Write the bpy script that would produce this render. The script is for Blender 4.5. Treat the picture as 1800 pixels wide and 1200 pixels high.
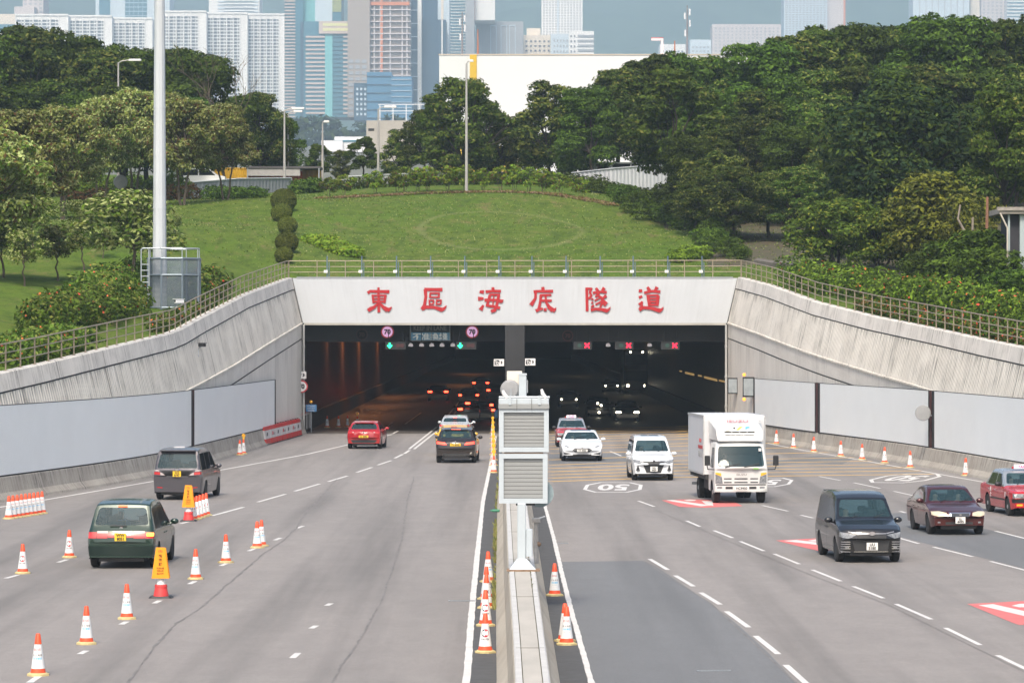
import bpy, bmesh, math, random
import numpy as np
from mathutils import Vector, Matrix, noise
for o in list(bpy.data.objects): bpy.data.objects.remove(o)
SC = bpy.context.scene
COL = SC.collection
R = random.Random(11)
PI = math.pi
rad = math.radians
# ---------------------------------------------------------------- camera, light, exposure
CH = 6.2                       # camera height above the road
cd = bpy.data.cameras.new('camera'); cam = bpy.data.objects.new('camera', cd); COL.objects.link(cam)
cam.location = (0, 0, CH); cam.rotation_euler = (rad(90), 0, 0)
cd.sensor_width = 36; cd.lens = 120; cd.shift_y = -0.01; cd.clip_start = 1; cd.clip_end = 20000
SC.camera = cam
W = bpy.data.worlds.new('World'); SC.world = W; W.use_nodes = True
nt = W.node_tree; bg = nt.nodes['Background']
sky = nt.nodes.new('ShaderNodeTexSky'); sky.sky_type = 'NISHITA'; sky.sun_disc = False
SUN_EL, SUN_ROT = 49, 190      # sun high, behind the camera and to the left, through thin cloud
sky.sun_elevation = rad(SUN_EL); sky.sun_rotation = rad(SUN_ROT); sky.air_density = 1.0; sky.dust_density = 5.0; sky.ozone_density = 1.0
nt.links.new(sky.outputs[0], bg.inputs[0]); bg.inputs[1].default_value = 0.128
ld = bpy.data.lights.new('sun', 'SUN'); ld.energy = 1.8; ld.angle = rad(12); ld.color = (1.0, 0.90, 0.76)
lo = bpy.data.objects.new('sun', ld); COL.objects.link(lo)
az = rad(SUN_ROT); el = rad(SUN_EL)
lo.rotation_euler = Vector((math.sin(az)*math.cos(el), math.cos(az)*math.cos(el), math.sin(el))).to_track_quat('Z', 'Y').to_euler()
SC.view_settings.view_transform = 'Standard'; SC.view_settings.look = 'None'; SC.view_settings.exposure = 0.8; SC.view_settings.gamma = 1
SC.cycles.volume_bounces = 1; SC.cycles.max_bounces = 6; SC.cycles.transparent_max_bounces = 12
SC.cycles.caustics_reflective = False; SC.cycles.caustics_refractive = False
SC.cycles.sample_clamp_indirect = 4

# ---------------------------------------------------------------- measuring helpers (photo measurements -> metres)
FP = 6000.0
def P(x, y, D): return Vector(((x-900)*D/FP, D, CH-(y-582)*D/FP))
def G(x, y, z=0.0):
    D = (CH-z)*FP/(y-582.0); return Vector(((x-900)*D/FP, D, z))
def lerp(a, b, t): return a+(b-a)*t
def tab(t, x):
    if x <= t[0][0]: i = 0
    elif x >= t[-1][0]: i = len(t)-2
    else:
        i = 0
        while t[i+1][0] < x: i += 1
    (x0, y0), (x1, y1) = t[i], t[i+1]
    return y0+(y1-y0)*(x-x0)/(x1-x0)
def tabs(t, x, w=8): return sum(tab(t, x+k*w/4) for k in range(-4, 5))/9
def tabc(t, x): return tab(t, min(max(x, t[0][0]), t[-1][0]))

# ---------------------------------------------------------------- materials
MATS = {}
def M(name, col, rough=0.6, metal=0.0, emit=None, es=1.0, var=0.0, vs=3.0, var2=None, coat=0.0, spec=None, bump=0.0, bs=20.0, stretch=(1, 1, 1)):
    if name in MATS: return MATS[name]
    m = bpy.data.materials.new(name); m.use_nodes = True; MATS[name] = m
    n = m.node_tree.nodes; l = m.node_tree.links; b = n['Principled BSDF']
    b.inputs['Base Color'].default_value = (*col, 1); b.inputs['Roughness'].default_value = rough
    b.inputs['Metallic'].default_value = metal; b.inputs['Coat Weight'].default_value = coat
    if spec is not None: b.inputs['Specular IOR Level'].default_value = spec
    if emit: b.inputs['Emission Color'].default_value = (*emit, 1); b.inputs['Emission Strength'].default_value = es
    if var or bump:
        tc = n.new('ShaderNodeTexCoord'); mp = n.new('ShaderNodeMapping'); mp.inputs['Scale'].default_value = stretch
        l.new(tc.outputs['Object'], mp.inputs[0])
    if var:
        t = n.new('ShaderNodeTexNoise'); t.inputs['Scale'].default_value = vs; t.inputs['Detail'].default_value = 5; t.inputs['Roughness'].default_value = .65
        l.new(mp.outputs[0], t.inputs['Vector'])
        r = n.new('ShaderNodeMapRange'); r.inputs[1].default_value = .3; r.inputs[2].default_value = .7
        l.new(t.outputs['Fac'], r.inputs[0])
        mx = n.new('ShaderNodeMix'); mx.data_type = 'RGBA'
        c2 = var2 if var2 else tuple(c*(1-var) for c in col)
        mx.inputs[6].default_value = (*col, 1); mx.inputs[7].default_value = (*c2, 1)
        l.new(r.outputs[0], mx.inputs[0]); l.new(mx.outputs[2], b.inputs['Base Color'])
    if bump:
        t2 = n.new('ShaderNodeTexNoise'); t2.inputs['Scale'].default_value = bs; t2.inputs['Detail'].default_value = 3
        l.new(mp.outputs[0], t2.inputs['Vector'])
        bu = n.new('ShaderNodeBump'); bu.inputs['Strength'].default_value = bump; bu.inputs['Distance'].default_value = .05
        l.new(t2.outputs['Fac'], bu.inputs['Height']); l.new(bu.outputs[0], b.inputs['Normal'])
    return m
def NT(m): return m.node_tree.nodes, m.node_tree.links
def node(m, t, **k):
    x = m.node_tree.nodes.new(t)
    for a, v in k.items(): setattr(x, a, v)
    return x
def math_n(m, op, a, b=None, c=None):
    x = node(m, 'ShaderNodeMath', operation=op)
    for i, v in enumerate((a, b, c)):
        if v is None: continue
        if hasattr(v, 'node'): m.node_tree.links.new(v, x.inputs[i])
        else: x.inputs[i].default_value = v
    return x.outputs[0]
def mixc(m, f, a, b):
    x = node(m, 'ShaderNodeMix'); x.data_type = 'RGBA'
    for i, v in ((0, f), (6, a), (7, b)):
        if hasattr(v, 'node'): m.node_tree.links.new(v, x.inputs[i])
        elif i == 0: x.inputs[0].default_value = v
        else: x.inputs[i].default_value = (*v, 1)
    return x.outputs[2]

# ---------------------------------------------------------------- mesh builder
class MB:
    def __init__(s): s.v = []; s.f = []; s.mi = []; s.uv = {}
    def add(s, vs, fs, mi=0):
        o = len(s.v); s.v += [tuple(v) for v in vs]; s.f += [tuple(i+o for i in f) for f in fs]; s.mi += [mi]*len(fs); return s
    def box(s, x0, x1, y0, y1, z0, z1, mi=0):
        return s.add([(x, y, z) for z in (z0, z1) for y in (y0, y1) for x in (x0, x1)],
                     [(0, 2, 3, 1), (4, 5, 7, 6), (0, 1, 5, 4), (2, 6, 7, 3), (0, 4, 6, 2), (1, 3, 7, 5)], mi)
    def bbox(s, x0, x1, y0, y1, z0, z1, b=.02, mi=0):
        """box with chamfered vertical edges and top rim"""
        p = [(x0+b, y0), (x1-b, y0), (x1, y0+b), (x1, y1-b), (x1-b, y1), (x0+b, y1), (x0, y1-b), (x0, y0+b)]
        cx, cy = (x0+x1)/2, (y0+y1)/2
        def ins(q): return (q[0]-math.copysign(b*.8, q[0]-cx), q[1]-math.copysign(b*.8, q[1]-cy))
        vs = [(x, y, z0) for x, y in p]+[(x, y, z1-b) for x, y in p]+[(*ins(q), z1) for q in p]
        fs = [(i, (i+1) % 8, 8+(i+1) % 8, 8+i) for i in range(8)]+[(8+i, 8+(i+1) % 8, 16+(i+1) % 8, 16+i) for i in range(8)]
        fs += [tuple(range(16, 24)), tuple(reversed(range(8)))]
        return s.add(vs, fs, mi)
    def tube(s, pts, rs, n=8, cap=True, mi=0):
        pts = [Vector(p) for p in pts]
        if not hasattr(rs, '__len__'): rs = [rs]*len(pts)
        vs = []; up = None
        for i, p in enumerate(pts):
            d = (pts[min(i+1, len(pts)-1)]-pts[max(i-1, 0)]).normalized()
            if up is None: up = Vector((0, 0, 1)) if abs(d.z) < .9 else Vector((1, 0, 0))
            a = d.cross(up).normalized(); b = a.cross(d).normalized(); up = b
            for k in range(n):
                t = 2*PI*k/n; vs.append(p+(a*math.cos(t)+b*math.sin(t))*rs[i])
        fs = [(i*n+k, i*n+(k+1) % n, (i+1)*n+(k+1) % n, (i+1)*n+k) for i in range(len(pts)-1) for k in range(n)]
        if cap: fs += [tuple(reversed(range(n))), tuple(range((len(pts)-1)*n, len(pts)*n))]
        return s.add(vs, fs, mi)
    def lathe(s, prof, n=16, c=(0, 0, 0), ax='z', mi=0, a0=0.0):
        vs = []
        for r, h in prof:
            for k in range(n):
                t = 2*PI*k/n+a0; a, b = r*math.cos(t), r*math.sin(t)
                v = {'z': (a, b, h), 'x': (h, a, b), 'y': (a, h, b)}[ax]
                vs.append((v[0]+c[0], v[1]+c[1], v[2]+c[2]))
        fs = [(i*n+k, i*n+(k+1) % n, (i+1)*n+(k+1) % n, (i+1)*n+k) for i in range(len(prof)-1) for k in range(n)]
        fs += [tuple(reversed(range(n))), tuple(range((len(prof)-1)*n, len(prof)*n))]
        return s.add(vs, fs, mi)
    def prism(s, poly, a0, a1, ax='y', mi=0):
        """2-D polygon extruded along an axis: ax='y' -> (x,z), 'x' -> (y,z), 'z' -> (x,y)"""
        f = {'y': lambda p, a: (p[0], a, p[1]), 'x': lambda p, a: (a, p[0], p[1]), 'z': lambda p, a: (p[0], p[1], a)}[ax]
        n = len(poly); vs = [f(p, a0) for p in poly]+[f(p, a1) for p in poly]
        fs = [(i, (i+1) % n, n+(i+1) % n, n+i) for i in range(n)]+[tuple(reversed(range(n))), tuple(range(n, 2*n))]
        return s.add(vs, fs, mi)
    def ring(s, rows, close=False, mi=0):
        """grid from rows of equal length"""
        n = len(rows[0]); vs = [v for r in rows for v in r]
        fs = [(i*n+k, i*n+k+1, (i+1)*n+k+1, (i+1)*n+k) for i in range(len(rows)-1) for k in range(n-1)]
        return s.add(vs, fs, mi)
    def ball(s, c, r, n=10, m=6, mi=0, sq=(1, 1, 1)):
        prof = [(max(1e-3, math.sin(PI*i/m))*r, -math.cos(PI*i/m)*r) for i in range(m+1)]
        o = len(s.v); s.lathe(prof, n, (0, 0, 0), 'z', mi)
        s.v[o:] = [(x*sq[0]+c[0], y*sq[1]+c[1], z*sq[2]+c[2]) for x, y, z in s.v[o:]]
        return s
    def build(s, name, mats, parent=None, smooth=False, fix=True, sharp=.6, uv=None):
        me = bpy.data.meshes.new(name); me.from_pydata(s.v, [], s.f)
        for m in (mats if isinstance(mats, (list, tuple)) else [mats]): me.materials.append(m)
        me.polygons.foreach_set('material_index', s.mi)
        if fix or smooth:
            bm = bmesh.new(); bm.from_mesh(me)
            if fix: bmesh.ops.recalc_face_normals(bm, faces=bm.faces)
            if smooth:
                for f in bm.faces: f.smooth = True
                bm.normal_update()
                for e in bm.edges:
                    if len(e.link_faces) == 2 and e.calc_face_angle(0) > sharp: e.smooth = False
            bm.to_mesh(me); bm.free()
        if uv:
            ul = me.uv_layers.new(name='UVMap')
            for li, lp in enumerate(me.loops): ul.data[li].uv = uv[lp.vertex_index]
        return link(me, name, parent)
def link(me, name, parent=None):
    o = bpy.data.objects.new(name, me); COL.objects.link(o)
    if parent: o.parent = parent
    return o
def tag(o, label=None, cat=None, group=None, kind=None):
    for k, v in (('label', label), ('category', cat), ('group', group), ('kind', kind)):
        if v: o[k] = v
    return o
def thing(name, label, cat, loc=(0, 0, 0), rz=0, group=None):
    o = bpy.data.objects.new(name, None); COL.objects.link(o); o.location = loc; o.rotation_euler = (0, 0, rz)
    return tag(o, label, cat, group)
def struct(o): o['kind'] = 'structure'; return o
def copy_tree(o, parent=None):
    c = o.copy(); COL.objects.link(c); c.parent = parent
    for ch in KIDS.get(o.name, o.children): copy_tree(ch, c)
    return c
KIDS = {}
def dup(proto, loc, rz, label, group=None, scale=None):
    c = copy_tree(proto); c.location = loc; c.rotation_euler = (0, 0, rz)
    if scale: c.scale = scale if hasattr(scale, '__len__') else (scale,)*3
    c['label'] = label
    if group: c['group'] = group
    return c
_tc = {}
def text_mesh(body, size, depth=.006, bold=0.0, sx=1.0, key=None):
    """lettering as a mesh centred on the origin, in the XZ plane, read from -Y"""
    k = (body, size, depth, bold, sx)
    if k in _tc: return _tc[k].copy()
    cu = bpy.data.curves.new('t', 'FONT'); cu.body = body; cu.size = size; cu.align_x = 'CENTER'; cu.align_y = 'CENTER'
    cu.extrude = depth/2; cu.offset = bold; cu.resolution_u = 3; cu.space_line = .95
    ob = bpy.data.objects.new('t', cu); COL.objects.link(ob)
    me = bpy.data.meshes.new_from_object(ob.evaluated_get(bpy.context.evaluated_depsgraph_get()))
    bpy.data.objects.remove(ob); bpy.data.curves.remove(cu)
    if len(me.vertices):
        xs = [v.co.x for v in me.vertices]; ys = [v.co.y for v in me.vertices]
        cx, cy = (min(xs)+max(xs))/2, (min(ys)+max(ys))/2
        me.transform(Matrix(((sx, 0, 0, -cx*sx), (0, 0, -1, 0), (0, 1, 0, -cy), (0, 0, 0, 1))))
    _tc[k] = me.copy()
    return me
def text(body, size, loc, mat, parent=None, depth=.006, bold=0.0, sx=1.0, rz=0, rx=0, name='lettering'):
    me = text_mesh(body, size, depth, bold, sx); me.name = name; me.materials.clear(); me.materials.append(mat)
    o = link(me, name, parent); o.location = loc; o.rotation_euler = (rx, 0, rz); return o

_ORD = 'first second third fourth fifth sixth seventh eighth ninth tenth eleventh twelfth thirteenth fourteenth fifteenth sixteenth seventeenth eighteenth'.split()
def nth(i): return _ORD[i]
WHITE = M('white_paint', (.74, .76, .78), .45, var=.06, vs=2)
BLACK = M('black_plastic', (.02, .02, .022), .5)
STEEL = M('galvanised_steel', (.36, .39, .42), .45, .5, var=.15, vs=6)
# ================================================================ SETTING
# ---- road material: worn pale asphalt with wheel tracks running along the lanes
def road_mat(name, c1, c2, dark):
    m = M(name, c1, .85); n, l = NT(m); b = n['Principled BSDF']
    tc = node(m, 'ShaderNodeTexCoord')
    def noi(scale, st, det=4, rough=.6):
        mp = node(m, 'ShaderNodeMapping'); mp.inputs['Scale'].default_value = st; l.new(tc.outputs['Object'], mp.inputs[0])
        t = node(m, 'ShaderNodeTexNoise'); t.inputs['Scale'].default_value = scale; t.inputs['Detail'].default_value = det; t.inputs['Roughness'].default_value = rough
        l.new(mp.outputs[0], t.inputs['Vector']); return t.outputs['Fac']
    def rng(x, a, c):
        r = node(m, 'ShaderNodeMapRange'); r.inputs[1].default_value = a; r.inputs[2].default_value = c; l.new(x, r.inputs[0]); return r.outputs[0]
    big = rng(noi(.09, (1, .25, 1), 4), .38, .62)
    track = rng(noi(.6, (1, .03, 1), 4, .55), .46, .68)
    fine = rng(noi(11, (1, .35, 1), 5, .85), .3, .7)
    blot = rng(noi(1.3, (1, .4, 1), 5, .75), .35, .75)
    c = mixc(m, big, c1, c2)
    c = mixc(m, math_n(m, 'MULTIPLY', track, .6), c, dark)
    c = mixc(m, math_n(m, 'MULTIPLY', blot, .3), c, dark)
    c = mixc(m, math_n(m, 'MULTIPLY', fine, .34), c, tuple(x*.5 for x in c1))
    l.new(c, b.inputs['Base Color'])
    bu = node(m, 'ShaderNodeBump'); bu.inputs['Strength'].default_value = .4; bu.inputs['Distance'].default_value = .02
    l.new(fine, bu.inputs['Height']); l.new(bu.outputs[0], b.inputs['Normal'])
    return m
ROAD = road_mat('worn_asphalt', (.29, .27, .258), (.24, .226, .217), (.098, .096, .093))
PATCH = road_mat('new_asphalt', (.185, .192, .20), (.155, .162, .17), (.11, .115, .12))
GUTTER = M('gutter_asphalt', (.085, .087, .09), .9, var=.35, vs=3)
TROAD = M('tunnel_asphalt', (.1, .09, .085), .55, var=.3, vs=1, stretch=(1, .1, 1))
LINE = M('road_paint', (.66, .66, .64), .7, var=.5, vs=2.2, var2=(.52, .51, .5))
YLINE = M('yellow_road_paint', (.66, .40, .08), .7, var=.4, vs=2.5, var2=(.42, .30, .14))
REDP = M('red_road_paint', (.62, .13, .13), .75, var=.25, vs=1.5, var2=(.5, .17, .16))

# ---- plan of the cut: barrier toe lines, wall feet and wall tops
XL = [(40, -36), (60, -32), (90, -25.5), (110, -21.2), (123.6, -18.5), (142.5, -15.35), (156, -14.4), (174.6, -13.7), (190.8, -13.07), (207, -12.45)]
XR = [(40, 27), (60, 25.6), (100, 22.9), (120, 21.6), (135.8, 20.4), (143, 19.77), (155, 18.9), (166.8, 17.6), (177, 15.95), (191.8, 14.2), (207, 12.85)]
def footL(D): return tabs(XL, D)-lerp(.55, .3, min(1, max(0, (D-160)/47)))
def footR(D): return tabs(XR, D)+lerp(.55, .25, min(1, max(0, (D-160)/47)))
ZLL = [(60, 1.2), (124, 1.6), (140, 2.5), (156, 3.45), (174, 4.5), (190, 5.6), (207, 6.72)]
ZLR = [(60, 1.2), (124, 1.9), (143, 2.85), (157, 3.55), (167, 4.1), (179, 4.9), (196, 6.1), (207, 6.75)]
CL = [(-400, 745), (-200, 703), (0, 655), (70, 640), (217, 605), (310, 583), (350, 560), (433, 517), (510, 488)]
CR = [(1300, 487), (1350, 500), (1433, 530), (1533, 555), (1633, 575), (1733, 597), (1800, 610), (2100, 675)]
_top = {}
def wtop(side, D):
    k = (side, round(D, 3))
    if k in _top: return _top[k]
    zl = tab(ZLL if side < 0 else ZLR, D); f = footL(D) if side < 0 else footR(D)
    DD = max(D, 112); z = 6.0
    ff = footL(DD) if side < 0 else footR(DD); zz = tab(ZLL if side < 0 else ZLR, DD)
    for _ in range(40):
        X = ff+side*.235*(z-zz); x = 900+FP*X/DD
        zn = CH-(tabc(CL if side < 0 else CR, x)-582)*DD/FP; z = .5*z+.5*zn
    if D < 112: z = max(z, zl+1.5)
    X = f+side*.235*(z-zl)
    _top[k] = (X, z); return X, z
DS = [60+4*i for i in range(26)]+[163+2*i for i in range(23)]   # 60..160, 163..207
DS = sorted(set([d for d in DS if d <= 206]+[207.0]))

# ---- road sheets
def sheet(name, poly, z, mat, parent=None, cuts=None):
    mb = MB(); mb.add([(x, y, z) for x, y in poly], [tuple(range(len(poly)))]); return mb.build(name, mat, parent)
rows = []
mb = MB()
road = None
ds = [-40, 0, 40]+DS
rows = [[(lerp(-38 if D < 60 else footL(D)-.05, 28 if D < 60 else footR(D)+.05, t), D, 0) for t in (0, .25, .5, .75, 1)] for D in ds]
mb.ring(rows); road = struct(mb.build('road', ROAD))
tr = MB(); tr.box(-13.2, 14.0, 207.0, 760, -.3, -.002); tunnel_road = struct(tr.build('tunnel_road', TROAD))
mk = MB()
def px_poly(pts, z=.004): return [tuple(G(x, y, 0).xy)+(z,) for x, y in pts]
def strip(name, pix, w, z, mat, par=road, jitter=0.0, world=False, step=None):
    pts = [Vector((p[0], p[1], 0)) if world else G(*p) for p in pix]
    if step:
        q = []
        for a, b in zip(pts[:-1], pts[1:]):
            n = max(1, int((b-a).length/step)); q += [a.lerp(b, i/n) for i in range(n)]
        pts = q+[pts[-1]]
    m = MB(); L = []; Rr = []
    for i, p in enumerate(pts):
        d = (pts[min(i+1, len(pts)-1)]-pts[max(i-1, 0)]).normalized(); nrm = Vector((-d.y, d.x, 0))
        ww = w/2*(1+R.uniform(-jitter, jitter)); w2 = w/2*(1+R.uniform(-jitter, jitter))
        L.append((p.x+nrm.x*ww, p.y+nrm.y*ww, z)); Rr.append((p.x-nrm.x*w2, p.y-nrm.y*w2, z))
    m.ring([L, Rr]); o = m.build(name, mat, par, fix=False)
    if o.data.polygons[0].normal.z < 0: o.data.flip_normals()
    return o
def dashes(name, segs, w=.15, mat=LINE, z=.0045):
    for a, b in segs: strip(name, [a, b], w, z, mat)
# asphalt patches
def pixsheet(name, pts, z, mat, par=road):
    m = MB(); m.add([(*G(x, y).xy, z) for x, y in pts], [tuple(range(len(pts)))]); o = m.build(name, mat, par, fix=False)
    if o.data.polygons[0].normal.z < 0: o.data.flip_normals()
    return o
pixsheet('asphalt_patch', [(982, 987), (1060, 986), (1132, 985), (1160, 1000), (1205, 1030), (1252, 1062), (1300, 1100), (1352, 1148), (1400, 1200), (1470, 1290), (1100, 1290), (1035, 1200), (1005, 1078)], .003, PATCH)
pixsheet('asphalt_patch', [(1545, 903), (1600, 900), (1700, 922), (1830, 951), (1830, 1006), (1742, 984), (1640, 958), (1585, 944)], .003, PATCH)
pixsheet('asphalt_patch', [(965, 797), (1030, 795), (1098, 797), (1104, 812), (1040, 818), (965, 816)], .003, PATCH)
pixsheet('asphalt_patch', [(1352, 812), (1440, 800), (1500, 806), (1480, 816), (1420, 812), (1360, 818)], .003, PATCH)
# gutters either side of the central barrier
def med(D):   # left toe, right toe of the central barrier
    return tab([(40, -.2), (60, -.27), (80, -.38), (125, -.54), (207, -.5)], D), tab([(40, .9), (60, .85), (80, .80), (125, .7), (207, .72)], D)
gl = []; gr = []
for D in range(40, 208, 6):
    a, b = med(D)
    lx = tab([(40, -.75), (60.3, -.74), (75, -.83), (93.5, -.90), (124.8, -1.0), (150, -.95), (207, -.9)], D)
    rx = tab([(40, 1.45), (61, 1.34), (75, 1.26), (86.3, 1.22), (99.7, 1.2), (119, 1.12), (150, 1.0), (207, 1.0)], D)
    gl.append(((lx, D, .002), (a+.02, D, .002))); gr.append(((b-.02, D, .002), (rx, D, .002)))
for g in (gl, gr):
    m = MB(); m.ring([[p[0] for p in g], [p[1] for p in g]]); o = m.build('gutter', GUTTER, road, fix=False)
    if o.data.polygons[0].normal.z < 0: o.data.flip_normals()
strip('edge_line', [(p[0][0]-.06, p[0][1]) for p in gl], .14, .0045, LINE, world=True, step=.6, jitter=.12)
strip('edge_line', [(p[1][0]+.06, p[1][1]) for p in gr], .11, .0045, LINE, world=True, step=.6, jitter=.2)
strip('edge_line', [(-420, 950), (-200, 920), (0, 891), (80, 878), (267, 846), (393, 825), (540, 798), (600, 784), (650, 772), (690, 763)], .16, .0045, LINE, step=2, jitter=.15)
strip('edge_line', [(1350, 779), (1400, 789), (1500, 806), (1600, 824), (1729, 847), (1830, 864), (2000, 893)], .14, .0045, LINE, step=2, jitter=.15)
# lane lines, left carriageway
dashes('lane_line', [((317, 920), (330, 917)), ((373, 906), (428, 891)), ((453, 882), (502, 868)), ((518, 863), (562, 850)), ((577, 846), (611, 836)), ((627, 830), (654, 821)), ((664, 817), (688, 809)), ((694, 805), (708, 798)), ((711, 797), (720, 791))], .14)
dl = [(719, 789), (738, 774), (757, 759), (768, 750)]
strip('double_line', dl, .13, .0045, LINE, step=2); strip('double_line', [(x+9, y) for x, y in dl], .13, .0045, LINE, step=2)
for a in ((0, 0), (9, 0)):
    strip('double_line', [(x+a[0], y) for x, y in ((770, 748), (782, 736), (797, 718), (812, 700), (830, 680))], .13, .001, LINE, par=tunnel_road, step=3)
strip('lane_line', [(690, 762), (700, 757)], .13, .0045, LINE); strip('lane_line', [(712, 745), (740, 725)], .13, .001, LINE, par=tunnel_road)
strip('lane_line', [(668, 757), (690, 742)], .13, .001, LINE, par=tunnel_road)
dashes('lane_line', [((140, 1149), (152, 1143)), ((213, 1097), (223, 1092)), ((271, 1060), (281, 1055)), ((333, 1026), (343, 1021)), ((388, 994), (398, 990)), ((437, 968), (447, 964)), ((483, 949), (493, 945)), ((522, 928), (533, 924)), ((52, 1199), (68, 1188)), ((10, 1016), (32, 1010)), ((102, 988), (118, 983)), ((574, 1064), (582, 1060)), ((547, 1104), (556, 1099)), ((514, 1156), (524, 1147))], .13)
# lane lines, right carriageway
dashes('lane_line', [((1142, 982), (1174, 1001)), ((1187, 1011), (1219, 1030)), ((1232, 1041), (1266, 1062)), ((1277, 1074), (1316, 1102)), ((1328, 1117), (1368, 1149)), ((1381, 1168), (1420, 1203))], .125)
dashes('lane_line', [((1122, 880), (1150, 890)), ((1207, 915), (1230, 925)), ((1255, 932), (1288, 945)), ((1301, 951), (1343, 968)), ((1361, 973), (1405, 991)), ((1428, 1001), (1478, 1021)), ((1500, 1030), (1553, 1051)), ((1575, 1061), (1637, 1088)), ((1662, 1103), (1723, 1133)), ((1753, 1151), (1830, 1188)),
    ((1340, 888), (1385, 898)), ((1408, 905), (1429, 910)), ((1580, 945), (1615, 955)), ((1641, 961), (1710, 978)), ((1741, 986), (1830, 1009)),
    ((1440, 837), (1477, 844)), ((1501, 848), (1547, 858)), ((1571, 863), (1607, 871)), ((1582, 898), (1592, 901)), ((1750, 933), (1830, 953)), ((1073, 793), (1092, 801)), ((1130, 820), (1150, 829))], .11)
# yellow slow-down bars
yb = []
D = 139.5; y = 846.0
ys = [846, 840, 834.5, 829, 823, 817, 808, 797, 789, 784.5, 777, 772, 768.5, 763.5, 760, 757, 754.5]
for y in ys:
    rt = y-13+(2 if y < 800 else 0)
    xr = min(1640, 1180+(rt-741)*5.1) if rt > 741 else 1180
    strip('slow_down_bar', [(966, y), (1190, y-7.5 if y > 800 else y-5), (max(xr, 1260), rt)], (.5 if y > 780 else .5), .005, YLINE, step=2, jitter=.25)
# numerals in a lozenge
def speed_mark(px, py, rz, sc=1.0):
    g = G(px, py); m = MB(); pts = []; a, b = 1.15*sc, 4.4*sc
    o8 = [(-a*.55, -b), (a*.55, -b), (a, -b*.45), (a, b*.45), (a*.55, b), (-a*.55, b), (-a, b*.45), (-a, -b*.45)]
    i8 = [(x*.87, y*.93) for x, y in o8]
    m.ring([[(*p, 0) for p in o8+o8[:1]], [(*p, 0) for p in i8+i8[:1]]])
    r = m.build('speed_marking', LINE, road, fix=False)
    if r.data.polygons[0].normal.z < 0: r.data.flip_normals()
    r.location = (g.x, g.y, .0045); r.rotation_euler = (0, 0, rz)
    t = text('50', 1.0, (0, 0, 0), LINE, r, depth=0, sx=1.25*sc, bold=.03, name='numerals'); t.rotation_euler = (rad(-90), 0, PI); t.scale = (1, 1, 7*sc)
speed_mark(1078, 856, -.05); speed_mark(1345, 847, -.12, .95); speed_mark(1592, 840, -.28, 1.05)
# red warning triangles
for red, wht in (([(1163, 879), (1215, 877), (1290, 881), (1305, 889), (1240, 892), (1195, 890.5)], [[(1171, 879.3), (1182, 878.3), (1250, 888), (1232, 889.5)], [(1233, 880), (1252, 881), (1254, 889), (1240, 886)], [(1202, 879), (1212, 877.7), (1224, 878.6), (1221, 880.2), (1208, 880.4)]]),
                 ([(1364, 949.5), (1470, 944), (1520, 962), (1440, 968), (1413, 962)], [[(1377, 950.3), (1400, 948.8), (1520, 963), (1500, 965)], [(1420, 950), (1436, 947.5), (1460, 948), (1450, 951), (1428, 951.5)]]),
                 ([(1700, 1061), (1800, 1056), (1880, 1052), (1870, 1095), (1792, 1098), (1785, 1096)], [[(1720, 1063.5), (1746, 1061.5), (1880, 1092), (1850, 1094)], [(1778, 1064.5), (1792, 1061), (1835, 1060), (1850, 1063), (1830, 1067), (1792, 1067)]])):
    pixsheet('warning_marking', red, .005, REDP)
    for w in wht: pixsheet('warning_marking', w, .0075, LINE)
# sealed cracks and joints
CR_M = M('crack_sealant', (.11, .105, .10), .8, var=.6, vs=1.2, var2=(.22, .21, .205))
def crack(pts, w):
    q = []
    for a, b in zip(pts[:-1], pts[1:]):
        n = max(2, int(abs(b[1]-a[1])/4)+1)
        q += [(lerp(a[0], b[0], i/n)+R.uniform(-1.2, 1.2), lerp(a[1], b[1], i/n)) for i in range(n)]
    strip('road_crack', q+[pts[-1]], w, .0055, CR_M, jitter=.7)
crack([(592, 842), (578, 857), (534, 905), (521, 927), (498, 950), (463, 973), (413, 1015), (350, 1070), (310, 1095), (268, 1140), (225, 1200)], .05)
crack([(728, 838), (716, 880), (706, 950), (690, 1000), (668, 1060), (628, 1130), (598, 1172), (575, 1215)], .04)
strip('road_joint', [(390, 940), (600, 936), (842, 955)], .02, .0055, CR_M); strip('road_joint', [(130, 1040), (330, 1042), (560, 1046)], .02, .0055, CR_M)
strip('road_joint', [(965, 921), (1100, 921), (1250, 935)], .02, .0055, CR_M); strip('road_joint', [(1130, 985), (1250, 1060), (1400, 1200)], .03, .0055, CR_M)
strip('road_joint', [(1150, 895), (1260, 942), (1420, 1008), (1560, 1062), (1800, 1180)], .02, .0055, CR_M)
IRON = M('cast_iron', (.13, .14, .16), .5, .6, var=.4, vs=8)
def grate(px, py, L, Wd, rz=0):
    g = G(px, py); t = thing('drain_grate', '', 'drain', (g.x, g.y, .006), rz); m = MB()
    m.box(-L/2, L/2, -Wd/2, -Wd/2+.03, 0, .012); m.box(-L/2, L/2, Wd/2-.03, Wd/2, 0, .012)
    m.box(-L/2, -L/2+.03, -Wd/2+.03, Wd/2-.03, 0, .012); m.box(L/2-.03, L/2, -Wd/2+.03, Wd/2-.03, 0, .012); m.build('frame', STEEL, t)
    m = MB(); k = -L/2+.05
    while k < L/2-.05: m.box(k, k+.03, -Wd/2+.03, Wd/2-.03, 0, .01); k += .06
    m.build('bars', IRON, t); return t
tag(grate(812, 1056, .62, .16), 'long iron drain grate in the road left of the median white line'); tag(grate(1255, 1179, .62, .12, .1), 'iron drain cover in the dark asphalt patch')
tag(grate(990, 955, .3, .1, 0), 'small iron drain cover just right of the median by the lamp post')
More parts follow.
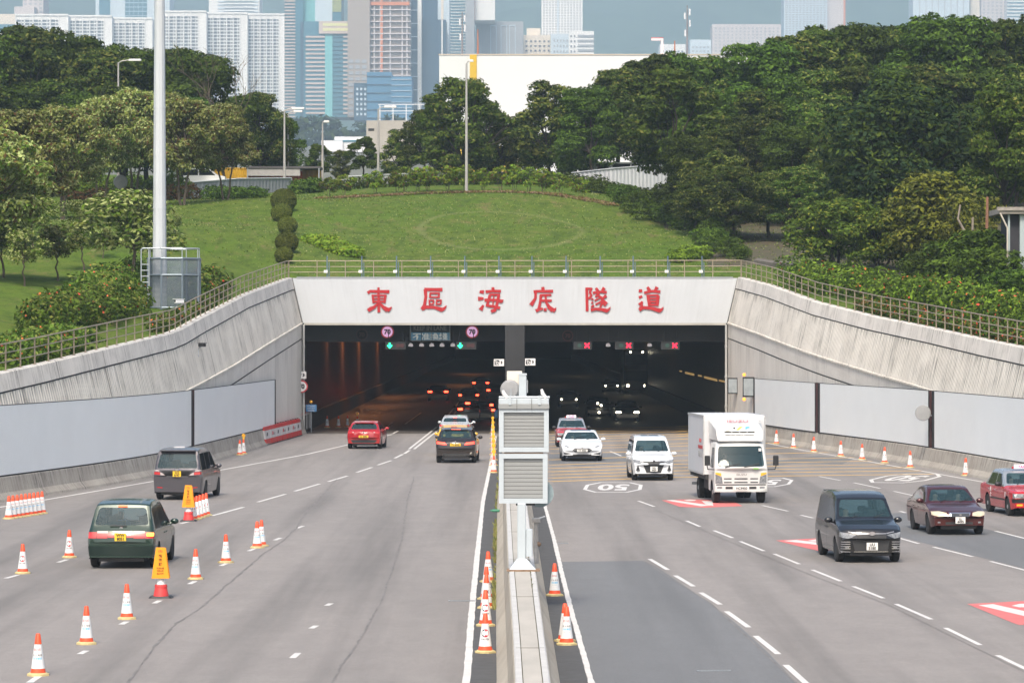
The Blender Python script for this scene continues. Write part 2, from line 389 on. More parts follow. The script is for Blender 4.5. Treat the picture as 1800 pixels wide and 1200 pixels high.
# grooved paving beside the left barrier
for i in range(17):
    y = 768+i*2.45; x0 = tab([(765, 545), (780, 470), (800, 425), (812, 385)], y)
    x1 = tab([(766, 640), (784, 600), (798, 530), (812, 450)], y)-4
    if x1 > x0+8: strip('grooved_strip', [(x0+6, y), (x1, y-1.5)], .09, .0035, M('groove', (.47, .46, .45), .9, var=.3, vs=4))

# ---- terrain: control heights joined by a smooth radial-basis surface
ctrl = []
for D in DS[::3]+[207]:
    for s in (-1, 1):
        X, z = wtop(s, D); ctrl.append((X, D, z-.35))
        if D < 150: ctrl.append((X+s*9, D+2, z+1.4)); ctrl.append((X+s*25, D+4, z+5))
for px, py, D in [(0, 560, 158), (0, 500, 176), (100, 482, 190), (200, 440, 203), (350, 405, 217), (450, 402, 222), (310, 376, 243), (470, 348, 252), (150, 372, 248), (0, 385, 240),
        (330, 349, 275), (500, 336, 292), (-200, 380, 240), (-300, 480, 190), (-200, 340, 290), (100, 345, 290), (230, 548, 170),
        (600, 446, 224), (900, 442, 226), (1180, 444, 226), (600, 402, 238), (900, 392, 244), (1150, 402, 240), (700, 352, 261), (900, 341, 264), (1050, 358, 261), (1180, 408, 246), (560, 350, 262),
        (900, 326, 282), (700, 330, 282), (1080, 328, 282), (900, 318, 305), (600, 326, 300), (1130, 322, 300),
        (1250, 455, 221), (1400, 470, 206), (1340, 438, 226), (1500, 468, 203), (1600, 500, 186), (1700, 500, 178), (1800, 510, 168), (1330, 400, 248), (1500, 410, 240), (1700, 420, 235), (1900, 430, 230), (1800, 350, 275),
        (1450, 345, 275), (2100, 480, 190), (2100, 350, 275)]:
    p = P(px, py, D); ctrl.append(tuple(p))
for x in (-42, -30, -15, 0, 15, 30, 42, 60): ctrl.append((x, 345, 21.2+abs(x)*.02))
for x in (-12, -8, -4, 0, 4, 8, 12.5): ctrl.append((x, 207.6, 9.12))
C = np.array(ctrl)
def kern(a, b): return np.sqrt(((a[:, None, :2]-b[None, :, :2])**2).sum(-1))
n_ = len(C); A = np.zeros((n_+3, n_+3)); A[:n_, :n_] = kern(C, C)+np.eye(n_)*.15
A[:n_, n_] = 1; A[:n_, n_+1:] = C[:, :2]; A[n_:, :n_] = A[:n_, n_:].T
WT = np.linalg.solve(A, np.concatenate([C[:, 2], [0, 0, 0]]))
def terr(pts):
    q = np.array(pts, dtype=float).reshape(-1, 2); q3 = np.concatenate([q, np.zeros((len(q), 1))], 1)
    return kern(q3, C)@WT[:n_]+WT[n_]+q@WT[n_+1:]
def TZ(x, y): return float(terr([(x, y)])[0])
def on_ground(px, py, D0=205, D1=330):
    D = D0
    while D < D1 and TZ((px-900)*D/FP, D) < CH-(py-582)*D/FP: D += .5
    X = (px-900)*D/FP; return Vector((X, D, TZ(X, D)))
def ground_at(px, D): X = (px-900)*D/FP; return Vector((X, D, TZ(X, D)))
GR = M('mown_grass', (.09, .15, .03), .95); n, l = NT(GR); b = n['Principled BSDF']; b.inputs['Specular IOR Level'].default_value = .1
tc = node(GR, 'ShaderNodeTexCoord')
def gn(scale, det, a, c, st=(1, 1, 1)):
    mp = node(GR, 'ShaderNodeMapping'); mp.inputs['Scale'].default_value = st; l.new(tc.outputs['Object'], mp.inputs[0])
    t = node(GR, 'ShaderNodeTexNoise'); t.inputs['Scale'].default_value = scale; t.inputs['Detail'].default_value = det; t.inputs['Roughness'].default_value = .7; l.new(mp.outputs[0], t.inputs['Vector'])
    r = node(GR, 'ShaderNodeMapRange'); r.inputs[1].default_value = a; r.inputs[2].default_value = c; l.new(t.outputs['Fac'], r.inputs[0]); return r.outputs[0]
c = mixc(GR, gn(.12, 4, .35, .65), (.092, .165, .018), (.13, .175, .030))
c = mixc(GR, gn(1.1, 5, .45, .7, (1, .45, 1)), c, (.048, .085, .014))
c = mixc(GR, math_n(GR, 'MULTIPLY', gn(.8, 6, .55, .70, (1, .3, 1)), .75), c, (.22, .165, .08))
c = mixc(GR, math_n(GR, 'MULTIPLY', gn(9, 3, .35, .75), .5), c, (.03, .06, .01))
# faint oval worn into the lawn
geo = node(GR, 'ShaderNodeSeparateXYZ'); l.new(tc.outputs['Object'], geo.inputs[0])
ox = math_n(GR, 'DIVIDE', math_n(GR, 'SUBTRACT', geo.outputs[0], -.75), 5.65); oy = math_n(GR, 'DIVIDE', math_n(GR, 'SUBTRACT', geo.outputs[1], 239.5), 12.2)
rr_ = math_n(GR, 'SQRT', math_n(GR, 'ADD', math_n(GR, 'MULTIPLY', ox, ox), math_n(GR, 'MULTIPLY', oy, oy)))
rg = math_n(GR, 'SUBTRACT', 1.0, math_n(GR, 'MINIMUM', 1.0, math_n(GR, 'MULTIPLY', math_n(GR, 'ABSOLUTE', math_n(GR, 'SUBTRACT', rr_, 1.0)), 15.0)))
c = mixc(GR, math_n(GR, 'MULTIPLY', rg, .5), c, (.20, .215, .09))
l.new(c, b.inputs['Base Color'])
bu = node(GR, 'ShaderNodeBump'); bu.inputs['Strength'].default_value = .6; bu.inputs['Distance'].default_value = .15; l.new(gn(5, 4, .2, .8), bu.inputs['Height']); l.new(bu.outputs[0], b.inputs['Normal'])
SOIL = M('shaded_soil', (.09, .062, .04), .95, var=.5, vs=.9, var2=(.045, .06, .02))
mb = MB(); W2 = []
for s in (-1, 1):
    rows = []
    for D in DS+[208.2]:
        X0 = wtop(s, min(D, 207))[0]; X0 += s*.05
        steps = [0, .4, 1, 2, 3.2, 4.6, 6.2, 8, 10, 12.5, 15.5, 19, 24, 30, 38, 50]
        xs = [X0+s*q for q in steps]; rows.append([(x, D, z) for x, z in zip(xs, terr([(x, D) for x in xs]))])
    mb.ring(rows)
XA, ZA = wtop(-1, 207); XB, ZB = wtop(1, 207)
xs = sorted(set([XA-.05-q for q in (0, .4, 1, 2, 3.2, 4.6, 6.2, 8, 10, 12.5, 15.5, 19, 24, 30, 38, 50)]+[XB+.05+q for q in (0, .4, 1, 2, 3.2, 4.6, 6.2, 8, 10, 12.5, 15.5, 19, 24, 30, 38, 50)]+[lerp(XA-.05, XB+.05, i/20) for i in range(1, 20)]))
rows = []
for D in [207.55, 208.2]+[208.2+2.4*i for i in range(1, 58)]+[345.3]:
    rows.append([(x, D, z) for x, z in zip(xs, terr([(x, D) for x in xs]))])
rows[0] = [(x, y, z) for x, y, z in rows[0] if True]
mb2 = MB(); mb2.ring(rows)
o = mb2.v; mb.add(mb2.v, mb2.f)
# soil under the wood on the right, grass elsewhere
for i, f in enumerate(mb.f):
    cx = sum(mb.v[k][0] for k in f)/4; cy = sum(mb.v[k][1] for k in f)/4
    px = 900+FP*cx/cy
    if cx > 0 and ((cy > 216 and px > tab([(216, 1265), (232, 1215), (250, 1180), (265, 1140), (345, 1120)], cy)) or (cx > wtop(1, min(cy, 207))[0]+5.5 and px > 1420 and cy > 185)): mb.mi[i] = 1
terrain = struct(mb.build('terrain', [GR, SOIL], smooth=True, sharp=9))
# dry brown strip of cut grass along the crest
DRY = M('dry_grass', (.20, .13, .07), .95, var=.5, vs=2, var2=(.1, .13, .04))
# far ground, hills
mb = MB(); rows = []
for D, z in ((345, 21.0), (500, 31), (800, 48), (1100, 64), (1500, 87), (2500, 142), (4700, 256), (4800, 245)):
    rows.append([(x, D, z) for x in (-1750, -400, -43-.06*(D-345), 0, 62+.06*(D-345), 400, 1750)])
mb.ring(rows); far_ground = struct(mb.build('ground', M('far_ground', (.16, .17, .14), .95, var=.4, vs=.02)))
HILL = M('wooded_hillside', (.06, .11, .065), .95, var=.6, vs=.012, var2=(.02, .055, .03))
mb = MB(); rows = []
for j in range(24):
    D = 4700+j*110; row = []
    for i in range(90):
        X = -1750+i*39.3; u = j/23
        e = 250+560*u**.9+(80*noise.noise(Vector((X*.0016, D*.001, 3)))+45*noise.noise(Vector((X*.006, D*.0045, 9)))+14*noise.noise(Vector((X*.026, D*.02, 5))))*min(1, u*3)
        row.append((X, D, e))
    rows.append(row)
mb.ring(rows); hills = struct(mb.build('hills', HILL, smooth=True, sharp=9))
# ================================================================ TUNNEL PORTAL, WALLS, BARRIERS
def concrete(name, c1, c2, stain, ribs=0.0, streak=1.0, top=.75):
    """weathered concrete; U runs along the wall in metres, V from foot (0) to top (1)"""
    m = M(name, c1, .88); n, l = NT(m); b = n['Principled BSDF']; b.inputs['Specular IOR Level'].default_value = .2
    tc = node(m, 'ShaderNodeTexCoord')
    def noi(scale, st, det, a, c, rough=.6):
        mp = node(m, 'ShaderNodeMapping'); mp.inputs['Scale'].default_value = st; l.new(tc.outputs['UV'], mp.inputs[0])
        t = node(m, 'ShaderNodeTexNoise'); t.inputs['Scale'].default_value = scale; t.inputs['Detail'].default_value = det; t.inputs['Roughness'].default_value = rough; l.new(mp.outputs[0], t.inputs['Vector'])
        r = node(m, 'ShaderNodeMapRange'); r.inputs[1].default_value = a; r.inputs[2].default_value = c; l.new(t.outputs['Fac'], r.inputs[0]); return r.outputs[0]
    c = mixc(m, noi(.35, (1, 2, 1), 4, .35, .65), c1, c2)
    st = noi(5.5, (1, .10, 1), 6, .46, .60, .75)                      # narrow runs of dirt
    st2 = noi(.38, (1, 2.6, 1), 5, .42, .66)                            # where they gather
    uvs = node(m, 'ShaderNodeSeparateXYZ'); l.new(tc.outputs['UV'], uvs.inputs[0])
    edge = node(m, 'ShaderNodeMapRange'); edge.inputs[1].default_value = top; edge.inputs[2].default_value = 1.0; l.new(uvs.outputs[1], edge.inputs[0])
    f = math_n(m, 'MULTIPLY', st, math_n(m, 'ADD', .06, math_n(m, 'MULTIPLY', math_n(m, 'MAXIMUM', st2, edge.outputs[0]), .94)))
    c = mixc(m, math_n(m, 'MULTIPLY', f, .85*streak), c, stain)
    fine = noi(14, (1, .05, 1), 3, .35, .7)
    c = mixc(m, math_n(m, 'MULTIPLY', fine, .1), c, stain)
    l.new(c, b.inputs['Base Color'])
    if ribs:
        w = node(m, 'ShaderNodeTexWave', bands_direction='X'); w.inputs['Scale'].default_value = ribs; w.inputs['Distortion'].default_value = .3
        l.new(tc.outputs['UV'], w.inputs['Vector'])
        bu = node(m, 'ShaderNodeBump'); bu.inputs['Strength'].default_value = .8; bu.inputs['Distance'].default_value = .06
        l.new(w.outputs['Fac'], bu.inputs['Height']); l.new(bu.outputs[0], b.inputs['Normal'])
    return m
C_UP = concrete('ribbed_concrete', (.80, .765, .69), (.68, .645, .58), (.10, .095, .085), ribs=1.1)
C_CAP = concrete('coping_concrete', (.74, .71, .66), (.62, .60, .56), (.09, .085, .08), top=.2)
C_LOW = concrete('lower_concrete', (.72, .70, .65), (.64, .615, .57), (.18, .17, .16), streak=.4)
C_BAR = concrete('barrier_concrete', (.46, .43, .38), (.36, .33, .29), (.09, .08, .07), streak=.9, top=.4)
C_LIN = concrete('lintel_concrete', (.50, .53, .56), (.46, .49, .52), (.26, .26, .26), streak=.22, top=.85)
C_MED = concrete('median_concrete', (.50, .46, .39), (.40, .36, .30), (.17, .15, .12), streak=.45, top=.9)
def swept(name, prof, stations, mat, parent, uvx=None):
    """prof: list of functions D -> (x, z); a surface swept along the stations with U in metres and V across"""
    mb = MB(); uv = []; rows = []; u = 0; last = None
    for D in stations:
        r = []; pts = [f(D) for f in prof]; L = [0]
        for a, b in zip(pts[:-1], pts[1:]): L.append(L[-1]+math.dist(a, b)+1e-6)
        if last is not None: u += math.dist((pts[0][0], D), last)
        last = (pts[0][0], D)
        for (x, z), q in zip(pts, L): r.append((x, D, z)); uv.append((u, q/L[-1]))
        rows.append(r)
    mb.ring(rows); return mb.build(name, mat, parent, uv=uv)
for s, nm, foot, zl, X in ((-1, 'left', footL, ZLL, XL), (1, 'right', footR, ZLR, XR)):
    side = 'left' if s < 0 else 'right'
    w = thing('retaining_wall', 'dirt-streaked sloping concrete retaining wall, '+('with the high mast above it' if s < 0 else 'with the round mirror on its foot'), 'wall', (0, 0, 0))
    st = DS
    def low(D): return tab(zl, D)
    def tp(D): return wtop(s, D)
    def cap0(D):
        X1, z1 = tp(D); f = foot(D); z0 = low(D); t = max(.1, 1-.75/max(.8, z1-z0)); return (lerp(f, X1, t), lerp(z0, z1, t))
    g0 = lambda D: (foot(D), max(.3, low(D)-1.02))
    swept('lower_wall', [lambda D: (foot(D), -.2), g0], st, C_LOW, w)
    swept('groove', [g0, lambda D: (foot(D)+s*.05, g0(D)[1]+.01), lambda D: (foot(D)+s*.05, g0(D)[1]+.07), lambda D: (foot(D), g0(D)[1]+.08)], st, M('groove_shadow', (.09, .09, .088), .9), w)
    swept('middle_wall', [lambda D: (foot(D), g0(D)[1]+.08), lambda D: (foot(D), low(D)-.13)], st, C_LOW, w)
    swept('ledge', [lambda D: (foot(D), low(D)-.13), lambda D: (foot(D)-s*.07, low(D)-.11), lambda D: (foot(D)-s*.07, low(D)-.02), lambda D: (foot(D)+s*.01, low(D))], st, C_UP, w)
    swept('sloped_wall', [lambda D: (foot(D)+s*.01, low(D)), cap0], st, C_UP, w)
    swept('groove', [cap0, lambda D: (cap0(D)[0]+s*.05, cap0(D)[1]+.01), lambda D: (cap0(D)[0]+s*.05, cap0(D)[1]+.06), lambda D: (cap0(D)[0]-s*.01, cap0(D)[1]+.07)], st, M('groove_shadow', (.1, .1, .1)), w)
    swept('coping', [lambda D: (cap0(D)[0]-s*.01, cap0(D)[1]+.07), lambda D: (tp(D)[0]-s*.05, tp(D)[1]-.04), lambda D: (tp(D)[0], tp(D)[1]), lambda D: (tp(D)[0]+s*.32, tp(D)[1]), lambda D: (tp(D)[0]+s*.36, tp(D)[1]-.9)], st, C_CAP, w)
    # joints between wall pours
    jm = MB()
    for D in list(range(128, 207, 13)):
        for a, b, off in (((foot(D), -.1), (foot(D), low(D)-.14), 0), ((foot(D)+s*.01, low(D)+.01), cap0(D), 0), ((cap0(D)[0]-s*.01, cap0(D)[1]+.08), (tp(D)[0]-s*.05, tp(D)[1]-.05), 0)):
            jm.add([(a[0]-s*.006, D, a[1]), (a[0]-s*.006, D+.09, a[1]), (b[0]-s*.006, D+.09, b[1]), (b[0]-s*.006, D, b[1])], [(0, 1, 2, 3)])
    jm.build('joint', M('groove_shadow', (.1, .1, .1)), w)
    # safety-profile road barrier
    b = thing('road_barrier', 'stained concrete safety barrier along the road edge under the '+('two' if s < 0 else 'three')+' white boards', 'barrier', (0, 0, 0))
    X0 = lambda D: tabs(X, D)
    lim = lambda D, q: (X0(D)+s*min(q, abs(foot(D)-X0(D))*q/.55), 0)[0]
    mt = [d for d in st]
    swept('barrier_face', [lambda D: (lim(D, 0), 0), lambda D: (lim(D, .03), .09), lambda D: (lim(D, .2), .3), lambda D: (lim(D, .33), .84), lambda D: (lim(D, .36), .87), lambda D: (lim(D, .53), .87)], mt, C_BAR, b)
    jm = MB()
    for k in range(46):
        D = 64+k*3.05
        pr = [(lim(D, 0), 0), (lim(D, .03), .09), (lim(D, .2), .3), (lim(D, .33), .84)]
        for a, c in zip(pr[:-1], pr[1:]):
            jm.add([(a[0]-s*.006, D, a[1]+.004), (a[0]-s*.006, D+.03, a[1]+.004), (c[0]-s*.006, D+.03, c[1]+.004), (c[0]-s*.006, D, c[1]+.004)], [(0, 1, 2, 3)])
    jm.build('joint', M('groove_shadow', (.1, .1, .1)), b)
# ---- white boards
BOARD = M('board_white', (.90, .94, .95), .4, var=.05, vs=.6)
FRAME = M('dark_frame', (.010, .010, .012), .7); REDF = M('maroon_frame', (.035, .008, .01), .7)
def board(s, D0, D1, label, zb=.93, zt=3.47):
    foot = footL if s < 0 else footR
    base = Vector((foot(D0)-s*.18, D0, 0)); t = thing('blank_billboard', label, 'billboard', tuple(base), 0, group='white boards along the retaining walls')
    n = max(2, int((D1-D0)/3)); dd = [lerp(D0, D1, i/n) for i in range(n+1)]
    def slab(name, ds, o0, o1, z0, z1, mat):
        m = MB()
        m.ring([[(foot(D)-s*o-base.x, D-base.y, z) for o, z in ((o0, z0), (o1, z0), (o1, z1), (o0, z1), (o0, z0))] for D in ds])
        k = len(ds)*5
        m.f.append((0, 1, 2, 3)); m.f.append((k-5, k-4, k-3, k-2)); m.mi += [0, 0]
        return m.build(name, mat, t)
    slab('panel', dd, .12, .19, zb, zt, BOARD)
    slab('frame', [D0]+dd[1:-1]+[D1], .13, .185, zb-.06, zb-.003, FRAME); slab('frame', dd, .13, .185, zt+.003, zt+.03, FRAME)
    slab('frame', [D1+.004, D1+.5], .05, .19, zb-.06, zt+.03, FRAME); slab('frame', [D0-.2, D0-.004], .05, .19, zb-.06, zt+.03, FRAME)
    slab('edge_strip', [D0-.26, D0-.204], .08, .185, zb-.03, zt, REDF)
    slab('brackets', dd, .03, .117, lerp(zb, zt, .3), lerp(zb, zt, .36), FRAME)
    return t
board(-1, 112, 157.2, 'long blank white board on the wall beyond the grey van')
board(-1, 158.2, 190.8, 'shorter blank white board below the high mast, close to the red and white barriers')
board(1, 179.6, 196.2, 'blank white board behind the truck, next to the glazed cabinets')
board(1, 156.3, 178.4, 'blank white board between the truck and the round traffic mirror')
board(1, 112, 155.0, 'blank white board beyond the round traffic mirror, running out of view')
# ---- portal lintel
lt = thing('tunnel_lintel', 'pale concrete lintel over the tunnel mouth carrying six red characters', 'lintel', (0, 207, 0))
zt, zb = 9.42, 6.70
Xa, _ = wtop(-1, 207); Xb, _ = wtop(1, 207)
xa0, xb0 = footL(207)+.03, footR(207)-.03; xa1, xb1 = Xa+.03, Xb-.03
mb = MB(); uvl = []
N = 24
rows = []
for i in range(N+1):
    t = i/N
    p = [(lerp(xa0, xb0, t), 0, zb), (lerp(xa1, xb1, t), .0, zt), (lerp(xa1, xb1, t), .55, zt), (lerp(xa0, xb0, t), .9, zb)]
    rows.append(p); uvl += [(t*26, 0), (t*26, 1), (t*26, 1), (t*26, 0)]
mb.ring(rows); mb.build('beam', C_LIN, lt, uv=uvl)
m = MB(); m.box(xa0+.1, xb0-.1, -.05, .95, zb-.13, zb-.003); m.build('drip_edge', M('cream_edge', (.42, .41, .37), .8, var=.3, vs=1), lt)
m = MB(); m.box(xa1+.3, xb1-.3, -.03, .0-.003, zt-.01, zt+.07); m.build('capping', STEEL, lt)
m = MB()
for s, x0, x1 in ((-1, xa0, xa1), (1, xb0, xb1)): m.add([(x0-s*.05, -.012, zb), (x0+s*.05, -.012, zb), (x1+s*.05, -.012, zt), (x1-s*.05, -.012, zt)], [(0, 1, 2, 3)])
m.build('joint', M('groove_shadow', (.1, .1, .1)), lt)
# the six characters, brush strokes as raised red pieces
REDC = M('red_lettering', (.36, .005, .01), .6)
S_ = {
'東': [([(227, 97), (228, 200), (232, 378)], [26, 28, 34]), ([(105, 160), (135, 140), (240, 143), (350, 145)], [36, 32, 32, 38]), ([(160, 180), (172, 276)], 26), ([(308, 180), (292, 274)], 28), ([(150, 188), (312, 188)], 20), ([(165, 222), (300, 222)], 14), ([(160, 258), (300, 256)], 24), ([(222, 275), (180, 318), (140, 338), (108, 358)], [22, 34, 44, 40]), ([(242, 275), (285, 322), (330, 352)], [22, 38, 56]), ([(325, 356), (352, 342), (378, 318)], [46, 34, 6])],
'區': [([(745, 120), (850, 120), (950, 122)], [38, 34, 40]), ([(755, 118), (762, 200), (748, 290), (725, 345)], [40, 32, 34, 50]), ([(715, 342), (760, 318), (860, 322), (945, 350)], [40, 40, 34, 50]), ([(935, 352), (970, 335), (996, 302)], [44, 34, 5]), ([(805, 162), (920, 162)], 20), ([(812, 162), (808, 212)], 20), ([(911, 162), (909, 212)], 22), ([(803, 207), (916, 207)], 18), ([(792, 242), (855, 242)], 16), ([(800, 242), (805, 288)], 18), ([(850, 242), (846, 288)], 18), ([(796, 285), (850, 285)], 16), ([(880, 242), (942, 242)], 16), ([(887, 242), (880, 290)], 18), ([(935, 242), (928, 290)], 18), ([(878, 286), (932, 286)], 16)],
'海': [([(1370, 145), (1418, 150)], [26, 44]), ([(1352, 225), (1415, 222)], [48, 26]), ([(1380, 352), (1412, 298)], [48, 22]), ([(1520, 95), (1522, 142)], 34), ([(1438, 146), (1520, 138), (1610, 140)], [34, 28, 34]), ([(1482, 178), (1600, 178)], 24), ([(1488, 180), (1452, 310)], 32), ([(1588, 180), (1560, 312)], 32), ([(1425, 240), (1560, 238), (1622, 256)], [34, 26, 44]), ([(1615, 258), (1640, 234)], [36, 4]), ([(1450, 304), (1520, 310), (1600, 330)], [26, 28, 34]), ([(1532, 180), (1518, 312)], 14), ([(1560, 312), (1540, 355), (1498, 368)], [32, 40, 36])],
'底': [([(283, 92), (290, 138)], [34, 40]), ([(180, 146), (210, 140), (400, 140)], [34, 28, 34]), ([(205, 140), (200, 220), (150, 298)], [30, 30, 46]), ([(250, 184), (380, 182)], 24), ([(262, 185), (255, 260), (240, 335)], [34, 28, 34]), ([(250, 246), (385, 246)], 26), ([(314, 185), (322, 265), (355, 320), (400, 358)], [24, 26, 42, 54]), ([(395, 362), (418, 350), (436, 324)], [44, 30, 5]), ([(205, 362), (245, 345), (285, 335)], [38, 30, 24]), ([(310, 330), (312, 364)], 34)],
'隧': [([(780, 98), (785, 366)], 32), ([(775, 110), (835, 110)], 24), ([(835, 102), (815, 155)], 26), ([(812, 152), (835, 186)], 22), ([(835, 182), (806, 228)], 26), ([(885, 102), (905, 138)], [26, 38]), ([(978, 100), (952, 138)], [38, 26]), ([(848, 160), (930, 146), (1006, 152)], [30, 24, 32]), ([(925, 150), (880, 205)], [28, 24]), ([(900, 180), (948, 215), (955, 270), (930, 322)], [24, 28, 30, 20]), ([(930, 212), (868, 248)], 18), ([(945, 255), (880, 290)], 20), ([(1000, 188), (952, 228)], [36, 22]), ([(955, 240), (1010, 282)], [34, 28]), ([(962, 258), (990, 306)], [28, 22]), ([(836, 222), (852, 238)], 20), ([(832, 265), (852, 272)], 22), ([(830, 320), (862, 298)], 22), ([(826, 352), (880, 340), (950, 346), (1015, 362)], [36, 32, 34, 46]), ([(1005, 362), (1030, 345), (1047, 318)], [40, 26, 5])],
'道': [([(1388, 118), (1388, 152)], [38, 42]), ([(1370, 212), (1408, 196)], [34, 24]), ([(1370, 292), (1412, 258)], [30, 24]), ([(1402, 258), (1405, 300), (1378, 332)], [24, 22, 24]), ([(1465, 92), (1490, 132)], [28, 40]), ([(1575, 92), (1552, 132)], [40, 28]), ([(1428, 158), (1520, 138), (1612, 146)], [30, 28, 32]), ([(1455, 188), (1592, 186)], 22), ([(1472, 188), (1490, 306)], 36), ([(1588, 188), (1573, 306)], 36), ([(1490, 222), (1580, 222)], 22), ([(1490, 257), (1580, 257)], 22), ([(1490, 292), (1580, 292)], 26), ([(1372, 352), (1420, 324), (1510, 332), (1610, 360)], [40, 34, 36, 48]), ([(1600, 362), (1628, 345), (1647, 318)], [42, 28, 5])]}
def to_w(p, org): return ((org+p[0]/6.4286-900)*207/FP, CH-(490+p[1]/6.4286-582)*207/FP)
for ci, (ch, strokes) in enumerate(S_.items()):
    m = MB(); org = 630 if ci < 3 else 910; k = 0
    for pts, w in strokes:
        pts = [Vector(to_w(p, org)) for p in pts]; w = (w if isinstance(w, list) else [w]*len(pts))
        if len(w) < len(pts): w = w+[w[-1]]*(len(pts)-len(w))
        w = [q/6.4286*.0345/2 for q in w]; A = []; B = []
        for i, p in enumerate(pts):
            d = (pts[min(i+1, len(pts)-1)]-pts[max(0, i-1)]).normalized(); nn = Vector((-d.y, d.x))
            A.append(p+nn*w[i]); B.append(p-nn*w[i])
        for i in range(len(pts)-1):
            q = [A[i], A[i+1], B[i+1], B[i]]; ar = sum(q[a].x*q[(a+1) % 4].y-q[(a+1) % 4].x*q[a].y for a in range(4))
            if ar < 0: q.reverse()
            m.prism([tuple(v) for v in q], -.05-.0022*k, -.001)
            k += 1
    o = m.build('character', REDC, lt)
# ---- tunnel box
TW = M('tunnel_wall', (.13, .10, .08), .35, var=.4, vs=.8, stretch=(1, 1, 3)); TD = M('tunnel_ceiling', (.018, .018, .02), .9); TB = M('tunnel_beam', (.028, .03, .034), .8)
tn = thing('road_tunnel', 'two dark tunnel tubes behind the portal, divided by a central pier', 'tunnel', (0, 0, 0))
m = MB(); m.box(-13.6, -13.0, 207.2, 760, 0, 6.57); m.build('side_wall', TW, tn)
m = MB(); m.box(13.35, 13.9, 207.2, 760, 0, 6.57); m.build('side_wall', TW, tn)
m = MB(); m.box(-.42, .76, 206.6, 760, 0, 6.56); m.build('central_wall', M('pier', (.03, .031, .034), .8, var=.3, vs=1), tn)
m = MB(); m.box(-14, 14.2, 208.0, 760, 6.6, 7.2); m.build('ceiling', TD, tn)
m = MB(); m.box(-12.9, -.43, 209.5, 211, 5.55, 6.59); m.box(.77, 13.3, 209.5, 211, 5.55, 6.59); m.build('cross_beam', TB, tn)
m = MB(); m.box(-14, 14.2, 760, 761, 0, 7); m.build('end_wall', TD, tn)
for s in (-1, 1):
    m = MB(); a, b = (-13.0, -12.72) if s < 0 else (13.07, 13.35)
    m.box(a, b, 207.3, 760, 0, 1.0); m.build('wall_plinth', M('plinth', (.15, .14, .13), .8, var=.3), tn)
    x = footL(207)+.02 if s < 0 else footR(207)-.02
    m = MB(); m.tube([(x-s*.1, 206.9, 0), (x-s*.1, 206.9, 6.6)], .07, 8)
    for z in (1.6, 3.4, 5.2): m.tube([(x-s*.1, 206.9, z), (x-s*.1, 206.9, z+.12)], .1, 8)
    m.build('drainpipe', M('grey_pipe', (.4, .41, .4), .6), tn)
GLINT = M('headlight_glint', (.8, .6, .3), .4, emit=(1, .62, .22), es=.2)  # added glowing strips, standing in for headlights reflected along the tunnel walls
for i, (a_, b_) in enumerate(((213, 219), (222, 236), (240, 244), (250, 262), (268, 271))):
    m = MB(); m.box(13.28, 13.345, a_, b_, 3.0-.05*(i % 2), 3.09); m.build('glint_strip', GLINT, tn)
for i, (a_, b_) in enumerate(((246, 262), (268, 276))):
    m = MB(); m.box(.765, .80, a_, b_, 3.3, 3.37); m.build('glint_strip', GLINT, tn)
# sodium lamps deep inside the left tube, pale lamps in the right one
SOD = M('sodium_lamp', (1, .5, .15), .4, emit=(1, .30, .05), es=6); PAL = M('tunnel_lamp', (1, .9, .7), .4, emit=(1, .75, .4), es=5)
def tunnel_lamp(x, y, z, mat, col, e, k):
    t = thing('tunnel_lamp', k, 'lamp', (x, y, z), group='lamps on the tunnel ceilings'); m = MB(); m.box(-.35, .35, -.5, .5, -.12, 0); m.build('housing', TB, t)
    m = MB(); m.box(-.28, .28, -.42, .42, -.15, -.122); m.build('diffuser', mat, t)
    if e:
        ld = bpy.data.lights.new('lamp_light', 'AREA'); ld.energy = e; ld.color = col; ld.size = .5; lo = bpy.data.objects.new('lamp_light', ld); COL.objects.link(lo); lo.location = (0, 0, -.18); lo.parent = t
for i, (x, y, e) in enumerate(((-11.4, 240, 45), (-11.4, 262, 120), (-11.4, 290, 130), (-11.4, 330, 130), (-6, 400, 110), (-6, 500, 110))):
    tunnel_lamp(x, y, 6.58, SOD, (1, .33, .08), e, nth(i)+' dim orange ceiling lamp into the tube on the high mast side')
for i, (x, y, e) in enumerate(((11.5, 285, 14), (11.5, 340, 24), (4, 400, 26), (9.5, 480, 30))):
    tunnel_lamp(x, y, 6.58, PAL, (1, .72, .4), e, nth(i)+' dim yellow ceiling lamp into the tube on the mirror side')
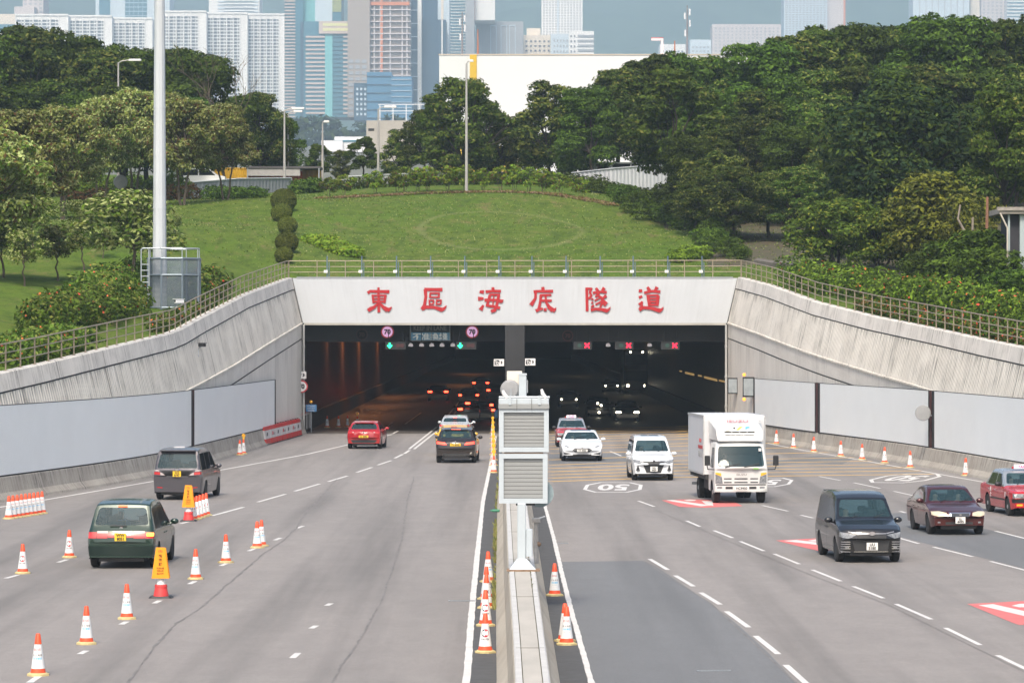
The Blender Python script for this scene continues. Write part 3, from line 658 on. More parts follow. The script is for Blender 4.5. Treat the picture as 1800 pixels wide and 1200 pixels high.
# ---- lane-control signals and signs at the portal
DARKG = M('signal_housing', (.015, .018, .02), .7); GRN = M('green_signal', (.0, .3, .2), .4, emit=(.02, 1, .35), es=2.2); REDS = M('red_signal', (.3, 0, .02), .4, emit=(1, .008, .03), es=3.6)
def signal(px, kind, label):
    g = P(px, 607, 207.9); t = thing('lane_signal', label, 'signal', (g.x, g.y, g.z), group='lane signals under the lintel')
    m = MB(); x0, x1 = (-.28, 1.0) if kind == 'g' else (-.85, .3)
    m.bbox(x0, x1, 0, .3, -.24, .24, .03); m.build('housing', DARKG, t)
    m = MB(); m.tube([(x0+.2, .15, .24), (x0+.2, .15, .9)], .03, 6); m.tube([(x1-.2, .15, .24), (x1-.2, .15, .9)], .03, 6); m.build('hanger', DARKG, t)
    m = MB()
    if kind == 'g':
        m.prism([(-.05, .16), (.05, .16), (.05, -.16), (-.05, -.16)], -.03, -.003)
        m.prism([(0, -.19), (.17, -.01), (.11, .04), (0, -.08)], -.037, -.003); m.prism([(0, -.19), (0, -.08), (-.11, .04), (-.17, -.01)], -.037, -.003)
        m.build('arrow', GRN, t)
        m = MB()
        for x in (.5, .75): m.lathe([(.13, 0), (.13, -.02)], 12, (x, -.004, 0), 'y')
        m.build('unlit_cross', M('unlit_red', (.06, .015, .015), .5), t)
    else:
        for q, a in enumerate((1, -1)): m.prism([(-.16, a*.115), (-.115, a*.16), (.16, -a*.115), (.115, -a*.16)][::a], -.03-.006*q, -.003)
        m.build('cross', REDS, t)
        m = MB(); m.lathe([(.13, 0), (.13, -.02)], 12, (-.45, -.004, 0), 'y'); m.build('unlit_arrow', M('unlit_green', (.015, .06, .045), .5), t)
signal(685, 'g', 'green arrow lane signal under the speed limit sign closest to the outer tunnel wall'); signal(809, 'g', 'green arrow lane signal closest to the central pier')
signal(1032, 'r', 'red cross lane signal closest to the central pier'); signal(1105, 'r', 'red cross lane signal in the middle of three'); signal(1186, 'r', 'red cross lane signal farthest from the central pier')
SGW = M('sign_white', (.7, .7, .7), .5); SGR = M('sign_red', (.5, .03, .04), .5); SGK = M('sign_black', (.01, .01, .012), .5); LILAC = M('lit_speed_face', (.5, .3, .48), .5, emit=(.75, .42, .68), es=.42)
def disc(m, r, y0, y1, c=(0, 0), n=28, mi=0): m.lathe([(r, y0), (r, y1)], n, (c[0], 0, c[1]), 'y', mi); return m
def speed_sign(px, py, D, r, label, face, red, num='70'):
    g = P(px, py, D); t = thing('speed_limit_sign', label, 'road sign', tuple(g))
    disc(MB(), r, 0, .08).build('backing', red, t); disc(MB(), r*.8, -.012, -.002).build('face', face, t)
    text(num, r*.98, (0, -.02, 0), SGK if face is not TD else red, t, depth=.008, bold=.018, name='numerals')
    m = MB(); m.tube([(0, .06, 0), (0, .5, .0)], .03, 6); m.build('bracket', DARKG, t); return t
speed_sign(681, 583, 208.3, .40, 'lilac-lit 70 speed limit sign to the left of the KEEP IN LANE sign', LILAC, SGR); speed_sign(830, 583, 208.3, .40, 'lilac-lit 70 speed limit sign to the right of the KEEP IN LANE sign', LILAC, SGR)
UNL = M('unlit_sign_red', (.07, .02, .025), .6)
speed_sign(998, 590, 209.2, .34, 'unlit dark round speed sign over the red cross signals', TD, UNL); speed_sign(636, 588, 209.2, .36, 'unlit dark round speed sign left of the lit ones', TD, M('unlit_sign_red2', (.035, .02, .022), .6))
speed_sign(530, 679, 206.6, .38, 'round 70 speed limit sign on the wall at the tunnel mouth', SGW, SGR)
def camera_sign(px, py, D, w, label):
    g = P(px, py, D); t = thing('speed_camera_sign', label, 'road sign', tuple(g)); h = w*.68
    m = MB(); m.box(-w/2, w/2, 0, .04, -h/2, h/2); m.build('panel', SGW, t)
    m = MB(); m.prism([(-w*.42, -h*.34), (.0, -h*.34), (w*.06, h*.2), (.0, h*.34), (-w*.42, h*.34)], -.008, -.002); m.build('camera_body', SGK, t)
    m = MB(); disc(m, h*.22, -.016, -.009, (-w*.16, -h*.08), 14); disc(m, h*.09, -.016, -.009, (-w*.3, h*.2), 10); m.build('lens_ring', SGW, t)
    m = MB(); disc(m, h*.12, -.024, -.017, (-w*.16, -h*.08), 12); m.build('lens', SGK, t)
    m = MB(); m.prism([(w*.14, -h*.2), (w*.3, -h*.2), (w*.36, 0), (w*.3, h*.2), (w*.14, h*.2), (w*.22, 0)], -.008, -.002); m.build('flash_mark', SGK, t)
    m = MB(); m.box(-.03, .03, .04, .3, -.03, .03); m.build('bracket', DARKG, t)
camera_sign(529, 659, 206.6, .64, 'black and white speed camera sign above the wall-mounted 70 sign')
camera_sign(877, 637, 206.2, .62, 'black and white speed camera sign on the left face of the central pier'); camera_sign(932, 636, 206.2, .62, 'black and white speed camera sign on the right face of the central pier')
g = P(756, 583.5, 208.6); t = thing('lane_discipline_sign', 'dark blue framed sign reading KEEP IN LANE above Chinese characters', 'road sign', tuple(g))
w, h = 2.46, 1.06
m = MB(); m.box(-w/2, w/2, 0, .12, -h/2, h/2); m.build('panel', M('dark_sign_blue', (.02, .035, .045), .6), t)
m = MB(); m.box(-w/2+.04, w/2-.04, -.012, -.002, -h/2+.04, -.02); m.build('blue_field', M('sign_blue', (.035, .10, .15), .5, emit=(.02, .06, .09), es=.6), t)
BRI = M('sign_edge', (.22, .26, .27), .5)
m = MB(); m.box(-w/2, w/2, -.02, -.003, h/2-.035, h/2); m.box(-w/2, w/2, -.02, -.003, -h/2, -h/2+.035); m.box(-w/2, -w/2+.035, -.02, -.003, -h/2+.036, h/2-.036); m.box(w/2-.035, w/2, -.02, -.003, -h/2+.036, h/2-.036); m.build('border', BRI, t)
text('KEEP IN LANE', .40, (0, -.03, .25), M('sign_letters_dim', (.16, .18, .18), .6), t, sx=.82, bold=.008); text('不准換綫', .44, (0, -.03, -.27), M('sign_letters', (.4, .42, .4), .6, emit=(.5, .5, .45), es=.18), t, sx=1.22, bold=.006)
m = MB(); m.box(-.9, -.86, .05, .1, h/2, h/2+.4); m.box(.86, .9, .05, .1, h/2, h/2+.4); m.build('hanger', DARKG, t)
SQ = M('small_panel_grey', (.30, .30, .32), .5)
for i, px in enumerate((722, 741, 759, 777, 796, 1069, 1142)):
    g = P(px, 606, 208.0); t = thing('vehicle_detector', ('small grey detector box hanging under the lintel, %s below the KEEP IN LANE sign' % ('first', 'second', 'third', 'fourth', 'fifth')[i]) if i < 5 else 'small grey detector box hanging between red crosses, '+('by the middle one' if i == 5 else 'by the outer one'), 'detector', tuple(g), group='detector boxes under the lintel')
    m = MB(); m.prism([(-.14, -.1), (.14, -.1), (.14, .02), (.07, .1), (-.07, .1), (-.14, .02)], 0, .22); m.build('box', SQ, t)
    m = MB(); m.tube([(0, .1, .1), (0, .1, .85)], .02, 5); m.build('hanger', DARKG, t)
# cabinets with amber lamps on the right wall by the tunnel mouth
AMB = M('amber_lit', (1, .35, .05), .4, emit=(1, .22, .02), es=1.6); CABM = M('cabinet_glass', (.34, .38, .40), .3, var=.3, vs=2)
def wall_xy(D, s=1): return (footR(D) if s > 0 else footL(D))-s*.02
for px, py, hw, hh, D, lab in ((1320, 680, .42, .58, 197.5, 'larger'), (1293, 678, .32, .48, 203.5, 'smaller')):
    x = wall_xy(D); z = CH-(py-582)*D/FP; t = thing('signal_cabinet', lab+' glazed grey cabinet on the wall beside the truck, by the tunnel mouth', 'cabinet', (x-.25, D, z), -.35)
    m = MB(); m.bbox(-hw, hw, 0, .3, -hh, hh, .03); m.build('housing', FRAME, t); m = MB(); m.box(-hw*.82, hw*.82, -.03, -.002, -hh*.85, hh*.85); m.build('glass_door', CABM, t)
    m = MB(); m.box(hw-.1, hw+.2, .3, .36, -.2, .2); m.build('bracket', STEEL, t)
    if hw > .4:
        for z in (-hh-.13, hh+.13): m = MB(); m.ball((-hw+.08, .05, z), .1); m.build('amber_lamp', AMB, t)
# round mirror on a post behind the boards
D = 156; x = footR(D)-.6; z = CH-(725-582)*D/FP
t = thing('traffic_mirror', 'round grey traffic mirror on an arm between two white boards', 'mirror', ((1620-900)*D/FP, D-.5, z), -.2)
GM = M('mirror_back', (.30, .31, .32), .5, var=.2, vs=5)
m = MB(); m.lathe([(.02, -.03), (.34, -.015), (.36, .0), (.36, .03)], 28, ax='y'); m.build('dish', GM, t)
m = MB(); m.tube([(0, .03, 0), (.1, .12, -.12), (.62, .2, -.12)], .035, 6); m.tube([(.62, .2, -2.9), (.62, .2, .2)], .05, 8); m.build('arm', STEEL, t)
# wall-mounted cameras
def cctv(loc, label, rz=0, s=1, col=None):
    t = thing('security_camera', label, 'camera', loc, rz); t.scale = (s, s, s)
    m = MB(); m.tube([(0, .3, -.45), (0, .3, 0), (0, .05, .1)], .03, 6); m.build('arm', STEEL, t)
    m = MB(); m.bbox(-.09, .09, -.35, .2, .08, .26, .03); m.build('housing', col or BLACK, t, smooth=False)
    m = MB(); disc(m, .06, -.36, -.351, (0, .17), 12); m.build('lens', SGK, t); m = MB(); m.box(-.11, .11, -.42, .22, .27, .29); m.build('sunshield', col or BLACK, t); return t
D = 158; cctv((P(354, 606, D).x, D, P(354, 612, D).z), 'small black camera on a bracket on the sloping wall below the railing', .6, .9)
D = 160; cctv((P(317, 530, D).x, D, P(317, 535, D).z), 'small white camera above the railing in front of the caged mast', -.8, .9, WHITE)
# ---- railings
RAILM = M('railing_steel', (.36, .30, .22), .5, .2, var=.3, vs=5)
def railing(name_label, pts, hts, sp):
    t = thing('railing', name_label, 'railing', (0, 0, 0)); P3 = [Vector(p) for p in pts]; h = 1.02
    for k in (1.0, .66, .33): m = MB(); m.tube([p+Vector((0, 0, h*k)) for p in P3], .028 if k == 1 else .022, 6); m.build('rail', RAILM, t)
    pm = MB(); pm.tube([(0, 0, 0), (0, 0, h+.03)], .032, 6); pm.box(-.07, .07, -.07, .07, 0, .02); me = pm.build('post', RAILM, t)
    acc = 0; out = []; nxt = 0; total = sum((b-a).length for a, b in zip(P3[:-1], P3[1:]))
    n = max(1, round(total/sp)); step = total/n; k = 0
    for a, b in zip(P3[:-1], P3[1:]):
        L = (b-a).length
        while k*step <= acc+L+1e-6 and k <= n: out.append(a.lerp(b, min(1, (k*step-acc)/L))); k += 1
        acc += L
    for i, p in enumerate(out):
        o = me if i == 0 else me.copy()
        if i: COL.objects.link(o); o.parent = t
        o.location = p
    return t
for s, lab in ((-1, 'beige metal railing along the wall top beside the caged mast'), (1, 'beige metal railing along the wall top beside the flowering hedge')):
    ps = []
    for D in [118+2.5*i for i in range(36)]+[206.9]:
        if D > 206.9: continue
        x, z = wtop(s, D); ps.append((x+s*.16, D, z))
    ps.sort(key=lambda p: -p[1]); railing(lab, ps, None, 1.78)
x0 = wtop(-1, 206.9)[0]-.16; x1 = wtop(1, 206.9)[0]+.16; xs_ = [x0, -8, -2, 4, 9, x1]
railing('beige metal railing along the top of the lintel', [(x, 207.3, lerp(wtop(-1, 206.9)[1], wtop(1, 206.9)[1], (x-x0)/(x1-x0))) for x in xs_], None, 1.74)
FLB = M('bluish_pole', (.13, .19, .24), .5, .3)
fl = thing('floodlight_pole', '', 'floodlight', (0, 207.15, 9.44), 0, 'slim floodlight poles along the lintel railing')
m = MB(); m.tube([(0, 0, 0), (0, 0, 1.32)], .045, 6); m.tube([(.12, .05, 0), (.12, .05, .95)], .03, 6); m.build('pole', FLB, fl); m = MB(); m.box(-.19, .03, -.16, -.04, .3, .46); m.build('lamp_box', M('lamp_white', (.8, .8, .8), .4), fl)
m = MB(); m.box(-.02, .14, -.02, .07, .44, .48); m.build('clamp', FLB, fl)
ordn = ['first', 'second', 'third', 'fourth', 'fifth', 'sixth', 'seventh', 'eighth', 'ninth', 'tenth', 'eleventh', 'twelfth', 'thirteenth', 'fourteenth', 'fifteenth']
KIDS[fl.name] = list(fl.children)
for i, px in enumerate((575, 636, 697, 757, 817, 877, 935, 995, 1055, 1113, 1174, 1234)):
    lab = 'slim blue-grey floodlight pole at the lintel railing, '+ordn[i]+' of twelve from the mast side'
    x = (px-900)*207.15/FP
    if i == 0: fl.location.x = x; fl['label'] = lab
    else: dup(fl, (x, 207.15, 9.44), 0, lab)
# ---- central barrier
cb = thing('central_barrier', 'long pale concrete median barrier dividing the two carriageways', 'barrier', (0, 0, 0))
st = list(range(40, 206, 3))+[206]
zt = .92
lf = lambda D: med(D)[0]; rt = lambda D: med(D)[1]
swept('side_face', [lambda D: (lf(D), 0), lambda D: (lf(D)+.04, .08), lambda D: (lf(D)+.19, .34), lambda D: (lf(D)+.27, zt-.05), lambda D: (lf(D)+.29, zt-.02)], st, C_MED, cb)
swept('side_face', [lambda D: (rt(D), 0), lambda D: (rt(D)-.04, .08), lambda D: (rt(D)-.19, .34), lambda D: (rt(D)-.27, zt-.05), lambda D: (rt(D)-.29, zt-.02)], st, C_MED, cb)
CT = M('median_top', (.44, .42, .38), .85, var=.2, vs=1.2, stretch=(1, .3, 1))
m = MB(); m.ring([[(lf(D)+.29, D, zt-.02), (lf(D)+.31, D, zt), (lf(D)+.40, D, zt)] for D in st]); m.ring([[(rt(D)-.40, D, zt), (rt(D)-.31, D, zt), (rt(D)-.29, D, zt-.02)] for D in st])
m.build('kerb_strip', M('median_kerb', (.52, .52, .51), .8, var=.15, vs=2), cb)
m = MB(); m.ring([[(lf(D)+.415, D, zt-.004), (rt(D)-.415, D, zt-.004)] for D in st]); m.build('top_slab', CT, cb)
m = MB(); m.ring([[(lf(D)+.385, D, zt-.02), (rt(D)-.385, D, zt-.02)] for D in st])
for D in range(46, 200, 11): m.box(lf(D)+.32, rt(D)-.32, D, D+.025, zt-.01, zt+.002)
m.build('joint', M('weedy_joint', (.10, .10, .07), .9), cb)
WEED = M('weed_green', (.13, .2, .04), .9, var=.5, vs=5, var2=(.28, .22, .08))
def tuft_mesh(n, rx, ry, h, s=.05):
    m = MB()
    for _ in range(n):
        x, y = R.gauss(0, rx), R.gauss(0, ry); a = R.uniform(0, 2*PI); hh = h*R.uniform(.4, 1); t = R.uniform(-.3, .3)
        c, d = math.cos(a)*s, math.sin(a)*s
        m.add([(x-c, y-d, 0), (x+c, y+d, 0), (x+t*hh, y+hh*R.uniform(-.3, .3), hh)], [(0, 1, 2)])
    return m
wd = MB()
for _ in range(420):
    D = R.choice([R.uniform(76, 84), R.uniform(84, 112), R.uniform(118, 170), R.uniform(96, 108)]); a, b = med(D); x = a-R.random()*.05
    aa = R.uniform(0, 2*PI); h = R.uniform(.05, .22); c, d = math.cos(aa)*.03, math.sin(aa)*.06
    wd.add([(x-c, D-d, 0), (x+c, D+d, 0), (x-R.uniform(0, .12), D+R.uniform(-.1, .1), h)], [(0, 1, 2)])
for _ in range(60):
    D = R.uniform(70, 90); x = med(D)[1]-.41; wd.add([(x-.01, D-.05, .92), (x+.01, D+.05, .92), (x+R.uniform(-.04, .04), D, .92+R.uniform(.02, .06))], [(0, 1, 2)])
tag(wd.build('weeds', WEED, fix=False), 'low weeds growing along the foot of the median barrier', 'weeds', kind='stuff')
# ================================================================ GANTRY SIGN, CONES, BARRIERS, MAST
GW = M('sign_case_white', (.46, .52, .56), .35, var=.06, vs=3); SHUT = M('shutter_grey', (.27, .285, .285), .6, .0, var=.05, vs=2); SHL = M('shutter_gap', (.12, .125, .125), .6)
D = 75.4; bx = (917-900)*D/FP
t = thing('variable_message_sign', 'tall white double sign case with grey roller shutters on a post on the median barrier', 'sign', (bx, D, .92))
k = FP/D
def gx(px): return (px-900)/k-bx
def gz(py): return CH-(py-582)/k-.92
m = MB(); m.bbox(-.095, .095, -.095, .095, 0, gz(884), .02); m.build('post', GW, t)
m = MB(); m.add([(-.27, -.26, .04), (.31, -.26, .04), (.31, .2, .04), (-.27, .2, .04), (-.1, -.1, .27), (.1, -.1, .27), (.1, .1, .27), (-.1, .1, .27)], [(0, 1, 5, 4), (1, 2, 6, 5), (2, 3, 7, 6), (3, 0, 4, 7)]); m.build('base_gusset', GW, t)
m = MB(); m.box(-.33, .4, -.3, .22, 0, .035); m.build('base_plate', M('rusty_steel', (.3, .2, .13), .8, var=.4), t)
for nm, x0, x1, y0, y1 in (('upper', 877, 964.5, 716, 794), ('lower', 877, 962.5, 797, 884)):
    X0, X1, Z0, Z1 = gx(x0), gx(x1), gz(y1), gz(y0); c = thing('shutter_case', None, None, (0, 0, 0)); c.parent = t
    m = MB(); m.box(X0, X1, .02, .32, Z0, Z1); o = m.build('case_back', GW, c)
    fw = .105; fr = MB()
    fr.box(X0, X1, -.06, .018, Z0, Z0+fw); fr.box(X0, X1, -.06, .018, Z1-fw, Z1); fr.box(X0, X0+fw, -.06, .018, Z0+fw+.002, Z1-fw-.002); fr.box(X1-fw, X1, -.06, .018, Z0+fw+.002, Z1-fw-.002); fr.build('case_frame', GW, c)
    s_ = MB(); g_ = MB(); n = 10; h = (Z1-Z0-2*fw)/n
    for i in range(n):
        z = Z0+fw+i*h; s_.add([(X0+fw, .0, z+.012), (X1-fw, .0, z+.012), (X1-fw, -.002, z+h*.5), (X0+fw, -.002, z+h*.5), (X0+fw, 0, z+h), (X1-fw, 0, z+h)], [(0, 1, 2, 3), (3, 2, 5, 4)])
        g_.box(X0+fw, X1-fw, .004, .012, z, z+.014)
    s_.build('shutter', SHUT, c); g_.build('shutter_gaps', SHL, c)
m = MB(); m.box(gx(886), gx(955), -.03, .3, gz(797)+.004, gz(794)-.004); m.build('spacer', M('rusty_steel', (.3, .2, .13)), t)
m = MB(); m.bbox(gx(876), gx(965.5), -.1, .34, gz(718), gz(709.5), .01); m.build('hood', SHUT, t); m = MB(); m.bbox(gx(876.5), gx(965), -.09, .34, gz(709.3), gz(700), .015); m.build('hood', GW, t)
m = MB()
for px in (908, 934): m.box(gx(px), gx(px)+.012, -.112, -.101, gz(720), gz(700.5))
m.build('hood_seam', SHL, t)
m = MB(); m.tube([(gx(877), -.06, gz(698)), (gx(966), -.06, gz(698))], .028, 8); m.build('top_rail', GW, t)
for px in (896.5, 948): m = MB(); m.box(gx(px)-.03, gx(px)+.03, -.125, -.101, gz(711), gz(695)); m.build('rail_clamp', GW, t)
for px, h, s in ((884, 686, -1), (952, 684, -1)):
    m = MB(); m.tube([(gx(px+7), -.05, gz(699)), (gx(px+2), -.07, gz(692)), (gx(px), -.09, gz(h))], [.045, .045, .03], 8); m.build('spot_lamp', M('lamp_white', (.8, .8, .8), .4), t)
m = MB(); m.lathe([(.02, -.06), (.17, -.045), (.215, 0), (.215, .02)], 28, (gx(896.5), .12, gz(684.5)), 'y'); m.build('round_mirror', GM if 'GM' in dir() else GW, t, smooth=True)
m = MB(); m.box(gx(897)-.01, gx(897)+.035, .05, .075, gz(697), gz(683)); m.build('mirror_bracket', STEEL, t)
m = MB(); m.box(gx(891), gx(917.5), .2, .24, gz(699), gz(652)); m.build('cream_plate', M('cream_panel', (.66, .63, .57), .5), t)
m = MB(); m.bbox(gx(912), gx(925.5), .06, .19, gz(699), gz(657.5), .01); m.box(gx(911.5), gx(926), .05, .19, gz(659.5), gz(656)); m.build('slim_box', GW, t)
m = MB(); m.box(gx(926), gx(928), .1, .2, gz(690), gz(668)); m.build('side_bracket', STEEL, t)
m = MB(); m.lathe([(.31, 0), (.31, .03)], 30, (gx(949), .36, gz(868)), 'y'); m.build('rear_disc', M('blue_grey_disc', (.29, .37, .39), .5), t)
m = MB(); m.box(gx(907), gx(940), -.02, .2, gz(888), gz(884.4)); m.build('under_bracket', BLACK, t)
m = MB(); m.bbox(.1, .24, -.15, .05, .32, .92, .015); m.build('control_box', GW, t)
# little post with a lamp head next to it
D = 78.0; t = thing('lamp_post', 'short grey post with a lamp head, on the median behind the tall sign case', 'post', ((943-900)*D/FP, D, .92))
m = MB(); m.tube([(0, 0, -.02), (0, 0, .92)], .05, 8); m.build('post', M('weathered_zinc', (.42, .41, .39), .6, .3, var=.3, vs=5), t)
m = MB(); m.bbox(-.1, .09, -.09, .09, .92, 1.02, .02); m.build('head', M('weathered_zinc', (.42, .41, .39)), t); m = MB(); m.tube([(.05, 0, 1.0), (.2, 0, 1.05)], .025, 6); m.build('arm', STEEL, t)
m = MB(); m.ball((.06, -.02, .42), .05); m.box(0, .05, -.04, 0, .4, .48); m.build('lamp', M('rusty_steel', (.3, .2, .13)), t)
g = G(867, 913); t = thing('plastic_bottle', 'green plastic bottle lying beside the median barrier', 'bottle', (g.x+.05, g.y, .3), 1.3); m = MB(); m.lathe([(.03, -.17), (.05, -.15), (.05, .06), (.02, .12), (.02, .16)], 10, ax='y'); m.build('bottle', M('green_plastic', (.05, .22, .13), .4), t)

# ---- traffic cones
CO = M('cone_orange_red', (.78, .09, .03), .5, var=.12, vs=6); CW = M('cone_sleeve', (.72, .74, .75), .45, var=.12, vs=5); CB = M('cone_base_cream', (.62, .52, .26), .8, var=.3, vs=8)
CBL = M('print_blue', (.16, .45, .68), .5); CRD = M('print_red', (.45, .03, .05), .5); CBK = M('print_black', (.02, .02, .03), .5)
def curved_text(body, size, z, rfun, mat, par, y_off=.004, bold=0, sx=1):
    me = text_mesh(body, size, .002, bold, sx); me.materials.clear(); me.materials.append(mat); me.name = 'lettering'
    for v in me.vertices:
        r = rfun(z+v.co.z)+y_off; a = v.co.x/r; v.co = Vector((math.sin(a)*r, -math.cos(a)*r+(v.co.y), z+v.co.z))
    return link(me, 'lettering', par)
def cr(z): return lerp(.135, .038, (z-.05)/.72)
def patch(par, name, mat, z0, z1, a0, a1, off=.003, n=6):
    m = MB(); m.ring([[(math.sin(lerp(a0, a1, i/n))*(cr(z)+off), -math.cos(lerp(a0, a1, i/n))*(cr(z)+off), z) for i in range(n+1)] for z in (z0, z1)]); return m.build(name, mat, par)
def make_cone(kind, label, lamp=False):
    t = thing('traffic_cone', label, 'traffic cone')
    m = MB(); p = [(.205*math.cos(a)*(1.08 if i % 2 else 1), .205*math.sin(a)*(1.08 if i % 2 else 1)) for i, a in enumerate([PI/8+PI/4*j for j in range(8)])]
    m.prism(p, 0, .035, 'z'); m.lathe([(.185, .035), (.16, .055)], 16); m.build('base', CB, t)
    m = MB(); m.lathe([(cr(.055)+.006, .055), (cr(.13), .13)], 20); m.build('lower_cone', CO, t, smooth=True)
    m = MB(); m.lathe([(cr(.132)+.003, .132), (cr(.565)+.003, .565)], 20); m.build('sleeve', CW, t, smooth=True)
    m = MB(); m.lathe([(cr(.57), .57), (cr(.745), .745), (.03, .76)], 20); m.build('tip', CO, t, smooth=True)
    if kind == 'star':
        z0 = .385; e = []
        def on(x, z, off=.005): r = cr(z)+off; a = x/r; return (math.sin(a)*r, -math.cos(a)*r, z)
        for mat, a0, a1, nm in ((CRD, -PI/2-.5, PI/2+.15, 'emblem_red_half'), (CBK, PI/2+.15, 3*PI/2-.5, 'emblem_black_half')):
            m = MB(); n = 12; vs = [on(0, z0)]+[on(.078*math.cos(lerp(a0, a1, i/n)), z0+.078*math.sin(lerp(a0, a1, i/n))) for i in range(n+1)]
            m.add(vs, [(0, i, i+1) for i in range(1, n+1)]); m.build(nm, mat, t)
        m = MB(); pts = []
        for i in range(10): a = PI/2+.25+i*PI/5; r = .072 if i % 2 == 0 else .029; pts.append(on(r*math.cos(a), z0+r*math.sin(a), .008))
        m.add([on(0, z0, .008)]+pts, [(0, 1+i, 1+(i+1) % 10) for i in range(10)]); m.build('emblem_star', SGW, t)
        curved_text('CALTEX', .045, .27, cr, CBK, t, bold=.001)
    elif kind == 'text':
        patch(t, 'red_label', CRD, .455, .495, -.95, .75); curved_text('CALTEX', .034, .475, cr, SGW, t, .006, bold=.001)
        curved_text('安 全 駕 駛', .038, .375, cr, M('print_brown', (.12, .09, .09), .5), t, .004); patch(t, 'blue_label', CBL, .295, .335, -.8, .85); curved_text('SAFE DRIVE', .024, .262, cr, M('print_grey', (.3, .3, .3), .5), t, .004)
    else:
        def on(x, z, off=.005): r = cr(z)+off; a = x/r; return (math.sin(a)*r, -math.cos(a)*r, z)
        for mat, k in ((CRD, 1), (CBK, -1)):
            m = MB(); vs = [on(k*(.02+.03*q), .38+zz) for q, zz in ((0, -.05), (1, -.02), (1, .02), (0, .05), (.3, 0))]; m.add(vs, [(0, 1, 4), (1, 2, 4), (2, 3, 4)]); m.build('emblem', mat, t)
        curved_text('CALTEX', .036, .28, cr, CBK, t)
    if lamp:
        m = MB(); m.lathe([(.085, -.04), (.095, 0), (.085, .04)], 16, (0, 0, .93), 'y'); m.build('lamp_lens', M('amber_lens', (.85, .42, .02), .35), t); m = MB(); m.box(-.05, .05, -.04, .04, .75, .84); m.build('lamp_battery', M('lamp_yellow', (.8, .5, .04), .5), t)
    KIDS[t.name] = list(t.children); return t
CP = {k: make_cone(k, 'x') for k in ('star', 'text', 'turned')}; CP['lamp'] = make_cone('turned', 'x', True)
used = set()
def cone(kind, px, py, label, rz=0, group='traffic cones along the cone line', D=None, tilt=0):
    g = G(px, py-1.5) if D is None else Vector(((px-900)*D/FP, D, 0))
    p = CP[kind]; rz += math.atan2(-g.x, g.y)*.0
    if kind not in used: used.add(kind); p.location = g; p.rotation_euler = (0, 0, rz); p['label'] = label; p['group'] = group; return p
    return dup(p, g, rz, label, group)
cone('star', 40, 1009, 'star emblem cone standing alone farthest out beside the green van'); cone('star', 122, 981, 'star emblem cone close to the rear corner of the green van')
cone('text', 67, 1188, 'cone closest to the camera in the line beside the green van'); cone('text', 152, 1133, 'second cone of the line behind the green van'); cone('text', 223, 1089, 'third cone of the line, just before the orange warning sign')
cone('text', 344, 1019, 'cone directly after the orange warning sign beside the green van', -.15); cone('text', 397, 990, 'single cone farther on, between the pair of cones and the green van', .3)
cone('text', 452, 964, 'front cone of the touching pair in mid carriageway', .1); cone('text', 459.5, 961, 'back cone of the touching pair in mid carriageway', .2)
for i in range(9): cone('text', 15.5+i*7.3, 913-i*1.15, ordn[i]+' of nine cones bunched at the wall barrier, from the outer end', R.uniform(-.2, .2), 'bunched cones by the wall barrier')
for i in range(5): cone('turned', 340+i*5.6, 915-i*2.0, ordn[i]+' of five cones bunched behind the orange sign at the grey van', R.uniform(-.4, .4), 'bunched cones behind the grey van')
cone('star', 853, 1148, 'star emblem cone beside the median, first in its row from the camera', 0, 'cones beside the median'); cone('star', 853.5, 1101, 'star emblem cone beside the median, second in its row', 0, 'cones beside the median')
cone('turned', 855, 1070, 'cone beside the median, third in its row', .8, 'cones beside the median'); cone('turned', 855, 1054, 'cone beside the median, fourth in its row', .6, 'cones beside the median'); cone('text', 858, 1024, 'cone beside the median, last in its row below the tall sign case', .2, 'cones beside the median')
cone('text', 975, 1048, 'single cone on the truck side of the median', 0, 'cones on the far side of the median'); cone('text', 996, 1134, 'front cone of two touching cones on the truck side of the median', 0, 'cones on the far side of the median'); cone('text', 993, 1128, 'back cone of two touching cones on the truck side of the median', .3, 'cones on the far side of the median')
for i, (px, py) in enumerate(((1365, 781.5), (1395, 788.5), (1430.5, 795), (1478, 803), (1515.5, 809), (1555, 815), (1600, 823), (1697.5, 837))): cone('turned', px, py, ordn[i]+' of eight cones standing along the barrier under the white boards, counted from the truck', R.uniform(-.5, .5), 'cones along the barrier on the truck side')
for i in range(9):
    py = 829-i*9.5; cone('lamp', 868-i*.25, py if i else 832, ordn[i]+' of nine lamp-topped cones in the row beside the median, counted from the camera', R.uniform(-.2, .2), 'lamp-topped cones beside the median')
cone('lamp', 428, 799, 'lamp-topped cone just behind the round-headed cone at the left barrier', .4, 'lamp-topped cones by the wall'); cone('turned', 421.5, 801, 'cone next to the lamp-topped cone in front of the red and white barriers', .2, 'lamp-topped cones by the wall')
for i, (px, py) in enumerate(((575, 753), (595, 753), (611, 752))): cone('turned', px, py, ordn[i]+' of three dim cones just inside the tunnel mouth beside the red hatchback', 0, 'cones inside the tunnel mouth')
cone('lamp', 628, 753, 'lamp-topped cone just inside the tunnel, above the red hatchback', 0, 'cones inside the tunnel mouth')
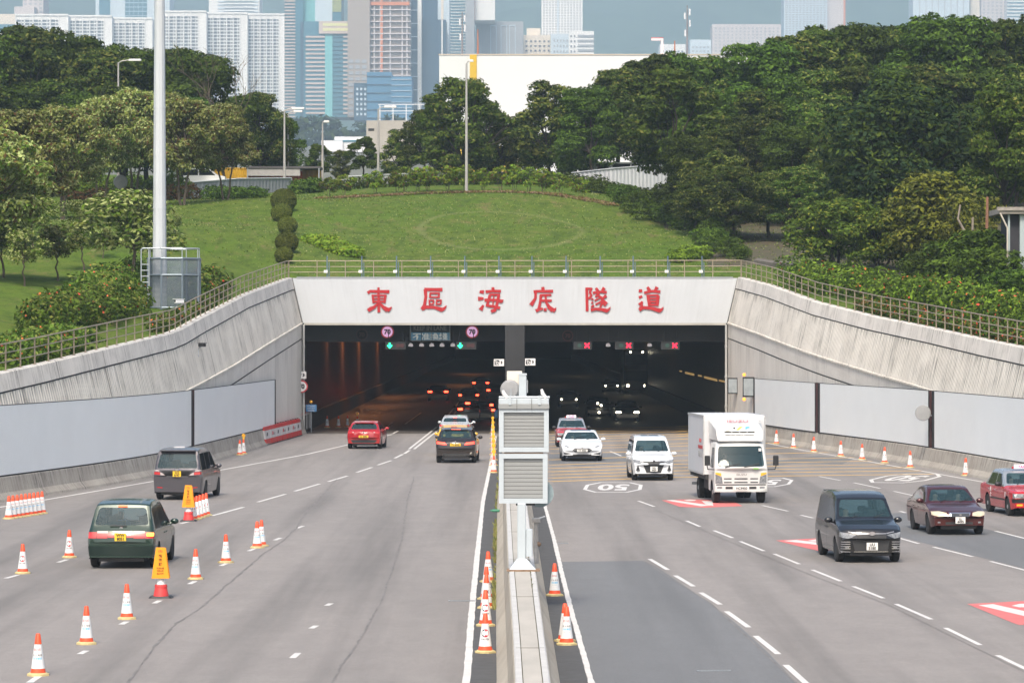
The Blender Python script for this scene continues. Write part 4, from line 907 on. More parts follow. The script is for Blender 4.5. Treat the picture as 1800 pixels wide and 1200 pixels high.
# ---- orange sign boards standing on cones
ORG = M('orange_board', (.85, .33, .01), .5, var=.06, vs=6); CRB = M('cone_red', (.66, .05, .05), .5, var=.1, vs=5)
def orange(px, py, label, rz=0):
    g = G(px, py-2); t = thing('warning_sign_cone', label, 'sign', g, rz, 'orange sign boards on cones'); s = .94
    m = MB(); m.bbox(-.28, .28, -.24, .24, 0, .045, .05); m.build('base', BLACK, t)
    m = MB(); m.lathe([(.18, .045), (.14, .24), (.15, .25), (.14, .31)], 18); m.build('cone_body', CRB, t, smooth=True); m = MB(); m.lathe([(.105, .312), (.075, .47), (.05, .9)], 16); m.build('sleeve', CW, t, smooth=True)
    m = MB(); m.prism([(-.205, .46), (.205, .46), (.105, 1.16), (.095, 1.18), (-.095, 1.18), (-.105, 1.16)], -.145, -.115); m.build('board', ORG, t)
    m = MB(); m.prism([(-.205, .46), (.205, .46), (.105, 1.16), (-.105, 1.16)], .085, .11); m.build('board', ORG, t)
    dk = M('sign_brown_print', (.25, .07, .01), .6)
    for i, c in enumerate('請慢駛'): text(c, .075, (0, -.15, .985-.095*i), dk, t, depth=.004, bold=.003)
    for i, c in enumerate(('PLEASE', 'DRIVE', 'SLOW')): text(c, .055, (0, -.15, .70-.062*i), dk, t, depth=.004, bold=.001)
    m = MB(); m.ring([[(r*math.cos(a), -.150, 1.09+r*.6*math.sin(a)) for a in [2*PI*i/16 for i in range(17)]] for r in (.05, .042)]); m.prism([(-.02, 1.10), (.03, 1.08), (.015, 1.1), (-.01, 1.115)], -.152, -.147); m.build('symbol', CRB, t)
orange(283, 1052, 'orange PLEASE DRIVE SLOW board on a red cone beside the green van'); orange(331.5, 917.5, 'orange board on a red cone in front of the grey van', 0)
# ---- water-filled red and white barriers by the wall
WBW = M('barrier_white', (.6, .6, .6), .5, var=.15, vs=3); WBR = M('barrier_red', (.55, .03, .03), .5, var=.1, vs=3)
pa, pb = G(460, 783), G(524, 765)
dv = pb-pa; nb = 7; L = dv.length/nb
for i in range(nb):
    p = pa+dv*((i+.5)/nb); t = thing('water_barrier', ordn[i]+' of seven red and white plastic barriers at the wall, from the outer end', 'barrier', p, math.atan2(dv.y, dv.x), 'red and white plastic barriers'); h = L/2-.10
    def prof(z0, z1, w0, w1, nm, mt):
        m = MB(); m.add([(-h, -w0, z0), (h, -w0, z0), (h, w0, z0), (-h, w0, z0), (-h, -w1, z1), (h, -w1, z1), (h, w1, z1), (-h, w1, z1)], [(0, 1, 5, 4), (1, 2, 6, 5), (2, 3, 7, 6), (3, 0, 4, 7), (4, 5, 6, 7), (3, 2, 1, 0)]); return m.build(nm, mt, t)
    prof(0, .06, .27, .27, 'foot', BLACK); prof(.06, .34, .25, .22, 'lower_half', WBR); prof(.342, .8, .215, .15, 'upper_half', WBW); prof(.802, 1.0, .15, .13, 'top_rail', WBR)
    m = MB(); m.box(-.12, -.06, -.05, .05, 1.0, 1.06); m.box(h-.1, h-.04, -.05, .05, 1.0, 1.05); m.build('lugs', BLACK, t)
    m = MB(); m.prism([(-h*.5, .5), (-h*.1, .5), (-h*.1, .66), (-h*.4, .7)], -.205, -.19); m.build('emblem', CRD if i % 2 else CBK, t)
    if i % 2: m = MB(); m.prism([(0, .48), (h*.6, .5), (h*.6, .62), (0, .6)], -.207, -.19); m.build('print', M('print_grey', (.3, .3, .3)), t)
for i in range(4):
    p = G(524+i*6, 763-i*2.2); t = thing('crowd_barrier', ordn[i]+' of four folded red and white pedestrian barriers at the tunnel wall', 'barrier', p, 1.2+R.uniform(-.1, .1), 'folded pedestrian barriers')
    m = MB(); m.tube([(-.5, 0, .15), (-.5, 0, 1.15), (.5, 0, 1.15), (.5, 0, .15), (-.5, 0, .15)], .025, 6); m.build('frame', WBR, t)
    m = MB()
    for k in range(5): m.tube([(-.34+k*.17, 0, .16), (-.34+k*.17, 0, 1.14)], .02, 5)
    m.build('grille', WBW, t); m = MB(); m.box(-.4, -.34, -.25, .25, 0, .04); m.box(.34, .4, -.25, .25, 0, .04); m.build('feet', BLACK, t)
# blue notice with a lamp on top
D = 209; g = P(547, 717, D); t = thing('notice_board', 'small blue notice with an orange lamp on top, standing inside the tunnel mouth', 'sign', (g.x, g.y, 0))
z = g.z; m = MB(); m.box(-.33, .33, 0, .04, z-.22, z+.22); m.build('panel', M('notice_blue', (.06, .2, .42), .5), t); m = MB(); m.tube([(0, .07, 0), (0, .07, z+.3)], .03, 6); m.build('post', STEEL, t); m = MB(); m.ball((0, 0, z+.38), .1); m.build('lamp', M('amber_lens', (.8, .4, .02)), t)
for i, s in enumerate(('NO ENTRY', 'KEEP OUT', '隧道禁區')): text(s, .1, (0, -.006, z+.12-.13*i), SGW, t, depth=.004)
D = 214; g = P(872, 727, D); t = thing('notice_board', 'narrow blue notice at the end of the cone row beside the tall sign case', 'sign', (g.x, g.y, 0)); m = MB(); m.box(-.1, .1, 0, .04, g.z-.25, g.z+.25); m.build('panel', M('notice_blue', (.06, .2, .42)), t); m = MB(); m.tube([(0, .07, 0), (0, .07, g.z)], .03, 6); m.build('post', STEEL, t)
# ---- high mast with caged platform
MASTM = M('mast_paint', (.56, .60, .64), .4, .2, var=.12, vs=.7, stretch=(3, 3, .5)); CAGE = M('cage_steel', (.20, .25, .30), .45, .4, var=.15, vs=5)
D = 174.; bx = (280.5-900)*D/FP; bz = TZ(bx, D)-.1; k = FP/D
t = thing('high_mast', 'tall tapering pale grey lighting mast rising from the bank above the wall', 'mast', (bx, D, bz))
zt_ = CH+(582+260)*D/FP-bz
m = MB(); n = 16
m.lathe([(.37, 0), (lerp(.37, .21, .5), zt_*.5), (.21, zt_)], 12); m.build('shaft', MASTM, t); m = MB()
for f in (.22, .44, .66): m.lathe([(lerp(.37, .21, f)+.012, zt_*f), (lerp(.37, .21, f)+.008, zt_*f+.12)], 12)
m.build('sleeve_joint', MASTM, t)
m = MB(); m.lathe([(1.2, zt_), (1.2, zt_+.2)], 16)
for i in range(8): a = i*PI/4; m.box(1.2*math.cos(a)-.2, 1.2*math.cos(a)+.2, 1.2*math.sin(a)-.2, 1.2*math.sin(a)+.2, zt_-.25, zt_-.01)
m.build('lantern_ring', CAGE, t)
RUST = M('rust_patch', (.42, .22, .07), .8)
c = thing('access_cage', 'grey steel mesh cage with a ladder and handrail around the foot of the high mast', 'cage', (bx, D, bz))
cx, cy = (306-900)/k-bx*1.0, 0; cx = ((306-900)*D/FP)-bx
def hexp(r, z, n=8, sx=1.0): return [(cx+r*sx*math.cos(PI/n+2*PI*i/n), cy+r*.9*math.sin(PI/n+2*PI*i/n), z) for i in range(n)]
H = CH-(455-582)*D/FP-bz
r = 1.38; ps = hexp(r, 0)
MESHM = M('cage_mesh', (.17, .21, .26), .5, .4)
nn, ll = NT(MESHM); tr_ = node(MESHM, 'ShaderNodeBsdfTransparent'); mxs = node(MESHM, 'ShaderNodeMixShader'); tcx = node(MESHM, 'ShaderNodeTexCoord'); wv = node(MESHM, 'ShaderNodeTexWave', bands_direction='Z'); wv.inputs['Scale'].default_value = 5
ll.new(tcx.outputs['Object'], wv.inputs['Vector']); rr = node(MESHM, 'ShaderNodeMapRange'); rr.inputs[3].default_value = .25; rr.inputs[4].default_value = .72; ll.new(wv.outputs['Fac'], rr.inputs[0])
ll.new(rr.outputs[0], mxs.inputs[0]); ll.new(tr_.outputs[0], mxs.inputs[1]); ll.new(nn['Principled BSDF'].outputs[0], mxs.inputs[2]); ll.new(mxs.outputs[0], nn['Material Output'].inputs[0])
for i in range(8):
    a, b = ps[i], ps[(i+1) % 8]; m = MB(); m.add([(a[0], a[1], .1), (b[0], b[1], .1), (b[0], b[1], H), (a[0], a[1], H)], [(0, 1, 2, 3)]); m.build('mesh_panel', MESHM, c)
    m = MB(); m.tube([(a[0], a[1], 0), (a[0], a[1], H)], .06, 6); m.build('cage_post', CAGE, c)
for z in (.12, H*.68, H): m = MB(); q = hexp(r+.02, z); m.tube(q+[q[0]], .045 if z < H-.1 else .06, 6); m.build('cage_rail', CAGE, c)
m = MB(); q = hexp(r-.02, H*.68); m.add(q, [tuple(range(8))]); m.build('platform', CAGE, c)
HR = M('handrail_zinc', (.42, .47, .5), .4, .5)
q = hexp(r-.03, H+.52); m = MB(); m.tube(q+[q[0]], .035, 6)
for a in q: m.tube([(a[0], a[1], H), a], .028, 6)
m.build('handrail', HR, c)
lx = ((266-900)*D/FP)-bx; m = MB(); w = .2
for s in (-1, 1): m.tube([(lx-.2+s*w-.02, -.9, .0), (lx-.2+s*w-.02, -.9, H+.5)], .035, 6)
for i in range(int(H/.3)): m.tube([(lx-.2-w, -.9, .2+i*.3), (lx-.2+w, -.9, .2+i*.3)], .02, 5)
m.build('ladder', HR, c); m = MB(); m.tube([(lx-.2-w-.02, -.9, H+.4), (lx-.2-w+.05, -.9, H+.52), (cx, -1.15, H+.52)], .035, 6); m.build('ladder_rail', HR, c)
# ================================================================ VEHICLES
def paint(name, col, rough=.2, metal=.0, coat=.5): return M(name, col, rough, metal, coat=coat)
GLASS = bpy.data.materials.new('car_glass'); GLASS.use_nodes = True
_n, _l = NT(GLASS); _b = _n['Principled BSDF']; _b.inputs['Base Color'].default_value = (.045, .09, .11, 1); _b.inputs['Roughness'].default_value = .04; _b.inputs['Specular IOR Level'].default_value = .4  # lighter bluish base colour stands in for sky reflected in the panes
_t = node(GLASS, 'ShaderNodeBsdfTransparent'); _t.inputs[0].default_value = (.55, .72, .78, 1); _m = node(GLASS, 'ShaderNodeMixShader'); _m.inputs[0].default_value = .42
_l.new(_t.outputs[0], _m.inputs[1]); _l.new(_b.outputs[0], _m.inputs[2]); _l.new(_m.outputs[0], _n['Material Output'].inputs[0])
DGLASS = M('tinted_glass', (.02, .024, .026), .06, spec=.5); INT = M('interior_dark', (.03, .03, .032), .85); SEATM = M('seat_grey', (.09, .09, .09), .9)
DCH = M('dull_chrome', (.30, .31, .33), .35, .6); TYRE = M('tyre_rubber', (.018, .018, .019), .85); RIMM = M('alloy_rim', (.48, .49, .5), .35, .7); RIMD = M('dark_rim', (.06, .06, .065), .4, .5)
CHROME = M('chrome', (.75, .77, .8), .16, 1.0); TRIM = M('black_trim', (.015, .015, .017), .45); GRID = M('grille_dark', (.025, .026, .028), .5)
HL = M('headlamp', (.34, .36, .38), .2, .2, var=.5, vs=14, var2=(.10, .11, .12)); TLR = M('tail_lamp', (.42, .012, .015), .2, coat=.6); TLB = M('tail_lamp_lit', (.7, .03, .02), .3, emit=(1, .06, .03), es=2.2)
TLW = M('lamp_clear', (.42, .36, .36), .3); AMBL = M('indicator_lit', (1, .5, .1), .3, emit=(1, .36, .04), es=1.6); BLIT = M('brake_lit', (.8, .05, .03), .3, emit=(1, .1, .04), es=3)
PLW = M('plate_white', (.7, .7, .68), .5); PLY = M('plate_yellow', (.78, .5, .02), .5); PLT = M('plate_text', (.02, .02, .02), .6)
HLIT = M('headlamp_lit', (1, 1, .9), .3, emit=(1, .9, .65), es=9)
def inside(p, poly):
    s = 0; n = len(poly)
    for i in range(n):
        a, b = poly[i], poly[(i+1) % n]; c = (b[0]-a[0])*(p[1]-a[1])-(b[1]-a[1])*(p[0]-a[0])
        if abs(c) < 1e-9: continue
        if s == 0: s = 1 if c > 0 else -1
        elif (c > 0) != (s > 0): return False
    return True
def cut(bm, ax, poly, cond):
    """cut a convex outline through the shell (seen along an axis) and return the faces inside it"""
    f2 = (lambda v: (v.x, v.z)) if ax == 'F' else ((lambda v: (v.y, v.z)) if ax == 'S' else (lambda v: (v.x, v.y)))
    x0, x1 = min(p[0] for p in poly), max(p[0] for p in poly); y0, y1 = min(p[1] for p in poly), max(p[1] for p in poly)
    def cands():
        r = []
        for f in bm.faces:
            if not cond(f): continue
            q = [f2(v.co) for v in f.verts]
            if max(a[0] for a in q) < x0-.01 or min(a[0] for a in q) > x1+.01 or max(a[1] for a in q) < y0-.01 or min(a[1] for a in q) > y1+.01: continue
            r.append(f)
        return r
    n = len(poly)
    for i in range(n):
        a, b = Vector(poly[i]), Vector(poly[(i+1) % n]); d = b-a
        if d.length < 1e-5: continue
        no = {'F': Vector((d.y, 0, -d.x)), 'S': Vector((0, d.y, -d.x)), 'T': Vector((d.y, -d.x, 0))}[ax].normalized()
        co = {'F': Vector((a.x, 0, a.y)), 'S': Vector((0, a.x, a.y)), 'T': Vector((a.x, a.y, 0))}[ax]
        c = cands(); g = set(c)
        for f in c: g.update(f.edges); g.update(f.verts)
        bmesh.ops.bisect_plane(bm, geom=list(g), plane_co=co, plane_no=no, dist=1e-5)
        bm.normal_update()
    return [f for f in cands() if inside(f2(f.calc_center_median()), poly)]
def extract(bm, faces, name, mat, parent, push=0.0, keep=False):
    if not faces: return None
    vm = {}; vs = []; fs = []
    for f in faces:
        q = []
        for v in f.verts:
            if v.index not in vm: vm[v.index] = len(vs); vs.append(v.co+v.normal*push)
            q.append(vm[v.index])
        fs.append(q)
    me = bpy.data.meshes.new(name); me.from_pydata(vs, [], fs); me.materials.append(mat)
    for p in me.polygons: p.use_smooth = True
    if not keep: bmesh.ops.delete(bm, geom=faces, context='FACES_ONLY')
    return link(me, name, parent)
def panel(bm, t, ax, polys, cond, name, mat, push=0.0):
    fs = []
    for p in (polys if isinstance(polys[0][0], (list, tuple)) else [polys]):
        fs += cut(bm, ax, p, cond)
        bm.verts.index_update()
    fs = [f for f in set(fs) if f.is_valid]; bm.verts.ensure_lookup_table(); bm.verts.index_update(); bm.normal_update()
    return extract(bm, fs, name, mat, t, push)
FR = lambda f: f.normal.y < -.25
BK = lambda f: f.normal.y > .25
def clipx(poly, a, keep_gt):
    out = []; n = len(poly)
    for i in range(n):
        p, q = poly[i], poly[(i+1) % n]; ip = (p[0] >= a) == keep_gt; iq = (q[0] >= a) == keep_gt
        if ip: out.append(p)
        if ip != iq: t = (a-p[0])/(q[0]-p[0]); out.append((a, p[1]+(q[1]-p[1])*t))
    return out
def rnd(poly, r=.06):
    out = []; n = len(poly)
    for i in range(n):
        a, b, c = Vector(poly[i-1]), Vector(poly[i]), Vector(poly[(i+1) % n]); u = (a-b); v = (c-b); q = min(r, u.length*.4, v.length*.4)
        p1 = b+u.normalized()*q; p2 = b+v.normalized()*q; m = (p1+p2)/2*.5+b*.5; out += [tuple(p1), tuple(m), tuple(p2)]
    return out
_wm = {}
def wheel_mesh(r, w, style):
    k = (r, w, style)
    if k in _wm: return _wm[k]
    m = MB(); rr = r*.66; m.lathe([(rr, -w/2+.01), (r-.03, -w/2), (r, -w/2+.03), (r, w/2-.03), (r-.03, w/2), (rr, w/2-.01)], 24, ax='x')
    o = m.build('tyre', TYRE); ty = o.data; bpy.data.objects.remove(o)
    m = MB()
    if style == 'steel': m.lathe([(rr, .0), (rr, w/2-.03), (rr*.85, w/2-.05), (rr*.5, w/2-.02), (rr*.2, w/2), (.01, w/2)], 20, ax='x')
    else:
        for r0, r1 in ((rr-.03, rr),): m.ring([[(w/2-.02, a*math.cos(2*PI*i/20), a*math.sin(2*PI*i/20)) for i in range(21)] for a in (r0, r1)])
        m.lathe([(.06, w/2-.06), (.06, w/2-.015)], 10, ax='x')
        for i in range(7 if style != 'five' else 5):
            a = 2*PI*i/(7 if style != 'five' else 5); c, s = math.cos(a), math.sin(a); wd = .035 if style != 'five' else .055
            pts = [(.05, -wd), (rr-.01, -wd*.7), (rr-.01, wd*.7), (.05, wd)]; q = [(w/2-.02, x*c-y*s, x*s+y*c) for x, y in pts]; q2 = [(w/2-.06, b, d) for _, b, d in q]
            m.add(q+q2, [(0, 1, 2, 3), (0, 4, 5, 1), (1, 5, 6, 2), (2, 6, 7, 3)])
        m.lathe([(rr*.98, w/2-.1), (.02, w/2-.1)], 16, ax='x', mi=1)
    o = m.build('rim', [RIMD if style == 'dark' else RIMM, TRIM], smooth=False); ri = o.data; bpy.data.objects.remove(o)
    _wm[k] = (ty, ri); return _wm[k]
def wheels(t, r, w, pos, style):
    ty, ri = wheel_mesh(r, w, style)
    for x, y in pos:
        o = link(ty, 'wheel', t); o.location = (x, y, r); o.rotation_euler = (0, 0, 0 if x > 0 else PI); link(ri, 'rim', o)
def person(loc, rz, label, shirt, par=None):
    """seated driver: one continuous skinned body, arms reaching to the wheel"""
    J = [((0, 0, 0), .15), ((0, .02, .22), .14), ((0, .03, .42), .155), ((0, .02, .55), .06), ((0, 0, .66), .085), ((0, -.01, .76), .09)]
    vs = [Vector(p) for p, _ in J]; rs = [r for _, r in J]; ed = [(i, i+1) for i in range(5)]
    for s in (-1, 1):
        k = len(vs); vs += [Vector((s*.19, .02, .45)), Vector((s*.24, -.14, .24)), Vector((s*.17, -.40, .32)), Vector((s*.15, -.47, .35))]; rs += [.065, .05, .04, .042]; ed += [(2, k), (k, k+1), (k+1, k+2), (k+2, k+3)]
        k = len(vs); vs += [Vector((s*.11, -.2, .02)), Vector((s*.14, -.5, .08)), Vector((s*.14, -.6, -.25))]; rs += [.1, .075, .06]; ed += [(0, k), (k, k+1), (k+1, k+2)]
    me = bpy.data.meshes.new('person'); me.from_pydata(vs, ed, []); o = bpy.data.objects.new('person', me); COL.objects.link(o)
    md = o.modifiers.new('s', 'SKIN'); sv = me.skin_vertices[0].data
    for i, r in enumerate(rs): sv[i].radius = (r, r)
    sv[0].use_root = True; o.modifiers.new('d', 'SUBSURF').levels = 1
    m2 = bpy.data.meshes.new_from_object(o.evaluated_get(bpy.context.evaluated_depsgraph_get())); bpy.data.objects.remove(o)
    m2.materials.clear(); m2.materials.append(M('skin', (.42, .26, .18), .6)); m2.materials.append(shirt); m2.materials.append(M('hair', (.02, .016, .014), .7))
    for p in m2.polygons:
        c = p.center; p.use_smooth = True
        p.material_index = 2 if (c.z > .76 or (c.z > .64 and c.y > .045)) else (0 if (c.z > .53 or (c.y < -.36 and c.z > .25)) else 1)
    o = link(m2, 'person'); o.location = loc; o.rotation_euler = (0, 0, rz)
    return tag(o, label, 'person')
SK = {k: M('clothing_'+k, c, .8) for k, c in (('white', (.6, .6, .62)), ('blue', (.12, .2, .4)), ('grey', (.2, .2, .22)), ('pale', (.5, .42, .35)))}
def car(name, label, cat, S, loc, rz, group=None):
    """S: L W H sill belt prof[(d,z)] ws(i,j profile indices of the windscreen) rw tumble wheels..."""
    t = thing(name, label, cat, loc, rz, group)
    L, Wd, belt, sill = S['L'], S['W'], S['belt'], S.get('sill', .24); hw = Wd/2; tum = S.get('tum', .22)
    prof = S['prof']; wf, wr, r = S['wf'], S['wr'], S.get('r', .32); ar = r+.055
    ys = sorted(set([round(L*i/46, 3) for i in range(47)]+[p[0] for p in prof]+[.02, .05, .1, .16, L-.02, L-.05, L-.1, L-.16]+[w+ar*k for w in (wf, wr) for k in (-1, -.97, -.85, -.6, -.3, 0, .3, .6, .85, .97, 1)]))
    ys = [y for y in ys if 0 <= y <= L]; q = [ys[0]]
    for y in ys[1:]:
        if y-q[-1] > .012: q.append(y)
    ys = q; ys[-1] = L
    bow_f, bow_r = S.get('bowf', .16), S.get('bowr', .1)
    def section(y):
        zt = tab(prof, y); e = min(y, L-y); cr_ = .5 if y < L/2 else .3; wy = hw*(1-(.10 if y < L/2 else .06)*max(0, 1-e/cr_)**2)
        zs = min(S['beltf'](y) if 'beltf' in S else belt, zt-.05); zb = sill+max(0, .06*(1-e/.25)) if e < .25 else sill
        for w in (wf, wr):
            if abs(y-w) < ar: zb = max(zb, r+math.sqrt(max(0, ar*ar-(y-w)**2)))
        zb = min(zb, zs-.1)
        pts = []
        for f in (0, .1, .3, .5, .7, .88, 1):
            z = lerp(zb, zs, f); g = (z-sill)/max(.1, belt-sill); x = wy*(.955+.045*math.sin(min(1, max(0, g)*1.5)*PI/2)-.035*max(0, g-.75)*4); pts.append((x, z))
        xb = pts[-1][0]; h = zt-zs; wt = xb-tum*max(0, h-.05)
        for f in (.08, .35, .65, .88): pts.append((xb-(xb-wt)*f-.02*f, zs+(h-.05)*f))
        pts += [(wt-.05, zt-.022), (wt-.11, zt-.006), (wt*.62, zt+.006), (wt*.3, zt+.012), (0, zt+.014)]
        return pts
    rows = []
    for y in ys:
        half = section(y); full = [(x, z) for x, z in half]+[(-x, z) for x, z in reversed(half[:-1])]
        rows.append([(x, y-L/2, z) for x, z in full])
    def shape(v):
        x, y, z = v; u = (x/hw)**2; df = y+L/2; dr = L/2-y
        y += bow_f*u*max(0, 1-df/1.3)
        y -= bow_r*u*max(0, 1-dr/.7)
        if 'nose' in S and df < .6: y += tabc(S['nose'], z)*max(0, 1-df/.6)
        if 'tail' in S and dr < .5: y -= tabc(S['tail'], z)*max(0, 1-dr/.5)
        return (x, y, z)
    n = len(rows[0]); m = MB(); m.ring([[shape(v) for v in r_] for r_ in rows])
    for k in (0, (len(rows)-1)*n):
        for i in range(n//2-1 if n % 2 else n//2): m.f.append((k+i, k+i+1, k+n-2-i, k+n-1-i) if k+i+1 != k+n-2-i else (k+i, k+i+1, k+n-1-i)); m.mi.append(0)
        if n % 2: m.f.append((k+n//2-1, k+n//2, k+n//2+1)); m.mi.append(0)
    bm = bmesh.new(); vs = [bm.verts.new(v) for v in m.v]
    for f in m.f:
        try: bm.faces.new([vs[i] for i in f])
        except ValueError: pass
    bmesh.ops.dissolve_degenerate(bm, dist=1e-4, edges=bm.edges); bmesh.ops.recalc_face_normals(bm, faces=bm.faces)
    for f in bm.faces: f.smooth = True
    bm.normal_update()
    P_ = S['paint']; i, j = S['wsi']; k, l = S['rwi']
    (y0, z0), (y1, z1) = prof[i], prof[j]; (y2, z2), (y3, z3) = prof[k], prof[l]
    def hwz(z): return hw*.965-tum*max(0, z-belt)
    up = lambda f: f.normal.y < -.15 and f.calc_center_median().y < 0 and f.calc_center_median().z > z0-.02
    ws = [(-hwz(z0)+.10, z0+.05), (hwz(z0)-.10, z0+.05), (hwz(z1)-.13, z1-.03), (-hwz(z1)+.13, z1-.03)]
    wscreen = panel(bm, t, 'F', rnd(ws, .07), up, 'windscreen', S.get('wsmat', GLASS))
    g0, g1 = S.get('rwz', (z3+.05, z2-.05)); rg = lambda f: f.normal.y > .15 and f.calc_center_median().y > 0 and f.calc_center_median().z > g0-.03
    panel(bm, t, 'F', rnd([(-hwz(g0)+.12, g0), (hwz(g0)-.12, g0), (hwz(g1)-.13, g1), (-hwz(g1)+.13, g1)], .08), rg, 'rear_window', S.get('rearglass', GLASS))
    sd = [(y0+.28, belt+.045), (y3-.16-S.get('cp', 0), belt+.045), (y2-.06-S.get('cp', 0)*.5, min(z2, z1+.08)-.10), (y1+.02, min(z2, z1+.08)-.10)]
    sd = [(a-L/2, b) for a, b in sd]; pil = [p-L/2 for p in S['pillars']]
    segs = []; rest = sd
    for p in pil: segs.append(clipx(rest, p-.035, False)); rest = clipx(rest, p+.035, True)
    segs.append(rest)
    for s in (1, -1):
        for g in segs:
            if len(g) >= 3: panel(bm, t, 'S', rnd(g, .04), lambda f: f.normal.x*s > .45, 'side_window', S.get('sideglass', DGLASS))
        for yb in [p-L/2 for p in S.get('doors', [])]:
            fs = cut(bm, 'S', [(yb-.008, sill+.12), (yb+.008, sill+.12), (yb+.008, belt+.02), (yb-.008, belt+.02)], lambda f: f.normal.x*s > .45); bmesh.ops.delete(bm, geom=fs, context='FACES_ONLY')
        for yb in S.get('handles', []):
            mm = MB(); mm.bbox(-.1, .1, -.014, .014, -.014, .014, .005); h = mm.build('door_handle', S.get('handlem', P_), t); h.location = (s*(hw*.985+.006), yb-L/2, belt-.13); h.rotation_euler = (0, 0, PI/2)
    for nm, mt, polys, mir in S.get('front', []):
        for s in ((1, -1) if mir else (1,)):
            pp = [[(x*s, z) for x, z in p] for p in polys]; panel(bm, t, 'F', pp, lambda f: f.normal.y < -.2 and f.calc_center_median().y < -L/2+.9, nm, mt, .002)
    for nm, mt, polys, mir in S.get('rear', []):
        for s in ((1, -1) if mir else (1,)):
            pp = [[(x*s, z) for x, z in p] for p in polys]; panel(bm, t, 'F', pp, lambda f: f.normal.y > .2 and f.calc_center_median().y > L/2-.7, nm, mt, .002)
    for nm, mt, polys in S.get('side', []):
        for s in (1, -1): panel(bm, t, 'S', [[(y-L/2, z) for y, z in p] for p in polys], lambda f: f.normal.x*s > .3, nm, mt, .002)
    for nm, mt, polys in S.get('top', []): panel(bm, t, 'T', [[(x, y-L/2) for x, y in p] for p in polys], lambda f: f.normal.z > .5 and f.calc_center_median().z > z1-.1, nm, mt, .002)
    if 'roofmat' in S:
        fs = [f for f in bm.faces if f.calc_center_median().z > belt+.015 and prof[i][0]-L/2-.02 < f.calc_center_median().y < prof[l][0]-L/2-.05]; bm.verts.index_update(); extract(bm, fs, 'roof', S['roofmat'], t)
    # shell, with a dark lining just inside it
    bm.normal_update(); bm.verts.index_update()
    me = bpy.data.meshes.new('body'); bm.to_mesh(me); me.materials.append(P_)
    for e in bm.edges: e.smooth = not (len(e.link_faces) == 2 and e.calc_face_angle(0) > .65)
    bm.to_mesh(me); link(me, 'body', t)
    for v in bm.verts: v.co -= v.normal*.022
    bmesh.ops.reverse_faces(bm, faces=bm.faces); ml = bpy.data.meshes.new('interior_lining'); bm.to_mesh(ml); ml.materials.clear(); ml.materials.append(INT); link(ml, 'interior_lining', t); bm.free()
    # underbody, dashboard, seats
    u = MB(); u.box(-hw+.3, hw-.3, -L/2+.25, L/2-.2, .19, .5); u.box(-hw+.12, hw-.12, -L/2+wf+ar+.05, -L/2+wr-ar-.05, .2, .34); u.build('underbody', TRIM, t)
    u = MB(); u.box(-hw+.12, hw-.12, -L/2+y0+.1, -L/2+y0+.55, belt-.3, belt-.03); u.build('dashboard', INT, t)
    for yy in S.get('seats', (2.2, 3.2)):
        for s in (-1, 1):
            u = MB(); x = s*hw*.45; u.bbox(x-.24, x+.24, yy-.5-L/2, yy-L/2, .42, .62, .05); u.add([(x-.23, yy-.06-L/2, .6), (x+.23, yy-.06-L/2, .6), (x+.2, yy+.14-L/2, belt+.16), (x-.2, yy+.14-L/2, belt+.16), (x-.23, yy+.08-L/2, .6), (x+.23, yy+.08-L/2, .6), (x+.2, yy+.24-L/2, belt+.16), (x-.2, yy+.24-L/2, belt+.16)], [(0, 1, 2, 3), (4, 7, 6, 5), (3, 2, 6, 7), (0, 3, 7, 4), (1, 5, 6, 2)])
            u.bbox(x-.12, x+.12, yy+.14-L/2, yy+.23-L/2, belt+.18, belt+.34, .03); u.build('seat', SEATM, t)
    wheels(t, r, S.get('ww', .21), [(s*(hw-.115), y-L/2) for s in (-1, 1) for y in (wf, wr)], S.get('rim', 'alloy'))
    for s in (-1, 1):
        u = MB(); u.ball((s*(hw+.085), y0+.32-L/2, belt+.09), .11, 12, 8, sq=(1, 1, 1)); u.v = [(x if True else x, (y-(y0+.32-L/2))*.62+(y0+.32-L/2), (z-(belt+.09))*.72+belt+.09) for x, y, z in [((vx-s*(hw+.085))*1.05+s*(hw+.085), vy, vz) for vx, vy, vz in u.v]]
        u.tube([(s*(hw-.04), y0+.34-L/2, belt+.03), (s*(hw+.08), y0+.33-L/2, belt+.06)], .028, 6); u.build('side_mirror', S.get('mirm', P_), t, smooth=True)
    # number plates
    for key, yy, mt, s in (('plate_f', -L/2, PLW, 1), ('plate_r', L/2, PLY, -1)):
        if key not in S: continue
        txt, z, two = S[key]; pw, ph = (.30, .2) if two else (.5, .12)
        off = S.get(key+'o', .0); u = MB(); y = yy-s*.022-s*off; u.box(-pw/2, pw/2, min(y, y+s*.02), max(y, y+s*.02), z-ph/2, z+ph/2); pl = u.build('number_plate', mt, t)
        ln = txt.split('/') if two else [txt]
        for q_, tx in enumerate(ln): o = text(tx, .105 if two else .115, (0, y-s*.006, z+(.047-.094*q_ if two else 0)), PLT, pl, depth=.004, bold=.003, sx=.95, rz=0 if s > 0 else PI)
    for key, y, s in (('wiperf', y0+.12-L/2, 1), ):
        if S.get('wipers', True):
            for x in (-.35, .25): u = MB(); u.tube([(x, y0+.02-L/2, z0+.03), (x+.42, y0+.14-L/2+(.1), z0+.03+(z1-z0)*.26)], .014, 5); u.build('wiper', TRIM, t)
    KIDS[t.name] = list(t.children)
    return t
def emblem(t, y, z, w, mat, s):
    m = MB(); m.lathe([(w, -.01), (w*.8, .012)], 14, ax='y'); o = m.build('emblem', mat, t); o.scale = (1, 1, .68); o.location = (0, y, z); return o
def extra(t, nm, mat, boxes):
    m = MB()
    for b in boxes: m.bbox(*b, .015)
    return m.build(nm, mat, t)
